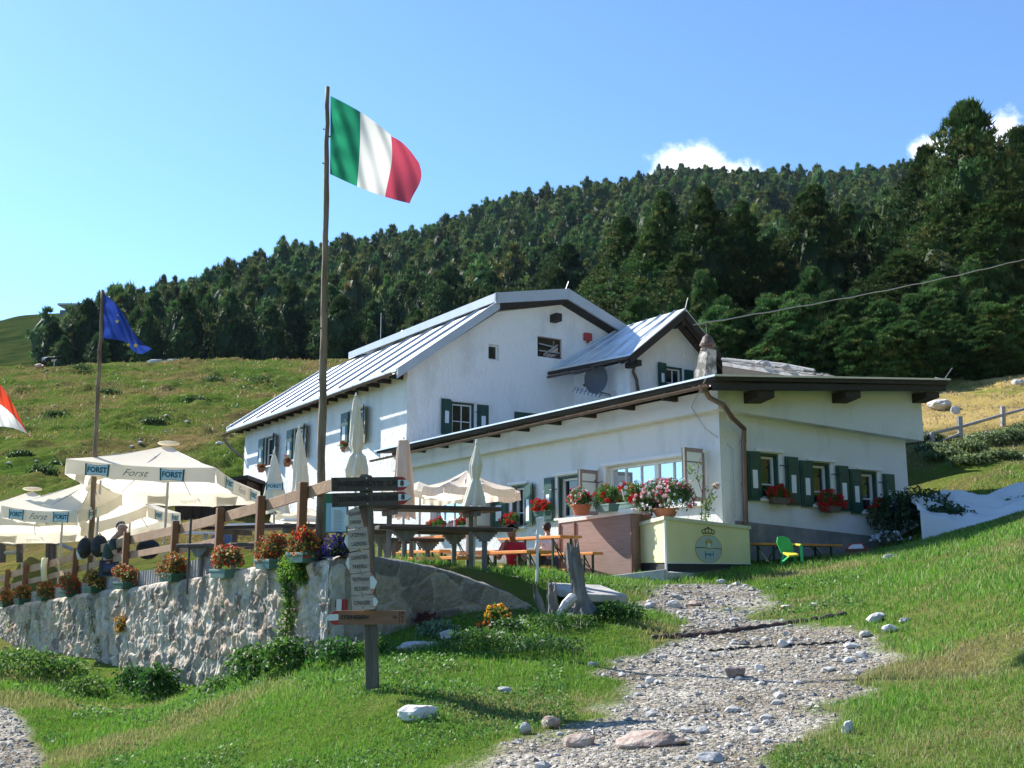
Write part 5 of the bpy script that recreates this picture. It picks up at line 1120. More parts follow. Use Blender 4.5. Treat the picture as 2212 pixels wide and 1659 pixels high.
cl('closed cream parasol second from the left, narrow and smooth', 646, 925, 1075, 1200, 22.5, [(0, 4), (.1, 13), (.5, 26), (.85, 30), (1, 44)], dx=2)
cl('tallest closed cream parasol, twisted, with a puffed skirt below its tie', 769, 856, 1032, 1200, 19, [(0, 5), (.06, 13), (.3, 24), (.6, 28), (.69, 18), (.74, 34), (.9, 44), (1, 40)], tw=1.6)
cl('closed pinkish parasol with a blunt top behind the arrow tips', 872, 952, 1118, 1200, 19.5, [(0, 22), (.05, 26), (.3, 32), (.7, 40), (1, 44)], canv='canvaspink', tw=.1, folds=7)
cl('closed pale green parasol tied in the middle in front of the round one', 1030, 958, 1096, 1222, 16.2, [(0, 4), (.08, 10), (.35, 26), (.5, 20), (.56, 15), (.62, 22), (.85, 38), (1, 46)], tw=.5, dx=-8)

# ================================================================ TABLES
def picnic(label, a, b, ztop, zb, dpt=.75, z0=1.2, seats=True):
    # a,b ends of table axis on plan (Vector), heavy log table with scalloped supports
    r = thing('picnic_table', label, 'table', Vector(((a.x + b.x) / 2, (a.y + b.y) / 2, z0))); d = (b - a); d.z = 0; L = d.length; d.normalize(); n = Vector((-d.y, d.x, 0))
    for k in (-1, 0, 1): m = MB(); m.bar(a + n * k * .25 + ZZ * (ztop - a.z), b + n * k * .25 + ZZ * (ztop - b.z), .24, .06); m.build('tabletop_board', M['picnic'], r, bevel=.01)
    for sd in (-1, 1):
        m = MB(); o = n * sd * .72; m.bar(a + o + ZZ * (zb - a.z), b + o + ZZ * (zb - b.z), .26, .055); m.build('bench', M['picnic'], r, bevel=.01)
        for u in (.2, .8):
            p = a.lerp(b, u) + o; m = MB(); m.tube([Vector((p.x, p.y, z0 - .4)), Vector((p.x, p.y, zb - .1))], .038, 8)
            for k in range(4): m.box((p.x, p.y, zb - .05 - k * .035), (.34 - k * .07, .14, .034), rz=math.atan2(d.y, d.x))
            m.build('leg', M['picnicleg'], r)
    for u in (.18, .82):
        p = a.lerp(b, u); m = MB(); m.bar(Vector((p.x, p.y, z0 - .4)), Vector((p.x, p.y, ztop - .03)), .07, .07, up=Vector((0, 1, 0))); m.bar(p - n * .34 + ZZ * (ztop - .07 - p.z), p + n * .34 + ZZ * (ztop - .07 - p.z), .07, .07); m.build('leg', M['picnicleg'], r)
M['picnicleg'] = mat('picnic_leg', (.12, .115, .11), (.20, .19, .18), 5, .85, stretch=(2, 2, .5))
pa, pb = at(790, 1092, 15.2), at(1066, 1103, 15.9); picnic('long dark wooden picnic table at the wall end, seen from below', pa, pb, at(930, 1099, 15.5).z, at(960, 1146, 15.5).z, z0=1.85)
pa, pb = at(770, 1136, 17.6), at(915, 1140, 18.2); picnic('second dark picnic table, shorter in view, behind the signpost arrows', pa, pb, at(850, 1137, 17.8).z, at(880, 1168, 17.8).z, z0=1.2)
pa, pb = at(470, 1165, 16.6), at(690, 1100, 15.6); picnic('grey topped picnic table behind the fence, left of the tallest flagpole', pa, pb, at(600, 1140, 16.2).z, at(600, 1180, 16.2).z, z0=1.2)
def beer_table(name, label, c, ztop, L, w, h, az, group, cat):
    r = thing(name, label, cat, Vector((c.x, c.y, ztop - h)), group); d = dirvec(az); n = Vector((d.y, -d.x, 0)); a = Vector((c.x, c.y, ztop)) - d * L / 2; b = a + d * L
    m = MB(); m.bar(a - ZZ * .025, b - ZZ * .025, w, .05); m.build('seat_board' if 'bench' in name else 'tabletop', M['orange'], r, bevel=.006)
    for u in (.14, .86):
        p = a.lerp(b, u); m = MB()
        for s in (-1, 1): m.bar(p + n * s * w * .42 - ZZ * .04, p + n * s * w * .42 - ZZ * h, .035, .035, up=n)
        m.bar(p - n * w * .42 - ZZ * h * .9, p + n * w * .42 - ZZ * h * .9, .03, .03); m.bar(p - n * w * .42 - ZZ * .06, p + n * w * .42 - ZZ * h * .85, .015, .02); m.build('leg', M['green'], r)
        m = MB(); q = a.lerp(b, u + (.16 if u < .5 else -.16)); m.bar(p - ZZ * h * .6, q - ZZ * .04, .012, .02); m.build('brace', M['green'], r)
    return r
GT = 'orange beer garden tables'; GB = 'orange beer garden benches'
def bset(cx, cy, Y, name, L=2.2, az=-32.6, sides=(-1, 1)):
    c = at(cx, cy, Y); beer_table('beer_table', 'orange folding table ' + name, c, c.z, L, .5, .77, az, GT, 'table'); n = Vector((dirvec(az).y, -dirvec(az).x, 0))
    for s, w_ in ((-1, 'near'), (1, 'far')):
        if s in sides: beer_table('beer_bench', 'orange bench on the %s side of the table ' % w_ + name, c + n * s * .62, c.z - .30, L, .25, .47, az, GB, 'bench')
bset(1163, 1160, 20.6, 'beside the brown counter', 2.2); bset(958, 1158, 21.6, 'furthest left, below the long window', 2.4)
bset(1085, 1191, 18.2, 'where the man in red sits', 2.3); bset(945, 1203, 17.6, 'low behind the curved wall top', 2.2, sides=(1,))
bset(1190, 1192, 22.6, 'behind the brown counter, mostly hidden', 1.8)
def wtable(label, c, w, zt_):
    r = thing('terrace_table', label, 'table', Vector((c.x, c.y, zt_ - .75))); m = MB(); m.tube([Vector((c.x, c.y, zt_ - .03)), Vector((c.x, c.y, zt_))], w, 24); m.build('tabletop', M['white'], r)
    m = MB(); m.tube([Vector((c.x, c.y, zt_ - .9)), Vector((c.x, c.y, zt_ - .03))], .04, 8); m.build('leg', M['polegrey'], r)
wtable('white topped round table behind the fence under the big parasol', at(445, 1150, 20), .42, at(445, 1150, 20).z); wtable('white topped round table below the leftmost closed parasol', at(560, 1133, 20), .6, at(560, 1133, 20).z)
wtable('white topped round table close to the flagpole', at(655, 1118, 19), .4, at(655, 1122, 19).z)
for px, Y, yt, yb, lab in ((1160, 15.6, 1122, 1238, 'pale thin pole beside the table end, left of the stump'), ):
    m = MB(); m.tube([at(px - .5, yb, Y) - ZZ * .2, at(px + 2, yt, Y)], .02, 8); m.tube([at(px - 2, yt, Y), at(px + 9, yt - 2, Y)], .024, 8); tag(m.build('pole', M['white']), lab, 'pole')

# ================================================================ BAR COUNTERS
M['cream'] = mat('cream_panel', (.70, .66, .34), (.76, .71, .40), 2, .5); M['brownpanel'] = mat('brown_panel', (.25, .155, .125), (.32, .21, .17), 3, .7, .3, 25, stretch=(1, 1, 14)); M['capwhite'] = mat('cap_white', (.70, .68, .62), (.78, .76, .70), 6, .6)
M['battenb'] = mat('batten_brown', (.22, .11, .08), None, rough=.6)
def counter():
    A = at(1436, 1115, 18.9); Ab = at(1438.5, 1233, 18.9); B = at(1618, 1137, 20.9); L = at(1368, 1133, 20.3); z0 = 1.60
    r = thing('drinks_counter', 'pale yellow drinks counter with a round emblem on its shaded side', 'counter', Vector((A.x, A.y, z0)))
    Fv = [Vector((p.x, p.y, 0)) for p in (A, B, B + (L - A), L)]; tz = [A.z, B.z, B.z - .05, L.z]
    m = MB(); m.hexa([p + ZZ * (z0 + .16) for p in Fv] + [p + ZZ * (t - .05) for p, t in zip(Fv, tz)]); body = m.build('panel', M['cream'], r)
    ce = sum(Fv, Vector()) / 4; m = MB(); m.hexa([ce + (p - ce) * 1.0 + ZZ * (t - .048) for p, t in zip(Fv, tz)] + [ce + (p - ce) * 1.03 + ZZ * t for p, t in zip(Fv, tz)]); m.hexa([ce + (p - ce) * 1.035 + ZZ * (t - .06) for p, t in zip(Fv, tz)] + [ce + (p - ce) * 1.035 + ZZ * (t + .004) for p, t in zip(Fv, tz)]); m.build('worktop', mat('cap_cream', (.56, .56, .38), (.64, .64, .46), 5, .6), r)
    m = MB(); m.hexa([ce + (p - ce) * .985 + ZZ * (z0 - .05) for p in Fv] + [ce + (p - ce) * .985 + ZZ * (z0 + .159) for p in Fv]); m.build('plinth', mat('plinth_dark', (.02, .022, .025), (.035, .035, .04), 6, .6), r)
    m = MB(); m.bar(Fv[0] + ZZ * (z0 - .02), Fv[0] + ZZ * (A.z - .06), .035, .035, up=Vector((1, 0, 0))); m.bar(Fv[0] + (Fv[1] - Fv[0]).normalized() * .02 + (Fv[0] - Fv[3]).normalized() * .008 + ZZ * (z0 + .15), Fv[1] + (Fv[0] - Fv[3]).normalized() * .008 + ZZ * (z0 + .15), .016, .016); m.build('corner_strip', M['white'], r)
    # emblem on the long side
    X = (Fv[1] - Fv[0]).normalized(); N_ = Vector((X.y, -X.x, 0)); 
    def onP(px, py):
        d = Vector(vray(px, py)); k = (Fv[0].dot(N_)) / (d.x * N_.x + d.y * N_.y); return Vector((d.x * k, d.y * k, CZ + d.z * k))
    C6 = lambda x, y: ((1900 + x * .09643) * .77669, (1440 + y * .09643) * .77669)
    o = onP(*C6(735, 900)); R_ = (onP(*C6(735, 500)) - o).length; sx_ = (onP(*C6(1110, 930)) - onP(*C6(350, 880))).length / 2 / R_
    E = lambda x, y, e=.006: o + X * x * R_ * sx_ + ZZ * y * R_ + N_ * e
    gold = mat('emblem_gold', (.42, .34, .05), None, rough=.6); dk = mat('emblem_green', (.10, .09, .02), None, rough=.6); pale = mat('emblem_pale', (.42, .50, .44), None, rough=.6)
    def disc(name, mt, cx, cy, rx, ry, e, n=40, hole=0):
        m = MB(); 
        if hole: V = [E(cx + math.cos(2 * PI * k / n) * rx * q, cy + math.sin(2 * PI * k / n) * ry * q, e) for q in (1, hole) for k in range(n)]; m.add(V, [(k, (k + 1) % n, n + (k + 1) % n, n + k) for k in range(n)])
        else: m.add([E(cx + math.cos(2 * PI * k / n) * rx, cy + math.sin(2 * PI * k / n) * ry, e) for k in range(n)], [tuple(range(n))])
        return m.build(name, mt, body)
    def pg(pts, mt, e, name='emblem'): m = MB(); m.add([E(x, y, e) for x, y in pts], [tuple(range(len(pts)))]); m.build(name, mt, body)
    disc('emblem', pale, 0, 0, 1, 1, .004); disc('emblem_ring', gold, 0, 0, 1.02, 1.02, .007, hole=.965)
    # crown above
    m = MB()
    for k in range(5):
        a = (k - 2) / 2; pts = [(a * .40, 1.12 + .03 * (1 - a * a)), (a * .52, 1.32 - abs(a) * .04), (a * .40, 1.46 - .10 * abs(a)), (a * .10, 1.50)] if k != 2 else [(0, 1.12), (0, 1.6)]
        m.tube([E(x, y, .008) for x, y in pts], .009, 5)
    m.tube([E(-.42 + .84 * k / 8, 1.10 + .05 * math.sin(PI * k / 8), .008) for k in range(9)], .011, 5); m.tube([E(-.05, 1.55, .008), E(.05, 1.55, .008)], .007, 5); m.build('crown', dk, body)
    # shield between leaves, small crown on top
    pg([(-.17, .0), (.17, .0), (.20, .32), (.28, .45), (.25, .60), (.12, .66), (0, .60), (-.12, .66), (-.25, .60), (-.28, .45), (-.20, .32)], gold, .008); pg([(-.10, .08), (.10, .08), (.13, .36), (0, .46), (-.13, .36)], M['signwhite'], .011); pg([(-.06, .12), (.03, .1), (.08, .3), (-.02, .36)], M['tealpale'], .013)
    for k in (-1, 0, 1): pg([(k * .09 - .03, .68), (k * .09 + .03, .68), (k * .11, .80 + .04 * (k == 0))], gold, .008)
    m = MB(); m.tube([E(-.92, .08, .008), E(-.5, .10, .008), E(-.28, .07, .008)], .006, 4); m.tube([E(.28, .07, .008), E(.6, .05, .008), E(.95, .02, .008)], .006, 4); m.build('ribbon', dk, body)
    badge(body, E(.02, -.42, .004), X, ZZ, R_ * .52, N_)
    # brown panel counter
    P0 = at(1209, 1124, 21.4); P1 = at(1366, 1102, 19.7); r2 = thing('brown_counter', 'brown slatted counter front with a white top carrying flower pots', 'counter', Vector((P0.x, P0.y, 1.55)))
    bk = Vector((.45, .75, 0)); Gv = [Vector((p.x, p.y, 0)) for p in (P0, P1, P1 + bk, P0 + bk)]; zz = [P0.z, P1.z, P1.z, P0.z]
    m = MB(); m.hexa([p + ZZ * 1.5 for p in Gv] + [p + ZZ * (z - .06) for p, z in zip(Gv, zz)]); m.build('panel', M['brownpanel'], r2)
    ce2 = sum(Gv, Vector()) / 4; m = MB(); m.hexa([ce2 + (p - ce2) * 1.03 + ZZ * (z - .058) for p, z in zip(Gv, zz)] + [ce2 + (p - ce2) * 1.03 + ZZ * z for p, z in zip(Gv, zz)]); m.build('worktop', M['capwhite'], r2)
    fd = (Gv[1] - Gv[0]).normalized(); fn = Vector((fd.y, -fd.x, 0))
    for u in (.0, .22, .985): m = MB(); p = Gv[0].lerp(Gv[1], u) + fn * .01; m.bar(p + ZZ * 1.52, p + ZZ * (zz[0] * (1 - u) + zz[1] * u - .065), .03, .03, up=fn); m.build('batten', M['battenb'], r2)
    # concrete step
    s = MB(); a, b = at(1297, 1252, 18.6), at(1434, 1238, 18.0); s.hexa([Vector((p.x, p.y, z)) for p, z in ((a, a.z - .22), (b, b.z - .18), (b + Vector((.15, .7, 0)), 1.3), (a + Vector((.15, .9, 0)), 1.3))] + [Vector((p.x, p.y, z)) for p, z in ((a, a.z + .04), (b, b.z + .06), (b + Vector((.15, .7, 0)), b.z + .07), (a + Vector((.15, .9, 0)), a.z + .05))])
    c_, d_ = b, at(1530, 1242, 19.5); s.hexa([Vector((p.x, p.y, z)) for p, z in ((c_ + Vector((.004, 0, 0)), c_.z - .2), (d_, d_.z - .15), (d_ + Vector((0, .6, 0)), 1.3), (c_ + Vector((.15, .69, 0)), 1.3))] + [Vector((p.x, p.y, z)) for p, z in ((c_ + Vector((.004, 0, 0)), c_.z + .02), (d_, d_.z + .02), (d_ + Vector((0, .6, 0)), d_.z + .03), (c_ + Vector((.15, .69, 0)), c_.z + .03))])
    tag(s.build('step', mat('concrete', (.42, .41, .39), (.56, .55, .52), 3, .9, .3, 20)), 'low concrete step in front of the yellow counter', 'step')
counter()

# ================================================================ GREEN CHAIR, TABLE, BOXES BESIDE THE ANNEX
def sidestuff():
    c = at(1705, 1210, 20.3); zf = at(1705, 1222, 20.3).z; Q = lambda x, y, d=0: at(*c8(x, y), 20.3 - d)
    ch = thing('plastic_chair', 'bright green plastic garden chair with yellow seat in the annex shade', 'chair', Vector((c.x, c.y, zf)))
    gr = mat('chair_green', (.03, .42, .10), None, rough=.45); ye = mat('chair_yellow', (.60, .55, .05), None, rough=.45)
    m = MB(); P = [Q(560, 1345), Q(520, 1255), Q(525, 1215), Q(560, 1208), Q(600, 1222), Q(625, 1262), Q(640, 1335)]; m.prism(P, (0, .05, 0)); m.build('backrest', gr, ch)
    m = MB(); m.prism([Q(560, 1330, .05), Q(640, 1330, .05), Q(668, 1345, .45), Q(600, 1352, .45)], (0, 0, .03)); m.build('seat', ye, ch)
    m = MB(); m.tube([Q(626, 1265, .0), Q(650, 1268, .1), Q(685, 1272, .35)], .022, 6); m.build('armrest', ye, ch)
    for a, b in (((565, 1340, 0), (550, 1400, .05)), ((640, 1335, 0), (645, 1400, -.05)), ((685, 1272, .35), (692, 1385, .45)), ((600, 1350, .4), (560, 1385, .5))): m = MB(); m.bar(Q(*a), Q(*b), .05, .02); m.build('leg', gr, ch)
    a, b = at(*c8(360, 1262), 21.2), at(*c8(905, 1262), 22.6); L = (b - a).length; beer_table('beer_table', 'orange folding table standing against the annex plinth behind the green chair', (a + b) / 2, (a.z + b.z) / 2, L, .5, .62, math.degrees(math.atan2((b - a).x, (b - a).y)), GT, 'table')
    bx = thing('cardboard_box', 'brown cardboard box at the foot of the annex plinth holding a red tray', 'box', at(*c8(1075, 1330), 23.2)); B_ = lambda x, y, d=0: at(*c8(x, y), 23.2 - d)
    m = MB(); m.prism([B_(985, 1345), B_(1165, 1335), B_(1170, 1290), B_(990, 1300)], (.1, .35, 0)); m.build('carton', mat('cardboard', (.16, .09, .05), (.22, .13, .08), 4, .9), bx)
    t = MB(); t.prism([B_(990, 1300, .02), B_(1020, 1268, -.2), B_(1105, 1262, -.2), B_(1125, 1295, .02)], (0, .0, .02)); tag(t.build('tray', mat('tray_red', (.55, .05, .03), None, rough=.4)), 'red tray lying in the cardboard box', 'tray')
    t = MB(); t.prism([B_(1010, 1298, .03), B_(1035, 1278, -.1), B_(1100, 1275, -.1), B_(1112, 1295, .03)], (0, .0, .035)); tag(t.build('folded_paper', M['white']), 'white folded sheet on the red tray', 'paper')
sidestuff()
# ================================================================ PEOPLE
def skin_obj(name, chains, mt, par, sub=1):
    vs = []; es = []; rs = []; idx = {}
    def vid(p, r):
        k = tuple(round(c, 4) for c in p)
        if k not in idx: idx[k] = len(vs); vs.append(tuple(p)); rs.append(r)
        return idx[k]
    for ch in chains:
        pr = None
        for p, r in ch:
            i = vid(p, r)
            if pr is not None and pr != i: es.append((pr, i))
            pr = i
    off = ROOT[par.name]; me = bpy.data.meshes.new(name); me.from_pydata([(p[0] - off.x, p[1] - off.y, p[2] - off.z) for p in vs], es, []); me.materials.append(mt); o = bpy.data.objects.new(name, me); COL.objects.link(o); o.parent = par; ROOT[o.name] = off
    sk = o.modifiers.new('skin', 'SKIN'); sk.use_smooth_shade = True
    for i, r in enumerate(rs): me.skin_vertices[0].data[i].radius = (r, r)
    me.skin_vertices[0].data[0].use_root = True
    s = o.modifiers.new('sub', 'SUBSURF'); s.levels = sub; s.render_levels = sub; return o
def person(label, hip, az, shirt, skin, hair, trousers, lean=.12, head=(0, .0), hands=((-.12, .42, .26), (.12, .42, .26)), legs=True, bald=False, longsl=False, glasses=False):
    r = thing('person', label, 'person', hip - ZZ * .5); f = dirvec(az); s = Vector((f.y, -f.x, 0)); L = lambda x, y, z: hip + s * x + f * y + ZZ * z
    hd = Vector((head[0], lean * 1.9 + .05 + head[1], .70)); ch = []; tz = .42
    body = [(L(0, 0, 0), .135), (L(0, .02 + lean * .3, .14), .125), (L(0, lean * .7, .30), .145), (L(0, lean, tz), .125), (L(0, lean * 1.25, .53), .055), (L(hd.x * .5, hd.y * .8, .585), .05), (L(hd.x, hd.y + .01, .64), .078), (L(hd.x, hd.y, .71), .095), (L(hd.x, hd.y - .005, .775), .082)]
    ch.append(body); ch.append([(L(hd.x, hd.y + .01, .64), .078), (L(hd.x, hd.y + .075, .625), .03)]); ch.append([(L(hd.x, hd.y, .71), .095), (L(hd.x, hd.y + .098, .69), .014)])
    for sg in (-1, 1): ch.append([(L(hd.x, hd.y, .71), .095), (L(hd.x + sg * .088, hd.y - .01, .69), .018)])
    arms = []
    for sg, h in zip((-1, 1), hands):
        sh = L(sg * .175, lean, .45); el = L(sg * .25, lean + .12, .20); ha = L(*h); wr = el.lerp(ha, .86); a = [(L(0, lean, tz), .125), (sh, .062), (sh.lerp(el, .5), .05), (el, .042), (el.lerp(wr, .5), .036), (wr, .026), (ha, .032)]; ch.append(a); arms.append((sh, el, wr))
        d = (ha - wr).normalized(); x = d.cross(ZZ).normalized()
        for k in range(4): b = ha + x * (k - 1.5) * .02 + d * .02; ch.append([(ha, .032), (b, .010), (b + d * (.035 + .006 * (k in (1, 2))) - ZZ * .008, .009), (b + d * .06 - ZZ * .028, .008)])
        ch.append([(ha, .032), (ha - x * sg * .035 + d * .005, .011), (ha - x * sg * .045 + d * .035, .009)])
    lg = []
    for sg in (-1, 1):
        l = [(L(0, 0, 0), .135), (L(sg * .09, .04, -.02), .085), (L(sg * .12, .24, -.01), .075), (L(sg * .13, .44, -.02), .055), (L(sg * .13, .42, -.24), .05), (L(sg * .13, .40, -.43), .035), (L(sg * .13, .50, -.46), .035)]; ch.append(l); lg.append(l)
    skin_obj('body', ch, skin, r)
    sh_ch = [[(p, q + .014) for p, q in body[:4]] + [(L(0, lean * 1.1, .475), .085)]]
    for sg, (sh, el, wr) in zip((-1, 1), arms): e = [(L(0, lean, tz), .139), (sh, .078), (sh.lerp(el, .5), .066)] + ([(el, .056), (el.lerp(wr, .5), .05), (wr, .038)] if longsl else [(sh.lerp(el, .68), .064)]); sh_ch.append(e)
    skin_obj('shirt', sh_ch, shirt, r)
    skin_obj('trousers', [[(p, q + .013) for p, q in l[:6]] for l in lg], trousers, r)
    m = MB(); V, Fc = ICO[2]; c = L(hd.x, hd.y - .012, .735); 
    keep = lambda v: (v[2] > (.42 if bald else .05) or v[1] < (-.75 if bald else -.15)) and not (v[1] > .55 and v[2] < .55)
    fs = [t for t in Fc if all(keep(V[i]) for i in t)]; m.add([c + s * v[0] * .094 + f * v[1] * .106 + ZZ * v[2] * .098 for v in V], fs); m.build('hair', hair, r, smooth=True)
    for sg in (-1, 1): m = MB(); m.ico(L(hd.x + sg * .034, hd.y + .086, .715), .013 if not glasses else .026, sub=1, sc=(1, 1, .8)); m.build('sunglasses' if glasses else 'eye', M['black'], r)
    m = MB(); m.bar(L(hd.x - .025, hd.y + .093, .648), L(hd.x + .025, hd.y + .093, .648), .01, .008); m.build('mouth', mat('lip', (.25, .08, .06), None), r)
    return r
sk1 = mat('skin_tanned', (.34, .17, .11), None, rough=.55); sk2 = mat('skin_pale', (.45, .26, .19), None, rough=.55)
hz = at(1112, 1148, 18.9); person('man in a red T-shirt and sunglasses leaning on the orange table', Vector((hz.x, 18.95, hz.z - .70)), 195, mat('shirt_red', (.55, .015, .03), None, rough=.8), sk1, mat('hair_dark', (.02, .016, .014), None), mat('jeans', (.05, .07, .12), None), glasses=True, hands=((-.16, .40, .20), (.10, .26, .50)), lean=.10)
hz = at(1187, 1139, 21.7); person('dark haired person in a pale shirt seated beside the brown counter, back to the photo', Vector((hz.x, 21.7, hz.z - .70)), -10, mat('shirt_pale', (.55, .55, .62), None, rough=.8), sk1, bpy.data.materials['hair_dark'], bpy.data.materials['jeans'])
hz = at(258, 1141, 19.3); person('man with short grey hair in a dark green shirt sitting behind the fence', Vector((hz.x - .2, 19.3, hz.z - .70)), 82, mat('shirt_green', (.035, .06, .05), None, rough=.8), sk2, mat('hair_grey', (.16, .13, .11), None), bpy.data.materials['jeans'], lean=.10, bald=True, hands=((-.10, .42, .24), (.14, .50, .28)))
hz = at(500, 1124, 21.5); person('person in a blue top bending over a table below the big parasol', Vector((hz.x, 21.5, hz.z - .70)), -60, mat('shirt_blue', (.04, .10, .25), None, rough=.8), sk2, mat('hair_auburn', (.30, .07, .03), None), bpy.data.materials['jeans'], lean=.2)
# rucksacks and towels by the fence
def sack(x, y, Y, w, h, label):
    p = at(x, y, Y); z = p.z; r = thing('rucksack', label, 'rucksack', p - ZZ * h / 2); m = MB(); m.ico(p, 1, sub=3, jit=.02, sc=(w / 2, w * .32, h / 2)); m.build('bag', mat('sack_black', (.012, .012, .014), (.03, .03, .035), 6, .7) if 'sack_black' not in bpy.data.materials else bpy.data.materials['sack_black'], r, smooth=True)
    m = MB(); m.ico(p + Vector((0, -w * .22, -h * .15)), 1, sub=2, sc=(w * .32, w * .2, h * .2)); m.build('pocket', bpy.data.materials['sack_black'], r, smooth=True)
    m = MB(); m.tube([p + Vector((-w * .1, 0, h * .46)), p + Vector((0, 0, h * .58)), p + Vector((w * .1, 0, h * .46))], .012, 5); m.build('strap', M['black'], r)
sack(183, 1184, 20.0, .28, .40, 'black rucksack leaning on the fence just left of the blue flag pole'); sack(214, 1180, 19.9, .32, .42, 'black rucksack just right of the blue flag pole'); sack(320, 1186, 18.8, .42, .36, 'wide black rucksack on the bench beside the man in green')
def towel(x0, x1, y0, y1, Y, mt, label):
    m = MB(); V = []; nx, ny = 8, 16
    for i in range(nx + 1):
        for j in range(ny + 1):
            u, v = i / nx, j / ny; p = at(x0 + (x1 - x0) * u, y0 + (y1 - y0) * v, Y); p.y += -.06 - .05 * math.sin(v * PI) + .02 * math.sin(u * 9) ; V.append(p)
    m.add(V, [(i * (ny + 1) + j, (i + 1) * (ny + 1) + j, (i + 1) * (ny + 1) + j + 1, i * (ny + 1) + j + 1) for i in range(nx) for j in range(ny)]); o = m.build('towel', mt, None, smooth=True); so_ = o.modifiers.new('thick', 'SOLIDIFY'); so_.thickness = .03; tag(o, label, 'towel')
towel(93, 106, 1206, 1256, wallY(100)[0] + .1, mat('towel_white', (.75, .74, .66), (.62, .58, .30), 2), 'white and yellow towel hanging over the fence at its left part'); towel(170, 186, 1182, 1208, wallY(178)[0] + .1, mat('towel_white2', (.75, .74, .72), None), 'white cloth hanging over the fence left of the blue flag pole')
# ================================================================ FLOWERS AND PLANTS
class Veg:
    def __init__(s, seed=0): s.V = []; s.F = []; s.C = []; s.n = 0; s.r = np.random.default_rng(seed)
    def leaves(s, P, size, c1, c2, w=.5, up=.4, droop=0, nrm=None):
        n = len(P); r = s.r; d = r.normal(size=(n, 3)); d[:, 2] += up; d /= np.linalg.norm(d, axis=1)[:, None]; x = np.cross(d, r.normal(size=(n, 3))); x /= np.linalg.norm(x, axis=1)[:, None] + 1e-9
        L = (size * r.uniform(.6, 1.3, n))[:, None]; a = P - x * 0; b = P + d * L * .5 + x * L * w * .5; c = P + d * L; c[:, 2] -= (droop * L[:, 0]); e = P + d * L * .5 - x * L * w * .5
        s.V.append(np.stack([a, b, c, e], 1).reshape(-1, 3)); i = np.arange(n)[:, None] * 4 + s.n; s.F.append(i + np.array([[0, 1, 2, 3]])); s.n += 4 * n
        u = r.uniform(0, 1, (n, 1)); cc = np.array(c1) * (1 - u) + np.array(c2) * u; s.C.append(np.repeat(cc * r.uniform(.75, 1.25, (n, 1)), 4, 0)); return s
    def blooms(s, P, size, cols, flat=0):   # each bloom: three crossing quads
        for k in range(3):
            n = len(P); r = s.r; d = r.normal(size=(n, 3)); d /= np.linalg.norm(d, axis=1)[:, None]; x = np.cross(d, r.normal(size=(n, 3))); x /= np.linalg.norm(x, axis=1)[:, None] + 1e-9; y = np.cross(d, x); L = (size * r.uniform(.7, 1.2, n))[:, None]
            s.V.append(np.stack([P - x * L, P - y * L, P + x * L, P + y * L], 1).reshape(-1, 3)); s.F.append(np.arange(n)[:, None] * 4 + s.n + np.array([[0, 1, 2, 3]])); s.n += 4 * n
            if k == 0: ci = np.array(cols)[r.integers(0, len(cols), n)] * r.uniform(.8, 1.15, (n, 1))
            s.C.append(np.repeat(ci, 4, 0))
        return s
    def blades(s, P, h, w, c1, c2, lean=.35):
        n = len(P); r = s.r; a = r.uniform(0, 6.283, n); hh = h * r.uniform(.5, 1.25, n); x = np.stack([np.cos(a), np.sin(a), 0 * a], -1) * (w * r.uniform(.7, 1.3, n))[:, None]
        b = r.uniform(0, 6.283, n); l = np.stack([np.cos(b), np.sin(b), 0 * b], -1) * (hh * r.uniform(.1, 1, n) * lean)[:, None]; up = np.stack([0 * hh, 0 * hh, hh], -1)
        V = np.stack([P - x * .5, P + x * .5, P + l * .35 + up * .6 + x * .35, P + l * .35 + up * .6 - x * .35, P + l + up * .97], 1).reshape(-1, 3); i = np.arange(n)[:, None] * 5 + s.n
        s.V.append(V); s.F.append(np.concatenate([i + np.array([[0, 1, 2, 3]]), i + np.array([[3, 2, 4, 4]])])); s.n += 5 * n
        u = r.uniform(0, 1, (n, 1)); cc = (np.array(c1) * (1 - u) + np.array(c2) * u) * r.uniform(.75, 1.25, (n, 1)); s.C.append(np.repeat(cc, 5, 0)); return s
    def build(s, name, mt, parent=None, off=None):
        V = np.concatenate(s.V); C = np.concatenate(s.C); F_ = np.concatenate(s.F)
        if parent is not None: V = V - np.array(ROOT[parent.name])
        # blades carry a doubled index: turn those quads into triangles
        tri = F_[:, 2] == F_[:, 3]; Q = F_[~tri]; Tq = F_[tri][:, :3]
        me = bpy.data.meshes.new(name); me.vertices.add(len(V)); me.vertices.foreach_set('co', V.astype(np.float32).ravel()); nl = Q.size + Tq.size; me.loops.add(nl); me.loops.foreach_set('vertex_index', np.concatenate([Q.ravel(), Tq.ravel()]).astype(np.int32))
        me.polygons.add(len(Q) + len(Tq)); me.polygons.foreach_set('loop_start', np.concatenate([np.arange(len(Q)) * 4, Q.size + np.arange(len(Tq)) * 3]).astype(np.int32)); me.materials.append(mt)
        a = me.color_attributes.new('Col', 'FLOAT_COLOR', 'POINT'); cc = np.ones((len(V), 4), np.float32); cc[:, :3] = np.clip(C, 0, 1); a.data.foreach_set('color', cc.ravel()); me.update(calc_edges=True); me.validate()
        o = bpy.data.objects.new(name, me); COL.objects.link(o)
        if parent is not None: o.parent = parent; ROOT[o.name] = ROOT[parent.name]
        return o
def dome(r, n, c, rx, ry, rz, lo=-.2, shell=.6):
    d = r.normal(size=(n, 3)); d /= np.linalg.norm(d, axis=1)[:, None]; d[:, 2] = np.where(d[:, 2] < lo, -d[:, 2], d[:, 2]); q = (shell + (1 - shell) * r.random(n))[:, None] ** .7
    return np.array(c) + d * q * np.array([rx, ry, rz])
G1, G2 = (.045, .12, .02), (.11, .22, .04)
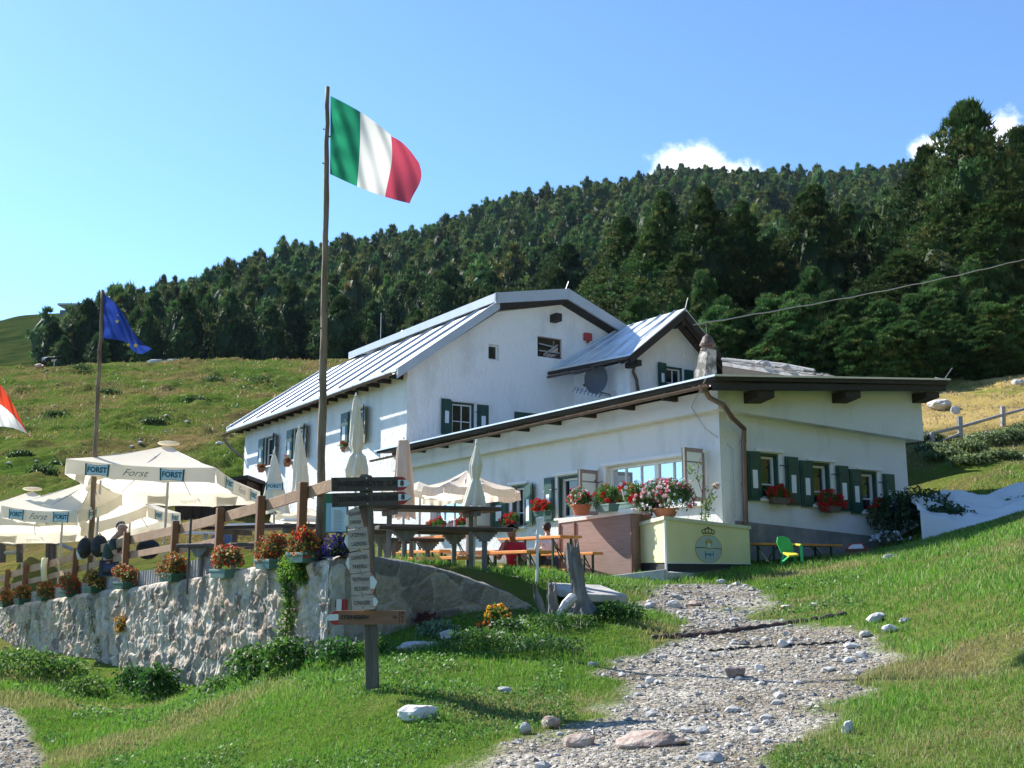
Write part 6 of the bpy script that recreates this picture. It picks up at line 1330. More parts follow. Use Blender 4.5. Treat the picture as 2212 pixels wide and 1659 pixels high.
RED = [(.62, .012, .02), (.70, .03, .03)]; PINK = [(.70, .25, .35), (.80, .55, .60), (.75, .12, .2)]; YEL = [(.80, .52, .05), (.75, .35, .03)]; PALEY = [(.82, .66, .30), (.75, .50, .20)]; WH = [(.82, .80, .78)]; ORG = [(.72, .28, .06), (.70, .42, .15)]; RUST = [(.50, .07, .03), (.60, .15, .05)]; PUR = [(.10, .05, .32), (.16, .08, .45)]
def pot_plant(name, label, c, w, h, dep, cols, group=None, pot='box', potm='potgreen', green=.5, n=1, bs=.022, az=-38.5, leafc=(G1, G2), cluster=False, nb=None, pothh=.15, seed=None, cat='flowers'):
    c = Vector(c); r = thing(name, label, cat, c, group); d = dirvec(az); nn = Vector((d.y, -d.x, 0)); sd = seed or (hash((round(c.x, 2), round(c.y, 2))) & 0xffff)
    if pot:
        m = MB()
        if pot == 'box':
            P = lambda u, v, z, k=1: c + d * u * w * .37 * k + nn * v * dep * .45 * k + ZZ * z; m.hexa([P(-1, -1, 0, .88), P(1, -1, 0, .88), P(1, 1, 0, .88), P(-1, 1, 0, .88), P(-1, -1, pothh), P(1, -1, pothh), P(1, 1, pothh), P(-1, 1, pothh)])
            m.hexa([P(-1, -1, pothh - .03, 1.03), P(1, -1, pothh - .03, 1.03), P(1, 1, pothh - .03, 1.03), P(-1, 1, pothh - .03, 1.03), P(-1, -1, pothh + .004, 1.03), P(1, -1, pothh + .004, 1.03), P(1, 1, pothh + .004, 1.03), P(-1, 1, pothh + .004, 1.03)])
        else: pw = min(w, .42 + w * .2); m.tube([c, c + ZZ * pothh * .86, c + ZZ * pothh * .861, c + ZZ * pothh], [pw * .26, pw * .37, pw * .40, pw * .40], 16)
        m.build('planter', M[potm], r, bevel=.004)
    v = Veg(sd); rr = v.r; cc = c + ZZ * (pothh if pot else 0); ang = math.atan2(d.y, d.x); R_ = np.array([[math.cos(ang), -math.sin(ang), 0], [math.sin(ang), math.cos(ang), 0], [0, 0, 1]])
    subs = np.stack([np.linspace(-.34, .34, 7) * w, rr.uniform(-.15, .15, 7) * dep, rr.uniform(-.22, .22, 7) * h], -1); sr = rr.uniform(.6, 1.25, 7)
    def D(k, sh, sc=1): i7 = rr.integers(0, 7, k); q = dome(rr, k, (0, 0, 0), 1, 1, 1, lo=-.45, shell=sh) * (sr[i7, None] * np.array([w * .22, dep * .62, h * .5]) * sc) + subs[i7]; q[:, 2] += h * .26; q[:, 2] -= .35 * h * np.clip(np.abs(q[:, 0]) / w * 2 - .6, 0, 1); q[:, 2] += .05 * h * np.sin(q[:, 0] * 40 + q[:, 1] * 23); return q @ R_.T + np.array(cc)
    k = int(900 * n * w * h / .06); v.leaves(D(k, .25, .93), .035, *leafc, w=.6); v.build('foliage', M['leafy'], r)
    v = Veg(sd + 1); v.r = rr
    if cluster:
        P = D(nb or 14, .85, 1.02); 
        for p in P: q = dome(rr, 46, p, .062, .062, .054, lo=-1, shell=.8); v.blooms(q, .014, cols)
    else: v.blooms(D(nb or int(420 * w * h / .06), .72, 1.05), bs, cols)
    v.build('blossoms', M['petal'], r); return r
# pots on the wall
GP_ = 'flower boxes along the top of the stone wall'
for (x, y, wd, cols, lab) in [(12, 1300, 42, ORG + RUST, 'faded orange flowers at the left edge of the wall top'), (48, 1288, 40, ORG + RUST, 'dry orange flowers, second box from the left edge on the wall'), (97, 1278, 40, RUST + ORG, 'orange and rust flowers below the towel on the wall'),
    (150, 1268, 48, RED + RUST, 'small deep red flower box left of the blue flag pole base'), (203, 1256, 52, YEL + PALEY + ORG, 'pale yellow flower box at the foot of the blue flag pole'), (270, 1248, 60, RED + RUST + PALEY, 'red and cream flower box under a brown fence post'),
    (373, 1235, 68, YEL + RED + RUST, 'yellow and red flower box beside the thin metal post'), (487, 1205, 76, RED + RED + PALEY, 'red and cream flower box standing higher between two fence posts'), (584, 1182, 70, RED + RUST + YEL, 'red and yellow flowers in a pale green box on the wall'),
    (655, 1166, 74, RED + RED + YEL, 'bright red and yellow flowers beside the tallest flagpole')]:
    Yw, t = wallY(x); Yw -= .03; p = at(x, y, Yw); w = wd * Yw / F * 1.42; z0 = wtop(t) + .0 if x < 470 else p.z - .27; p.z = z0 - .01
    pot_plant('flower_box', lab, p, w, .33 if x < 400 else .36, .26, cols, GP_, potm='potteal' if x > 400 else 'potgreen', bs=.017, pothh=.12, nb=int(520 * w), leafc=((.10, .10, .03), (.20, .19, .06)))
p = at(722, 1198, 12.9); p.z = 1.66; pot_plant('purple_flowers', 'dense purple flowers on the wall corner beside the menu board', p, .44, .34, .32, PUR, potm='stonepot' if M.setdefault('stonepot', M['cement']) else None, pothh=.06, bs=.014, nb=900, leafc=((.05, .09, .03), (.10, .14, .05)))
p = at(700, 1165, 13.3); p.z = 1.66; pot_plant('apricot_flowers', 'apricot coloured snapdragons between the flagpole and the menu board', p, .40, .62, .2, [(.80, .45, .12), (.78, .55, .25)], pot=None, bs=.022, nb=260, n=.5)
p = at(755, 1150, 13.3); p.z = 1.66; pot_plant('apricot_flowers', 'dull orange flowers showing just above the purple ones', p, .42, .44, .2, ORG, pot=None, bs=.016, nb=220, n=.5)
p = at(640, 1222, 13.2); p.z = 1.50; pot_plant('marigold_bush', 'bushy bright green plant with yellow dots spilling over the wall edge', p, .62, .46, .36, YEL, pot=None, nb=36, bs=.016, n=2.0, leafc=((.06, .18, .02), (.20, .34, .05)))
Yw, t = wallY(262); p = at(262, 1368, Yw - .2); pot_plant('wall_flowers', 'orange flower cushion growing out of the stone wall face', p, .34, .30, .2, ORG + YEL, pot=None, nb=200, bs=.018, leafc=((.12, .12, .03), (.2, .18, .06)))
for x, y, lab, cl_ in ((68, 1348, 'olive green plant tuft hanging high on the left part of the wall', ((.10, .13, .03), (.24, .22, .08))), (27, 1345, 'small green tuft growing from the wall near the left edge', ((.05, .14, .02), (.14, .26, .05))), (40, 1388, 'tiny brown green tuft low on the wall near the left edge', ((.12, .13, .04), (.2, .2, .07)))):
    Yw, t = wallY(x); v = Veg(x); c = at(x, y, Yw - .1); v.leaves(dome(v.r, 260, c, .16, .1, .26 if y < 1380 else .14, lo=-1, shell=.2), .05, *cl_, w=.4, droop=.5); tag(v.build('wall_tuft', M['leafy']), lab, 'plant')
# geraniums on the annex
def ger(label, c, w, az, potm='potgreen', nb=16, h=.38, **k):
    nb = int(nb * 1.3); return pot_plant('geranium_box', label, c, w, h, .2, RED, 'red geranium boxes of the annex', potm=potm, cluster=True, nb=nb, az=az, n=.8, pothh=.13, **k)
for (c, w, nb, lab) in ((c8(500, 985), .72, 20, 'red geranium box under the first shaded annex window'), (c8(850, 1040), .70, 30, 'fullest red geranium box under the middle shaded annex window'), (c8(1175, 1080), .62, 12, 'sparser red geranium box with white bloom under the third shaded annex window')):
    s_, z_ = onT(*c, 0); q = T(-.16, s_, z_ - .02); ger(lab, q, w, 57.4, potm='potbrown' if M.setdefault('potbrown', mat('box_brown', (.10, .08, .06), (.15, .12, .09), 5)) else None, nb=nb)
def fr_(c, o=.16): t_, z_ = onS(*c, 0); return T(t_, -o, z_)
ger('red geranium box under the small window left of the counters', fr_(c4(1600, 1010)), .8, -32.6, nb=26)
ger('red geranium box below the long left window, behind the closed green parasol', fr_(c4(1130, 1012)), 1.0, -32.6, nb=30); ger('red geranium box at the left part of the long window', fr_(c4(830, 1030)), 1.1, -32.6, nb=26)
ger('red geranium box left of the potted pink one, on the window ledge', fr_(c5(450, 700), .5), .8, -32.6, nb=34, h=.3)
p = at(*c5(640, 690), 20.6); p.z = onS(0, 0, 0)[1] * 0 + at(*c5(640, 688), 20.6).z; pot_plant('potted_geranium', 'terracotta pot of red and white flowers on the brown counter', p, .56, .36, .34, RED + PINK + WH, pot='round', potm='terracotta', pothh=.21, nb=110, bs=.03)
p = at(*c5(850, 660), 20.2); pot_plant('flower_box', 'teal box of sparse red geraniums with much green on the brown counter', p, .74, .40, .26, RED, 'flower boxes on the counters', potm='potteal', cluster=True, nb=10, az=-25, pothh=.14, n=1.3)
p = at(*c5(1040, 625), 20.6); pot_plant('flower_box', 'dense bright red geraniums between the teal box and the pink petunias', p, 1.0, .42, .3, RED, 'flower boxes on the counters', potm='potteal', cluster=True, nb=40, az=-25, pothh=.10)
p = at(*c5(1330, 690), 19.9); pot_plant('petunia_bowl', 'large terracotta bowl of pink and white petunias on the yellow counter', p - ZZ * .02, 1.25, .66, .6, PINK + WH + WH, pot='round', potm='terracotta', pothh=.15, nb=420, bs=.034, n=1.3, leafc=((.04, .10, .02), (.12, .22, .06)))
# windmill ornament
r_ = thing('garden_windmill', 'small white windmill ornament among the counter geraniums', 'ornament', at(*c5(985, 530), 20.4)); m = MB(); q = at(*c5(965, 475), 20.3); m.tube([at(*c5(990, 560), 20.4), q + Vector((.02, .05, 0))], .012, 6); m.build('stem', M['white'], r_)
for k in range(5): a = k * 1.257 + .4; m = MB(); e = q + Vector((math.cos(a) * .10, -.02, math.sin(a) * .10)); m.ico(e, .045, sub=1, sc=(1, .2, 1)); m.build('blade', M['white'], r_)
# climbing rose at the corner
def rose():
    b = at(*c5(1640, 730), 19.6); r = thing('climbing_rose', 'thin climbing rose with one pale pink bloom beside the corner downpipe', 'rose', b); m = MB(); P = lambda x, y, Y=20.3: at(*c5(x, y), Y)
    m.tube([P(1625, 740), P(1630, 560), P(1640, 350)], .012, 5); m.tube([P(1660, 740), P(1655, 600), P(1690, 520), P(1730, 450)], .008, 5); m.tube([P(1630, 500), P(1590, 380), P(1600, 270), P(1620, 220)], .007, 5); m.build('stem', mat('rose_stem', (.12, .04, .05), None), r)
    v = Veg(5)
    for (x, y, n_) in ((1560, 330, 22), (1600, 385, 22), (1600, 270, 10), (1660, 600, 60), (1700, 560, 46), (1680, 650, 50), (1650, 700, 40), (1700, 480, 26), (1530, 310, 12)): v.leaves(dome(v.r, n_, P(x, y), .12, .1, .12, lo=-1, shell=.1), .06, G1, (.16, .26, .08), w=.6)
    v.build('leaves', M['leafy'], r); v = Veg(6); v.blooms(dome(v.r, 50, P(1745, 447), .06, .06, .05, lo=-1), .035, [(.85, .70, .62)]); v.build('bloom', M['petal'], r)
rose()
for (c, lab, seed) in ((c6(340, 1240), 'red geranium in a small pot under the farthest upstairs window', 1), (c6(518, 1200), 'red geranium under the second upstairs window', 2), (c6(905, 1095), 'tiny red geranium under the third upstairs window', 3)):
    t_, z_ = onS(*c, .15); q = T(t_, .15 - .2, z_); pot_plant('potted_geranium', lab, q - ZZ * .16, .42 if seed < 3 else .25, .3, .25, RED, pot='round', potm='terracotta', pothh=.16, cluster=True, nb=8 if seed < 3 else 4, n=.5)

# ================================================================ VEGETATION ON THE GROUND
def plant(name, label, px, py, w, h, n, ls, c1=G1, c2=G2, Y=None, blooms=None, bsz=.02, nb=0, lw=.45, cat='plant', stems=6, group=None, spread=.6, dy=0):
    p = (at(px, py, Y) if Y and not (px > 1990 and py < 1010) else hit(px, py, 12)); p.z = g(p.x, p.y) if not dy else p.z; r = thing(name, label, cat, p, group); v = Veg(int(px * 7 + py)); m = MB(); rr = random.Random(px)
    for k in range(stems): a = rr.uniform(0, 6.28); q = rr.uniform(0, 1) * spread; e = p + Vector((math.cos(a) * w * .5 * q, math.sin(a) * w * .35 * q, h * rr.uniform(.6, .95))); m.tube([p + Vector((math.cos(a) * w * .2 * q, math.sin(a) * w * .2 * q, -.05)), p.lerp(e, .5) + Vector((0, 0, .02)), e], [.007, .005, .003], 4)
    m.build('stems', M['stemg'], r); P = dome(v.r, n, p + ZZ * h * .38, w * .5, w * .4, h * .62, lo=-.6, shell=.25); v.leaves(P, ls, c1, c2, w=lw, droop=.35); v.build('leaves', M['leafy'], r)
    if blooms: v = Veg(int(px)); v.blooms(dome(v.r, nb, p + ZZ * h * .45, w * .5, w * .4, h * .58, lo=0, shell=.85), bsz, blooms); v.build('blossoms', M['petal'], r)
    return r
M['stemg'] = mat('stem_green', (.07, .11, .03), (.12, .14, .05), 5)
DG, DG2 = (.018, .075, .012), (.06, .16, .03)
plant('nettle_clump', 'big dark green nettle clump at the foot of the sunlit wall', 338, 1512, .72, .50, 900, .085, DG, DG2); plant('nettle_clump', 'second dark green clump touching the wall left of the big nettles', 285, 1490, .6, .35, 500, .08, DG, DG2)
plant('leafy_weeds', 'broad leaved green weeds by the wall, left of the tall climber', 545, 1470, .75, .42, 800, .08); plant('leafy_weeds', 'green weeds around the foot of the tall climber', 620, 1450, .8, .40, 800, .08, DG, G2); plant('leafy_weeds', 'low green weeds at the wall corner behind the signpost', 725, 1455, .7, .30, 600, .07, DG, DG2)
plant('leafy_weeds', 'low weeds in front of the wall between nettles and broad leaved weeds', 470, 1500, .5, .22, 350, .06); plant('leafy_weeds', 'mass of green herbs at the left edge below the wall', 40, 1462, 1.6, .45, 1000, .08, G1, G2); plant('leafy_weeds', 'green herbs right of the left edge mass, below the wall', 130, 1470, 1.2, .35, 800, .08, G1, G2); plant('leafy_weeds', 'loose light green herbs left of the tall white flowered plant', 180, 1500, .8, .26, 500, .07, G1, (.16, .27, .05))
def tall(label, pts, n, w, ls, c1, c2, blooms=None, nb=0, off=.22):
    P = []
    for x, y in pts: Yw, t = wallY(x); P.append(at(x, y, Yw - off))
    r = thing('tall_plant', label, 'plant', P[0]); m = MB(); m.tube(P, [.014] + [.009] * (len(P) - 1), 5); m.tube([P[0] + Vector((.05, 0, 0))] + [p + Vector((.06 * math.sin(i * 2), -.03, .02)) for i, p in enumerate(P[1:])], .006, 4); m.build('stems', M['stemg'], r); v = Veg(n); per = n // (len(P) * 3)
    for i in range(len(P) * 3): u = i / (len(P) * 3 - 1) * (len(P) - 1); k = min(int(u), len(P) - 2); q = P[k].lerp(P[k + 1], u - k); v.leaves(dome(v.r, per, q, w * (1 - .5 * i / (len(P) * 3)), w * .5, w * .8, lo=-1, shell=.1), ls, c1, c2, w=.28, up=.2)
    v.build('leaves', M['leafy'], r)
    if blooms: v = Veg(n + 1); [v.blooms(dome(v.r, nb, p, w * 1.2, w * .5, w, lo=-1, shell=.3), .012, blooms) for p in P[1:]]; v.build('blossoms', M['petal'], r)
tall('tall slender green climber on the stone wall below the marigold bush', [(612, 1440), (615, 1380), (620, 1330), (625, 1290), (618, 1240)], 520, .13, .10, G1, (.16, .26, .06))
tall('tall straggly plant with tiny white flowers against the left part of the wall', [(235, 1490), (228, 1440), (215, 1400), (200, 1350), (195, 1310)], 900, .24, .05, (.10, .14, .05), (.24, .27, .12), WH + [(.6, .3, .4)], 40)
# flower bed on the bank
plant('yellow_flowers', 'bright yellow flowers on the bank left of the tree stump', 1075, 1345, .34, .30, 260, .06, G1, G2, blooms=YEL, bsz=.022, nb=60, Y=13.0); plant('orange_flowers', 'few orange marigolds left of the yellow flowers on the bank', 1046, 1356, .16, .12, 60, .04, blooms=[(.80, .20, .02)], bsz=.028, nb=14, Y=12.9)
plant('grey_leaf_plant', 'silvery green leafed plant on the bank near the wall', 945, 1372, .5, .20, 420, .07, (.10, .17, .09), (.20, .30, .18), Y=12.6); plant('white_daisies', 'little white flowers right of the yellow flowers on the bank', 1100, 1362, .5, .16, 260, .05, blooms=WH, bsz=.012, nb=30, Y=12.8); plant('dark_red_flowers', 'dark reddish low plant at the foot of the shaded wall', 920, 1352, .4, .16, 260, .05, (.10, .03, .03), (.2, .06, .05), Y=13.2)
plant('grass_clump', 'dark green tall grass clump in front of the stump', 1215, 1355, .9, .18, 500, .12, DG, G1, lw=.12, Y=12.9); plant('grass_clump', 'green weeds at the right of the stump on the bank edge', 1335, 1348, .7, .22, 600, .09, DG, G1, lw=.3, Y=13.3); plant('grass_clump', 'long grass around the foot of the signpost', 810, 1492, .42, .22, 420, .14, G1, G2, lw=.08)
plant('grass_clump', 'tufted green plants on the bank under the white daisies', 1040, 1400, 1.0, .22, 900, .09, DG, G2, lw=.2, Y=12.0); plant('grass_clump', 'rough grass tufts overhanging the lower edge of the bank', 1180, 1410, 1.0, .18, 900, .09, DG, G1, lw=.15, Y=11.6)
plant('corner_shrub', 'dark shrub with upright flower spikes at the right corner of the annex', 1985, 1160, 2.2, 1.1, 2600, .12, (.018, .05, .015), (.04, .10, .03), Y=24.0); plant('corner_shrub', 'lower dark shrub between the annex corner and the white sheet', 2050, 1150, 1.3, .6, 1200, .11, (.018, .05, .015), (.04, .10, .03), Y=22.8)
def spikes():
    v = Veg(33); m = MB(); r = thing('lupine_spikes', 'dark violet flower spikes standing out of the corner shrub', 'flowers', at(2000, 1100, 23.8))
    for x, yt in ((1935, 1085), (1962, 1080), (2000, 1075), (2014, 1095), (2036, 1078), (2046, 1098), (1975, 1100)):
        a, b = at(x, 1130, 23.8), at(x, yt, 23.8); m.tube([a, b], .01, 4); v.blooms(np.array([a.lerp(b, .3 + .7 * k / 30) for k in range(30)]) + v.r.normal(0, .02, (30, 3)), .03, [(.05, .04, .12), (.07, .05, .16)])
    m.build('stems', M['stemg'], r); v.build('blossoms', M['petal'], r)
spikes()
plant('white_daisies', 'bluish white daisies in the shade at the right annex corner', 1925, 1185, .9, .36, 160, .06, (.03, .07, .02), (.06, .12, .04), blooms=[(.60, .62, .70)], bsz=.035, nb=46, Y=23.0)
for i, (x, y, Y, w, h) in enumerate([(2000, 985, 33, 2.2, .8), (2040, 965, 34, 2.2, .8), (2085, 950, 34, 2.4, .9), (2130, 935, 35, 2.4, 1.1), (2175, 930, 35, 2.4, 1.2), (2212, 922, 34, 2, 1.3), (2020, 1000, 31, 2, .6), (2100, 975, 32, 2.2, .6), (2160, 965, 32, 2.2, .6)]):
    plant('hedge_bush', 'scrubby grey green bush below the split rail fence', x, y + 26, w * .6, h * .36, 1100, .12, (.08, .13, .04), (.20, .26, .11), Y=Y, group='bushes below the split rail fence', blooms=WH if i % 3 == 0 else None, nb=30, bsz=.02)
for i, (x, y, Y, w, h) in enumerate([(175, 812, 130, 4, 1.6), (460, 828, 125, 4, 1.3), (560, 825, 122, 5, 1.4), (120, 905, 90, 3, .9), (330, 930, 84, 3, .8), (235, 862, 108, 3.5, .8), (45, 985, 66, 2.2, .7), (130, 1000, 62, 2.5, 1.0), (90, 1030, 56, 2.2, .8), (420, 880, 98, 3, .9)]):
    plant('juniper', 'low dark juniper cushion on the grazed slope behind the terrace', x, y, w * .8, h * .6, 600, .26, (.03, .07, .015), (.08, .14, .03), Y=Y, group='juniper cushions on the slope', cat='shrub')

# ---------------------------------------------------------------- stones
def rock(name, label, c, s, mt='stone', seed=0, group=None, sub=3, rough=.16, sink=.25, rz=None):
    rr = random.Random(seed * 31 + 5); vs, fs = ICO[sub]; V = []; off = Vector((rr.uniform(0, 9), rr.uniform(0, 9), rr.uniform(0, 9))); pl = [(Vector((rr.gauss(0, 1), rr.gauss(0, 1), rr.gauss(0, .7))).normalized(), rr.uniform(.55, .9)) for _ in range(9)]; rot = Matrix.Rotation(rz if rz is not None else rr.uniform(0, 6.28), 3, 'Z')
    from mathutils import noise as mn
    for v in vs:
        p = Vector(v); k = 1.0
        for n, d in pl:
            dd = p.dot(n)
            if dd > d: p = p - n * (dd - d) * .85
        p *= 1 + rough * mn.noise(p * 1.8 + off) + rough * .4 * mn.noise(p * 5 + off); V.append(rot @ Vector((p.x * s[0], p.y * s[1], p.z * s[2])))
    c = Vector(c); base = Vector((c.x, c.y, c.z + s[2] * (1 - sink) * .6)); m = MB(); m.add([base + q for q in V], fs); o = m.build(name, M[mt], None); 
    if label: tag(o, label, 'rock', group)
    return o
M['stonewhite'] = mat('pale_stone', (.50, .48, .46), (.66, .64, .61), 4, .85, .4, 16); M['stonered'] = mat('reddish_stone', (.24, .16, .12), (.42, .35, .29), 9, .9, .9, 22, c3=(.34, .26, .22)); M['stonegrey'] = mat('grey_stone', (.27, .28, .29), (.42, .42, .42), 5, .9, .5, 14)
def rk(px, py, w, h, label, mt='stone', seed=0, k=1., sink=.25, dep=.7, rz=0):
    p = hit(px, py); s = w * p.y / F / 2; rock('rock', label, p, (s, s * dep, h * p.y / F / 2 * 1.25), mt, seed, sink=sink, rz=rz)
rk(902, 1552, 84, 36, 'smooth pale boulder in the grass right of the signpost', 'stonewhite', 1); rk(1405, 1608, 150, 40, 'largest flat reddish rock bedded in the gravel near the bottom', 'stonered', 21, sink=.75); rk(1190, 1573, 46, 26, 'grey stone at the left gravel edge just above the bottom rocks', 'stonered', 3)
rk(1535, 1645, 62, 20, 'blue grey rock at the bottom of the gravel track', 'stonegrey', 4); rk(1255, 1613, 70, 30, 'pinkish rock in the shadow left of the largest flat rock', 'stonered', 5); rk(1133, 1585, 30, 24, 'upright pale rock at the far left of the gravel', 'stone', 6); rk(1590, 1462, 54, 26, 'reddish rock in the middle of the gravel track', 'stonered', 7, sink=.4)
rk(1457, 1312, 34, 16, 'rounded grey rock high on the gravel near the counter', 'stone', 8); rk(1500, 1308, 38, 12, 'flat pinkish rock right of the rounded grey one', 'stonered', 9); rk(1405, 1312, 26, 12, 'small rock left of the rounded grey one high on the gravel', 'stone', 10); rk(1690, 1398, 24, 18, 'pale rock on the thin dark line across the track', 'stonewhite', 11)
rk(1640, 1450, 22, 18, 'small pale pointed rock right of the middle reddish one', 'stonewhite', 12); rk(1405, 1475, 22, 14, 'pale cubic stone left in the gravel', 'stonewhite', 13); rk(1280, 1440, 26, 12, 'grey rock at the grassy left edge of the track', 'stonegrey', 14); rk(1090, 1497, 40, 14, 'grey rock half sunk in the grass left of the track', 'stonegrey', 15)
rk(1833, 1585, 34, 28, 'pale stone lying in the grass at the right of the track', 'stonewhite', 16, rz=.6); rk(1920, 1188 + 20, 40, 12, 'small pale stone in the grass under the annex corner', 'stone', 17); rk(1560, 1260, 26, 10, 'grey round stone beside the yellow counter foot', 'stone', 18); rk(1520, 1585, 30, 14, 'grey stone upper right of the largest flat rock', 'stonegrey', 19)
for i, (x, y, w, h) in enumerate([(1890, 1345, 50, 26), (1925, 1365, 44, 22), (1870, 1375, 36, 14), (1840, 1400, 44, 14), (1860, 1420, 40, 16), (1900, 1335, 40, 16), (1955, 1345, 36, 14), (1835, 1430, 34, 14), (1790, 1450, 40, 12), (1700, 1315, 36, 10), (1760, 1310, 34, 10)]):
    p = hit(x, y); s = w * p.y / F / 2; rock('rock', 'pale slab among the outcrop at the right edge of the gravel track', p, (s, s * .6, h * p.y / F / 2), 'stonewhite' if i % 2 else 'stone', 40 + i, 'rock outcrop at the right edge of the track', sub=2, rz=.5)
rk(935, 1370, 0, 0, None, seed=1) if False else None
p = at(905, 1395, 12.2); p.z = g(p.x, p.y); rock('rock', 'long pale slab leaning on the bank right of the signpost', p - ZZ * .02, (.28, .14, .06), 'stone', 60, rz=.5); p = at(968, 1385, 12.4); p.z = g(p.x, p.y); rock('rock', 'grey rock beside the silvery plant on the bank', p + ZZ * .03, (.12, .08, .07), 'stone', 61)
p = at(1112, 1238, 15.6); p.z = g(p.x, p.y); rock('rock', 'flat grey stone on the grass below the benches', p, (.16, .1, .05), 'stone', 62)
p = at(2025, 872, 42); p.z = g(p.x, p.y); rock('rock', 'big weathered boulder on the dry hillside right of the annex roof', p, (.62, .4, .28), 'stone', 63); p = at(2065, 905, 39); p.z = g(p.x, p.y); rock('rock', 'small pale boulder behind the split rail fence', p, (.2, .18, .22), 'stone', 64); p = at(2190, 948, 32); p.z = g(p.x, p.y); rock('rock', 'pale flat boulder at the right edge under the bushes', p, (.5, .3, .2), 'stone', 65); p = at(2200, 842, 50); p.z = g(p.x, p.y); rock('rock', 'grey boulder at the right edge of the dry hillside', p, (.35, .25, .2), 'stone', 66)
rr = random.Random(77)
for i in range(24):
    px = rr.uniform(0, 640); py = rr.uniform(815, 1010); p = hit(px, py, 30, 170)
    if p.y < 35: continue
    s = rr.uniform(.10, .24); rock('rock', 'small pale rock lying on the grazed slope', p, (s * 1.4, s, s * .7), 'stonewhite', 100 + i, 'small rocks on the grazed slope', sub=1)
# medium stones on the track
xs = RN.uniform(-2.2, 6.5, 2600); ys = RN.uniform(5.2, 18.5, 2600); gm_ = gravel_mask(xs, ys); ok = gm_ > .5; xs, ys = xs[ok][:150], ys[ok][:150]
srcs = [rock('rock', None, (0, 0, 0), (1, .75, .5), 'stone', 200 + k, sub=1, sink=1) for k in range(6)]
for i, (x, y) in enumerate(zip(xs, ys)):
    b = srcs[i % 6]; o = b if i < 6 else b.copy()
    if i >= 6: COL.objects.link(o)
    s = float(np.exp(RN.normal(-3.25, .42))); o.location = (x, y, g(x, y) + s * .12); o.rotation_euler = (0, 0, RN.uniform(0, 6.28)); o.scale = (s, s, s); tag(o, 'fist sized grey stone on the gravel track', 'stone', 'loose stones on the gravel track')
# gravel: uncountable small stones
def gravel():
    n = 110000; az = RN.uniform(-.50, .50, n); r = np.exp(RN.uniform(math.log(4.8), math.log(19.5), n)); X = r * np.sin(az); Y = r * np.cos(az); ok = gravel_mask(X, Y) > RN.uniform(.2, .9, n); X, Y, r = X[ok], Y[ok], r[ok]; n = len(X)
    bv = np.array(ICO[0][0]) * (1 + RN.uniform(-.25, .25, (6, 1))); bf = np.array(ICO[0][1]); S = np.exp(RN.normal(-4.8, .55, n)) * np.clip(r / 9, .8, 1.5); sq = np.stack([RN.uniform(.8, 1.3, n), RN.uniform(.6, 1, n), RN.uniform(.4, .75, n)], -1)
    V, Fc = replicate(bv, bf, np.stack([X, Y, gz(X, Y) + S * .15], -1), S, RN.uniform(0, 6.28, n), sq); pal = np.array([[.30, .28, .25], [.21, .20, .18], [.37, .35, .31], [.28, .235, .19], [.46, .44, .40], [.16, .16, .155]]); C = pal[RN.integers(0, 6, n)] * RN.uniform(.8, 1.15, (n, 1))
    o = np_mesh('gravel', V, Fc, mat('pebble', (1, 1, 1), None, rough=.9, attr=True), np.repeat(C, 6, 0)); tag(o, 'loose grey gravel covering the track', 'gravel', kind='stuff'); print('gravel', n)
gravel()
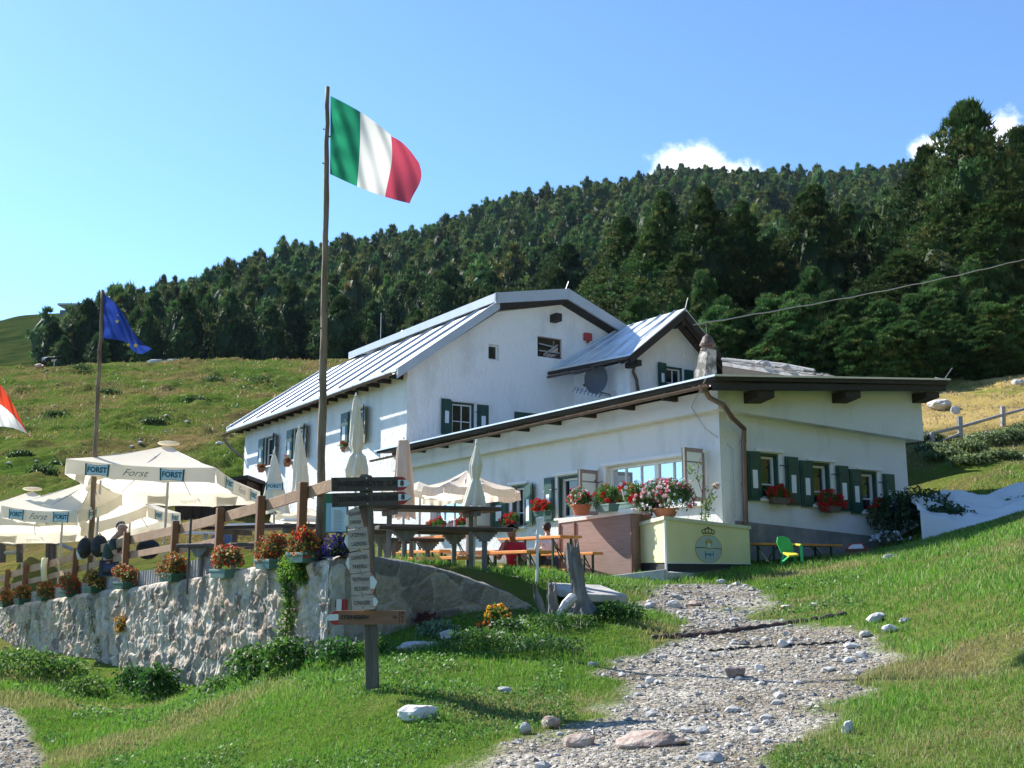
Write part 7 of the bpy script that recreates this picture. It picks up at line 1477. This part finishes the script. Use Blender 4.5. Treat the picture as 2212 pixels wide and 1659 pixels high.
# ---------------------------------------------------------------- grass
def inside_no(X, Y):   # places without grass: behind the wall, houses, counters
    dx, dy = X - C0.x, Y - C0.y; t = dx * U.x + dy * U.y; s = dx * W.x + dy * W.y; b = (t > -.15) & (s > -.05)
    wx, wy = X - RWC.x, Y - RWC.y; tl = wx * WD.x + wy * WD.y; nl = wx * WN.x + wy * WN.y; tr_ = wx * RD.x + wy * RD.y; nr = wx * RN_.x + wy * RN_.y
    b |= (nl < .02) & (tl > 0) & (tr_ < .6) ; b |= (nl < .02) & (nr < .02) & (tr_ < 4.4) & (nr > -.5); b |= (tr_ < 4.0) & (nr < -.2) & (tl > 0) & (Y > 17.3)
    b |= (X < 2.2) & (Y > 17.6) & (X > -4); return b
def grass():
    n = 490000; az = RN.uniform(-.54, .60, n); r = np.exp(RN.uniform(math.log(4.6), math.log(31), n)); X = r * np.sin(az); Y = r * np.cos(az)
    gm = gravel_mask(X, Y); ok = (gm < RN.uniform(.05, .55, n)) & ~inside_no(X, Y) & ((X > -3) | (r < 24)); X, Y, r = X[ok], Y[ok], r[ok]; n = len(X); Z = gz(X, Y) - .008
    cl_ = fbm(X * .9, Y * .9, 61, 4); dr = fbm(X * .55 + 4, Y * .55, 63, 4); fine = fbm(X * 3.5, Y * 3.5, 65, 3); keep = RN.random(n) < .62 + .6 * (fine + .2); X, Y, Z, r, cl_, dr = X[keep], Y[keep], Z[keep], r[keep], cl_[keep], dr[keep]; n = len(X)
    right = np.clip((X / Y - .16) / .12, 0, 1); edge = np.clip((gravel_mask(X, Y)) * 3, 0, 1); dry = np.clip((dr - .15 + .03 * right) * 4, 0, 1) * .75 + edge * .35; dry = np.clip(dry + (RN.random(n) < .05 + .10 * right) * .8, 0, 1)
    h = (.038 + .06 * np.clip(cl_ + .3, 0, 1)) * np.clip(.7 + r / 22, .8, 1.5); w = .0042 * np.clip(r / 6, .9, 4.5)
    v = Veg(9); gA = np.array([.07, .19, .016]); gB = np.array([.17, .34, .042]); st_ = np.array([.40, .32, .16]); u = RN.uniform(0, 1, (n, 1)); base = gA * (1 - u) + gB * u; base = base * (1 + .35 * cl_[:, None]); C = base * (1 - dry[:, None]) + st_ * RN.uniform(.6, 1.1, (n, 1)) * dry[:, None]
    v.blades(np.stack([X, Y, Z], -1), h, w, (1, 1, 1), (1, 1, 1), lean=.8); v.C = [np.repeat(C * RN.uniform(.8, 1.2, (n, 1)), 5, 0)]
    o = v.build('grass', M['leafy']); tag(o, 'short alpine grass with dry straws covering the slopes beside the track', 'grass', kind='stuff'); print('grass', n)
    n = 90000; az = RN.uniform(-.5, .32, n); r = np.exp(RN.uniform(math.log(5.5), math.log(20), n)); X = r * np.sin(az); Y = r * np.cos(az); cv = fbm(X * .8, Y * .8, 81, 4); ok = (gravel_mask(X, Y) < .15) & ~inside_no(X, Y) & (cv > -.05) & ((X < .5) | (cv > .25)); X, Y, r = X[ok], Y[ok], r[ok]
    P = np.stack([X, Y, gz(X, Y) + RN.uniform(.01, .05, len(X))], -1); v = Veg(12); v.leaves(P, np.clip(.028 * r / 9, .02, .05), (.05, .14, .02), (.15, .28, .06), w=.75, up=1.1, droop=.1); o = v.build('ground_cover', M['leafy']); tag(o, 'clover and small herbs between the grass left of the track', 'herbs', kind='stuff')
grass()
# rough taller tufts on bank edges and meadow turf further away
def heath():
    n = 150000; az = RN.uniform(-.5, .5, n); r = np.exp(RN.uniform(math.log(29), math.log(165), n)); X = r * np.sin(az); Y = r * np.cos(az); q = X / Y
    ok = ((q < -.02) & (r > 36)) | ((q > .36) & (r < 78)); X, Y, r, q = X[ok], Y[ok], r[ok], q[ok]; n = len(X); a = fbm(X * .12, Y * .12, 91, 5); b = fbm(X * .5, Y * .5, 93, 4); k = RN.random(n) < .55 + 1.3 * b; X, Y, r, q, a, b = X[k], Y[k], r[k], q[k], a[k], b[k]; n = len(X)
    dry = np.clip(.40 + a * 1.6 + RN.normal(0, .16, n) + (q > .3) * .45, 0, 1)[:, None]; u = RN.random((n, 1)); C = (np.array([.055, .11, .016]) * (1 - u) + np.array([.13, .185, .035]) * u) * (1 - dry) + (np.array([.18, .13, .045]) * (1 - u) + np.array([.34, .25, .10]) * u + np.clip(q[:, None] - .3, 0, .1) * .9) * dry
    v = Veg(19); v.blades(np.stack([X, Y, gz(X, Y) - .03], -1), np.clip(.16 + .14 * (b + .3), .08, .4) * np.clip(r / 70, .6, 1.6), .04 * r / 50, (1, 1, 1), (1, 1, 1), lean=1.0); v.C = [np.repeat(C, 5, 0)]; o = v.build('heath_grass', M['leafy']); tag(o, 'coarse olive and brown heath grass on the slopes behind the lodge', 'grass', kind='stuff')
heath()
# ---------------------------------------------------------------- stump
def stump():
    r = thing('tree_stump', 'weathered grey tree stump with a tall splintered trunk on the grassy bank', 'tree stump', at(1240, 1325, 13.4)); CU = lambda x, y: ((1450 + x * .18083) * .77669, (1480 + y * .18083) * .77669); Y = 13.4
    def trunk(name, prof, seed, dd=0):   # prof: list of (xl, xr, y)
        V = []; n = 22; Fc = []; rr = random.Random(seed); ph = [rr.uniform(0, 6) for _ in range(4)]; rows = []
        yy = np.linspace(prof[0][2], prof[-1][2], 30)
        for i, y in enumerate(yy):
            xl = np.interp(y, [p[2] for p in prof], [p[0] for p in prof]); xr = np.interp(y, [p[2] for p in prof], [p[1] for p in prof]); a = at(*CU(xl, y), Y + dd); b = at(*CU(xr, y), Y + dd); c = (a + b) / 2; R = (b - a).length / 2
            for k in range(n):
                q = 2 * PI * k / n; f = 1 + .10 * math.sin(5 * q + ph[0] + i * .05) + .08 * math.sin(9 * q + ph[1]) + .05 * math.sin(3 * q + i * .3); top = (1 - i / 29) < 0 ; z = 0
                if i < 3: z = (.09 * math.sin(3 * q + ph[2]) + .06 * math.sin(7 * q + ph[3])) * (1 - i / 3)
                V.append(c + Vector((math.cos(q) * R * f, math.sin(q) * R * .8 * f, z)))
        for i in range(29):
            for k in range(n): Fc.append((i * n + k, (i + 1) * n + k, (i + 1) * n + (k + 1) % n, i * n + (k + 1) % n))
        V.append(sum((V[k] for k in range(n)), Vector()) / n - ZZ * .12); Fc += [(len(V) - 1, k, (k + 1) % n) for k in range(n)]; m = MB(); m.add(V, Fc); return m.build(name, M['stonew'], r)
    trunk('trunk', [(665, 880, 290), (680, 905, 400), (700, 945, 560), (760, 965, 720), (775, 985, 860), (780, 1030, 1000), (770, 1110, 1130), (700, 1200, 1260)], 3)
    trunk('splinter', [(775, 830, 210), (770, 870, 300), (770, 890, 420)], 4, -.03)
    trunk('stub', [(180, 260, 925), (205, 310, 1010), (250, 350, 1120), (300, 380, 1260)], 5, -.1); trunk('stub', [(400, 545, 865), (395, 545, 980), (400, 560, 1100), (390, 600, 1260)], 6, .15)
    m = MB(); m.tube([at(*CU(790, 1010), Y - .12), at(*CU(680, 1110), Y - .25), at(*CU(560, 1280), Y - .3)], [.07, .055, .03], 8, jit=.1); m.build('root', M['stonewhite'], r)
    m = MB(); P = [at(*CU(430, 760), 15.6), at(*CU(1230, 800), 15.6), at(*CU(1640, 960), 14.6), at(*CU(1010, 940), 14.4), at(*CU(560, 850), 14.6)]; m.prism([p - ZZ * .12 for p in P], (0, 0, .11)); o = m.build('concrete_slab', mat('slab_concrete', (.30, .28, .26), (.44, .42, .38), 3, .9, .4, 20), None, bevel=.02); tag(o, 'flat weathered concrete slab behind the tree stump', 'slab')
stump()
# dark lines crossing the track
def line(pts, rad, label, mt):
    P = []; 
    for a, b in zip(pts[:-1], pts[1:]):
        for k in range(14): u = k / 14; h_ = hit(a[0] + (b[0] - a[0]) * u, a[1] + (b[1] - a[1]) * u); P.append(h_ + ZZ * (rad * .5 + .01 * math.sin(k * 1.7)))
    m = MB(); m.tube(P, rad, 6); tag(m.build('water_bar', mt, smooth=True), label, 'track drain')
line([(1408, 1380), (1500, 1376), (1610, 1362), (1720, 1346), (1835, 1328)], .028, 'dark rail laid across the gravel track as a drain, upper one', mat('rusty_rail', (.05, .03, .03), (.09, .055, .05), 4, .7)); line([(1530, 1408), (1610, 1402), (1700, 1396), (1800, 1392), (1850, 1386)], .014, 'thin dark cable lying across the track below the rail', M['black'])
# white sheet at the right
def sheet():
    m = MB(); nx, ny = 110, 44; V = []; top = [(1955, 1085), (2000, 1072), (2060, 1070), (2130, 1068), (2212, 1070), (2300, 1072)]; bot = [(1988, 1106), (2034, 1122), (2090, 1134), (2140, 1130), (2212, 1116), (2300, 1100)]
    for i in range(nx + 1):
        u = i / nx * 5; k = min(int(u), 4); f = u - k; a = (top[k][0] * (1 - f) + top[k + 1][0] * f, top[k][1] * (1 - f) + top[k + 1][1] * f); b = (bot[k][0] * (1 - f) + bot[k + 1][0] * f, bot[k][1] * (1 - f) + bot[k + 1][1] * f); pa_ = at(*a, 25.2); pb_ = at(*b, 21.8)
        for j in range(ny + 1):
            v = j / ny; p = pa_.lerp(pb_, v); gr_ = g(p.x, p.y); z = max(gr_ + .02, p.z - .05 + .10 * math.sin(v * PI) * (1 - .3 * math.sin(u * 2.2))); fo_ = (.34 * float(fbm(np.array([p.x * 1.5]), np.array([p.y * 1.3]), 7, 2)[0]) + .09 * float(fbm(np.array([p.x * 5]), np.array([p.y * 4]), 17, 3)[0]) + .08) * math.sin(v * PI) ** .6; 
            z += .05
            if j in (0, ny): z = gr_ + .01
            V.append(Vector((p.x, p.y, z + fo_)))
    m.add(V, [(i * (ny + 1) + j, (i + 1) * (ny + 1) + j, (i + 1) * (ny + 1) + j + 1, i * (ny + 1) + j + 1) for i in range(nx) for j in range(ny)]); tag(m.build('white_sheet', mat('plastic_sheet', (.84, .87, .88), (.90, .91, .91), 2, .35, trans=.35), smooth=True), 'crumpled white plastic sheet spread over something on the grass at the right', 'sheet')
sheet()
# split rail fence
def rfence():
    Y0 = 33.5; P = lambda x, y, Y: at(*c8(x, y), hit(*c8(max(x, 1500), 590 - (max(x, 1500) - 1500) * .23), 12).y); r = thing('split_rail_fence', 'grey split rail fence climbing the dry slope right of the annex', 'fence', P(1760, 560, 35))
    for x, yt, yb, Y in ((1582, 500, 590, 33), (1770, 392, 560, 34.5), (2065, 322, 480, 36.5), (2330, 230, 420, 38)):
        m = MB(); m.tube([P(x, yb, Y) - ZZ * .3, P(x, yt, Y)], .09, 7, jit=.1); m.build('post', M['greywood'], r)
    for a, b in (((1480, 530, 32.5), (1775, 462, 34.5)), ((1775, 462, 34.5), (2070, 378, 36.5)), ((2070, 378, 36.5), (2400, 290, 38.5)), ((1600, 580, 33), (1775, 510, 34.5))): m = MB(); m.tube([P(*a), P(*b)], .055, 6, jit=.1); m.build('rail', M['greywood'], r)
    # wooden fence far left seen under the parasols
    r = thing('paddock_fence', 'dark log fence under the parasols at the left edge', 'fence', at(60, 1200, 31)); 
    for x in (5, 42, 105, 115): m = MB(); m.tube([at(x, 1215, 30), at(x, 1168 if x > 100 else 1172, 30)], .09, 7); m.build('post', M['darkpipe'], r)
    for a, b in (((-20, 1172), (48, 1176)), ((105, 1166), (170, 1192)), ((-20, 1196), (48, 1192))): m = MB(); m.tube([at(*a, 30), at(*b, 30)], .06, 6); m.build('rail', M['greywood'], r)
rfence()
# cows on the crest
def cow(px, py, Y, az, pal, label, lying=False, sc=1.):
    p = at(px, py, Y); p.z = g(p.x, p.y) + (-.45 if lying else .22); r = thing('cow', label, 'cow', p); f = dirvec(az); s = Vector((f.y, -f.x, 0)); L = lambda x, y, z: p + (s * x + f * y + ZZ * z) * sc
    body = [(L(0, -.85, 1.25), .20), (L(0, -.7, 1.15), .30), (L(0, -.2, 1.02), .38), (L(0, .35, 1.02), .37), (L(0, .75, 1.12), .28), (L(0, 1.0, 1.3), .18), (L(0, 1.2, 1.42), .15), (L(0, 1.4, 1.30), .11), (L(0, 1.58, 1.18), .08)]; ch = [body]
    for y, k in ((-.7, 1), (.62, 0)):
        for x in (-.2, .2): ch.append([(L(0, -.7 if k else .75, 1.15 if k else 1.12), .30 if k else .28), (L(x, y, .85), .14), (L(x, y - (.12 if k else 0), .48), .075), (L(x, y - (.02 if k else .02), .22), .05), (L(x, y, .03), .06)])
    for x in (-1, 1): ch.append([(L(0, 1.2, 1.42), .15), (L(x * .2, 1.2, 1.46), .04)])
    ch.append([(L(0, -.85, 1.25), .20), (L(0, -1.02, 1.0), .03), (L(0, -1.04, .55), .03)]); skin_obj('body', ch, pal, r); return r
bw = mat('cow_black_white', (.015, .015, .015), (.75, .72, .70), 1.3, .8, lo=.50, hi=.52, detail=1); cw = mat('cow_white', (.72, .70, .66), (.6, .57, .52), 1, .8); cb = mat('cow_tan', (.50, .30, .20), (.62, .42, .32), 1, .8)
cow(107, 794, 139, 80, bw, 'black and white cow standing on the meadow crest at far left'); cow(86, 800, 132, -70, cb, 'pale brown calf below the black and white cow', sc=.55); cow(330, 789, 153, 80, cw, 'white cow on the crest right of the blue flag', lying=True, sc=.9); cow(346, 789, 155, -80, cw, 'second white cow, close right of the first one on the crest', lying=True, sc=.8); cow(367, 789, 157, 80, cw, 'rightmost pale cow partly hidden by the crest', lying=True, sc=.8)
# ---------------------------------------------------------------- air
hz_ = bpy.data.materials.new('air'); hz_.use_nodes = True; N_ = hz_.node_tree.nodes; N_.remove(N_['Principled BSDF']); pv = N_.new('ShaderNodeVolumePrincipled'); pv.inputs['Color'].default_value = (.55, .74, 1, 1); pv.inputs['Density'].default_value = .000045; pv.inputs['Anisotropy'].default_value = 0; hz_.node_tree.links.new(pv.outputs[0], N_['Material Output'].inputs[1])
HAZE = True
if HAZE:
    zmin = float(_GZ.min()) - 1; zmax = max(float(_GZ.max()), 330) + 40; m = MB(); m.box((0, 0, (zmin + zmax) / 2), (1700, 1700, zmax - zmin)); tag(m.build('haze', hz_), 'thin bluish summer haze in the air before the forest', 'haze', kind='stuff')
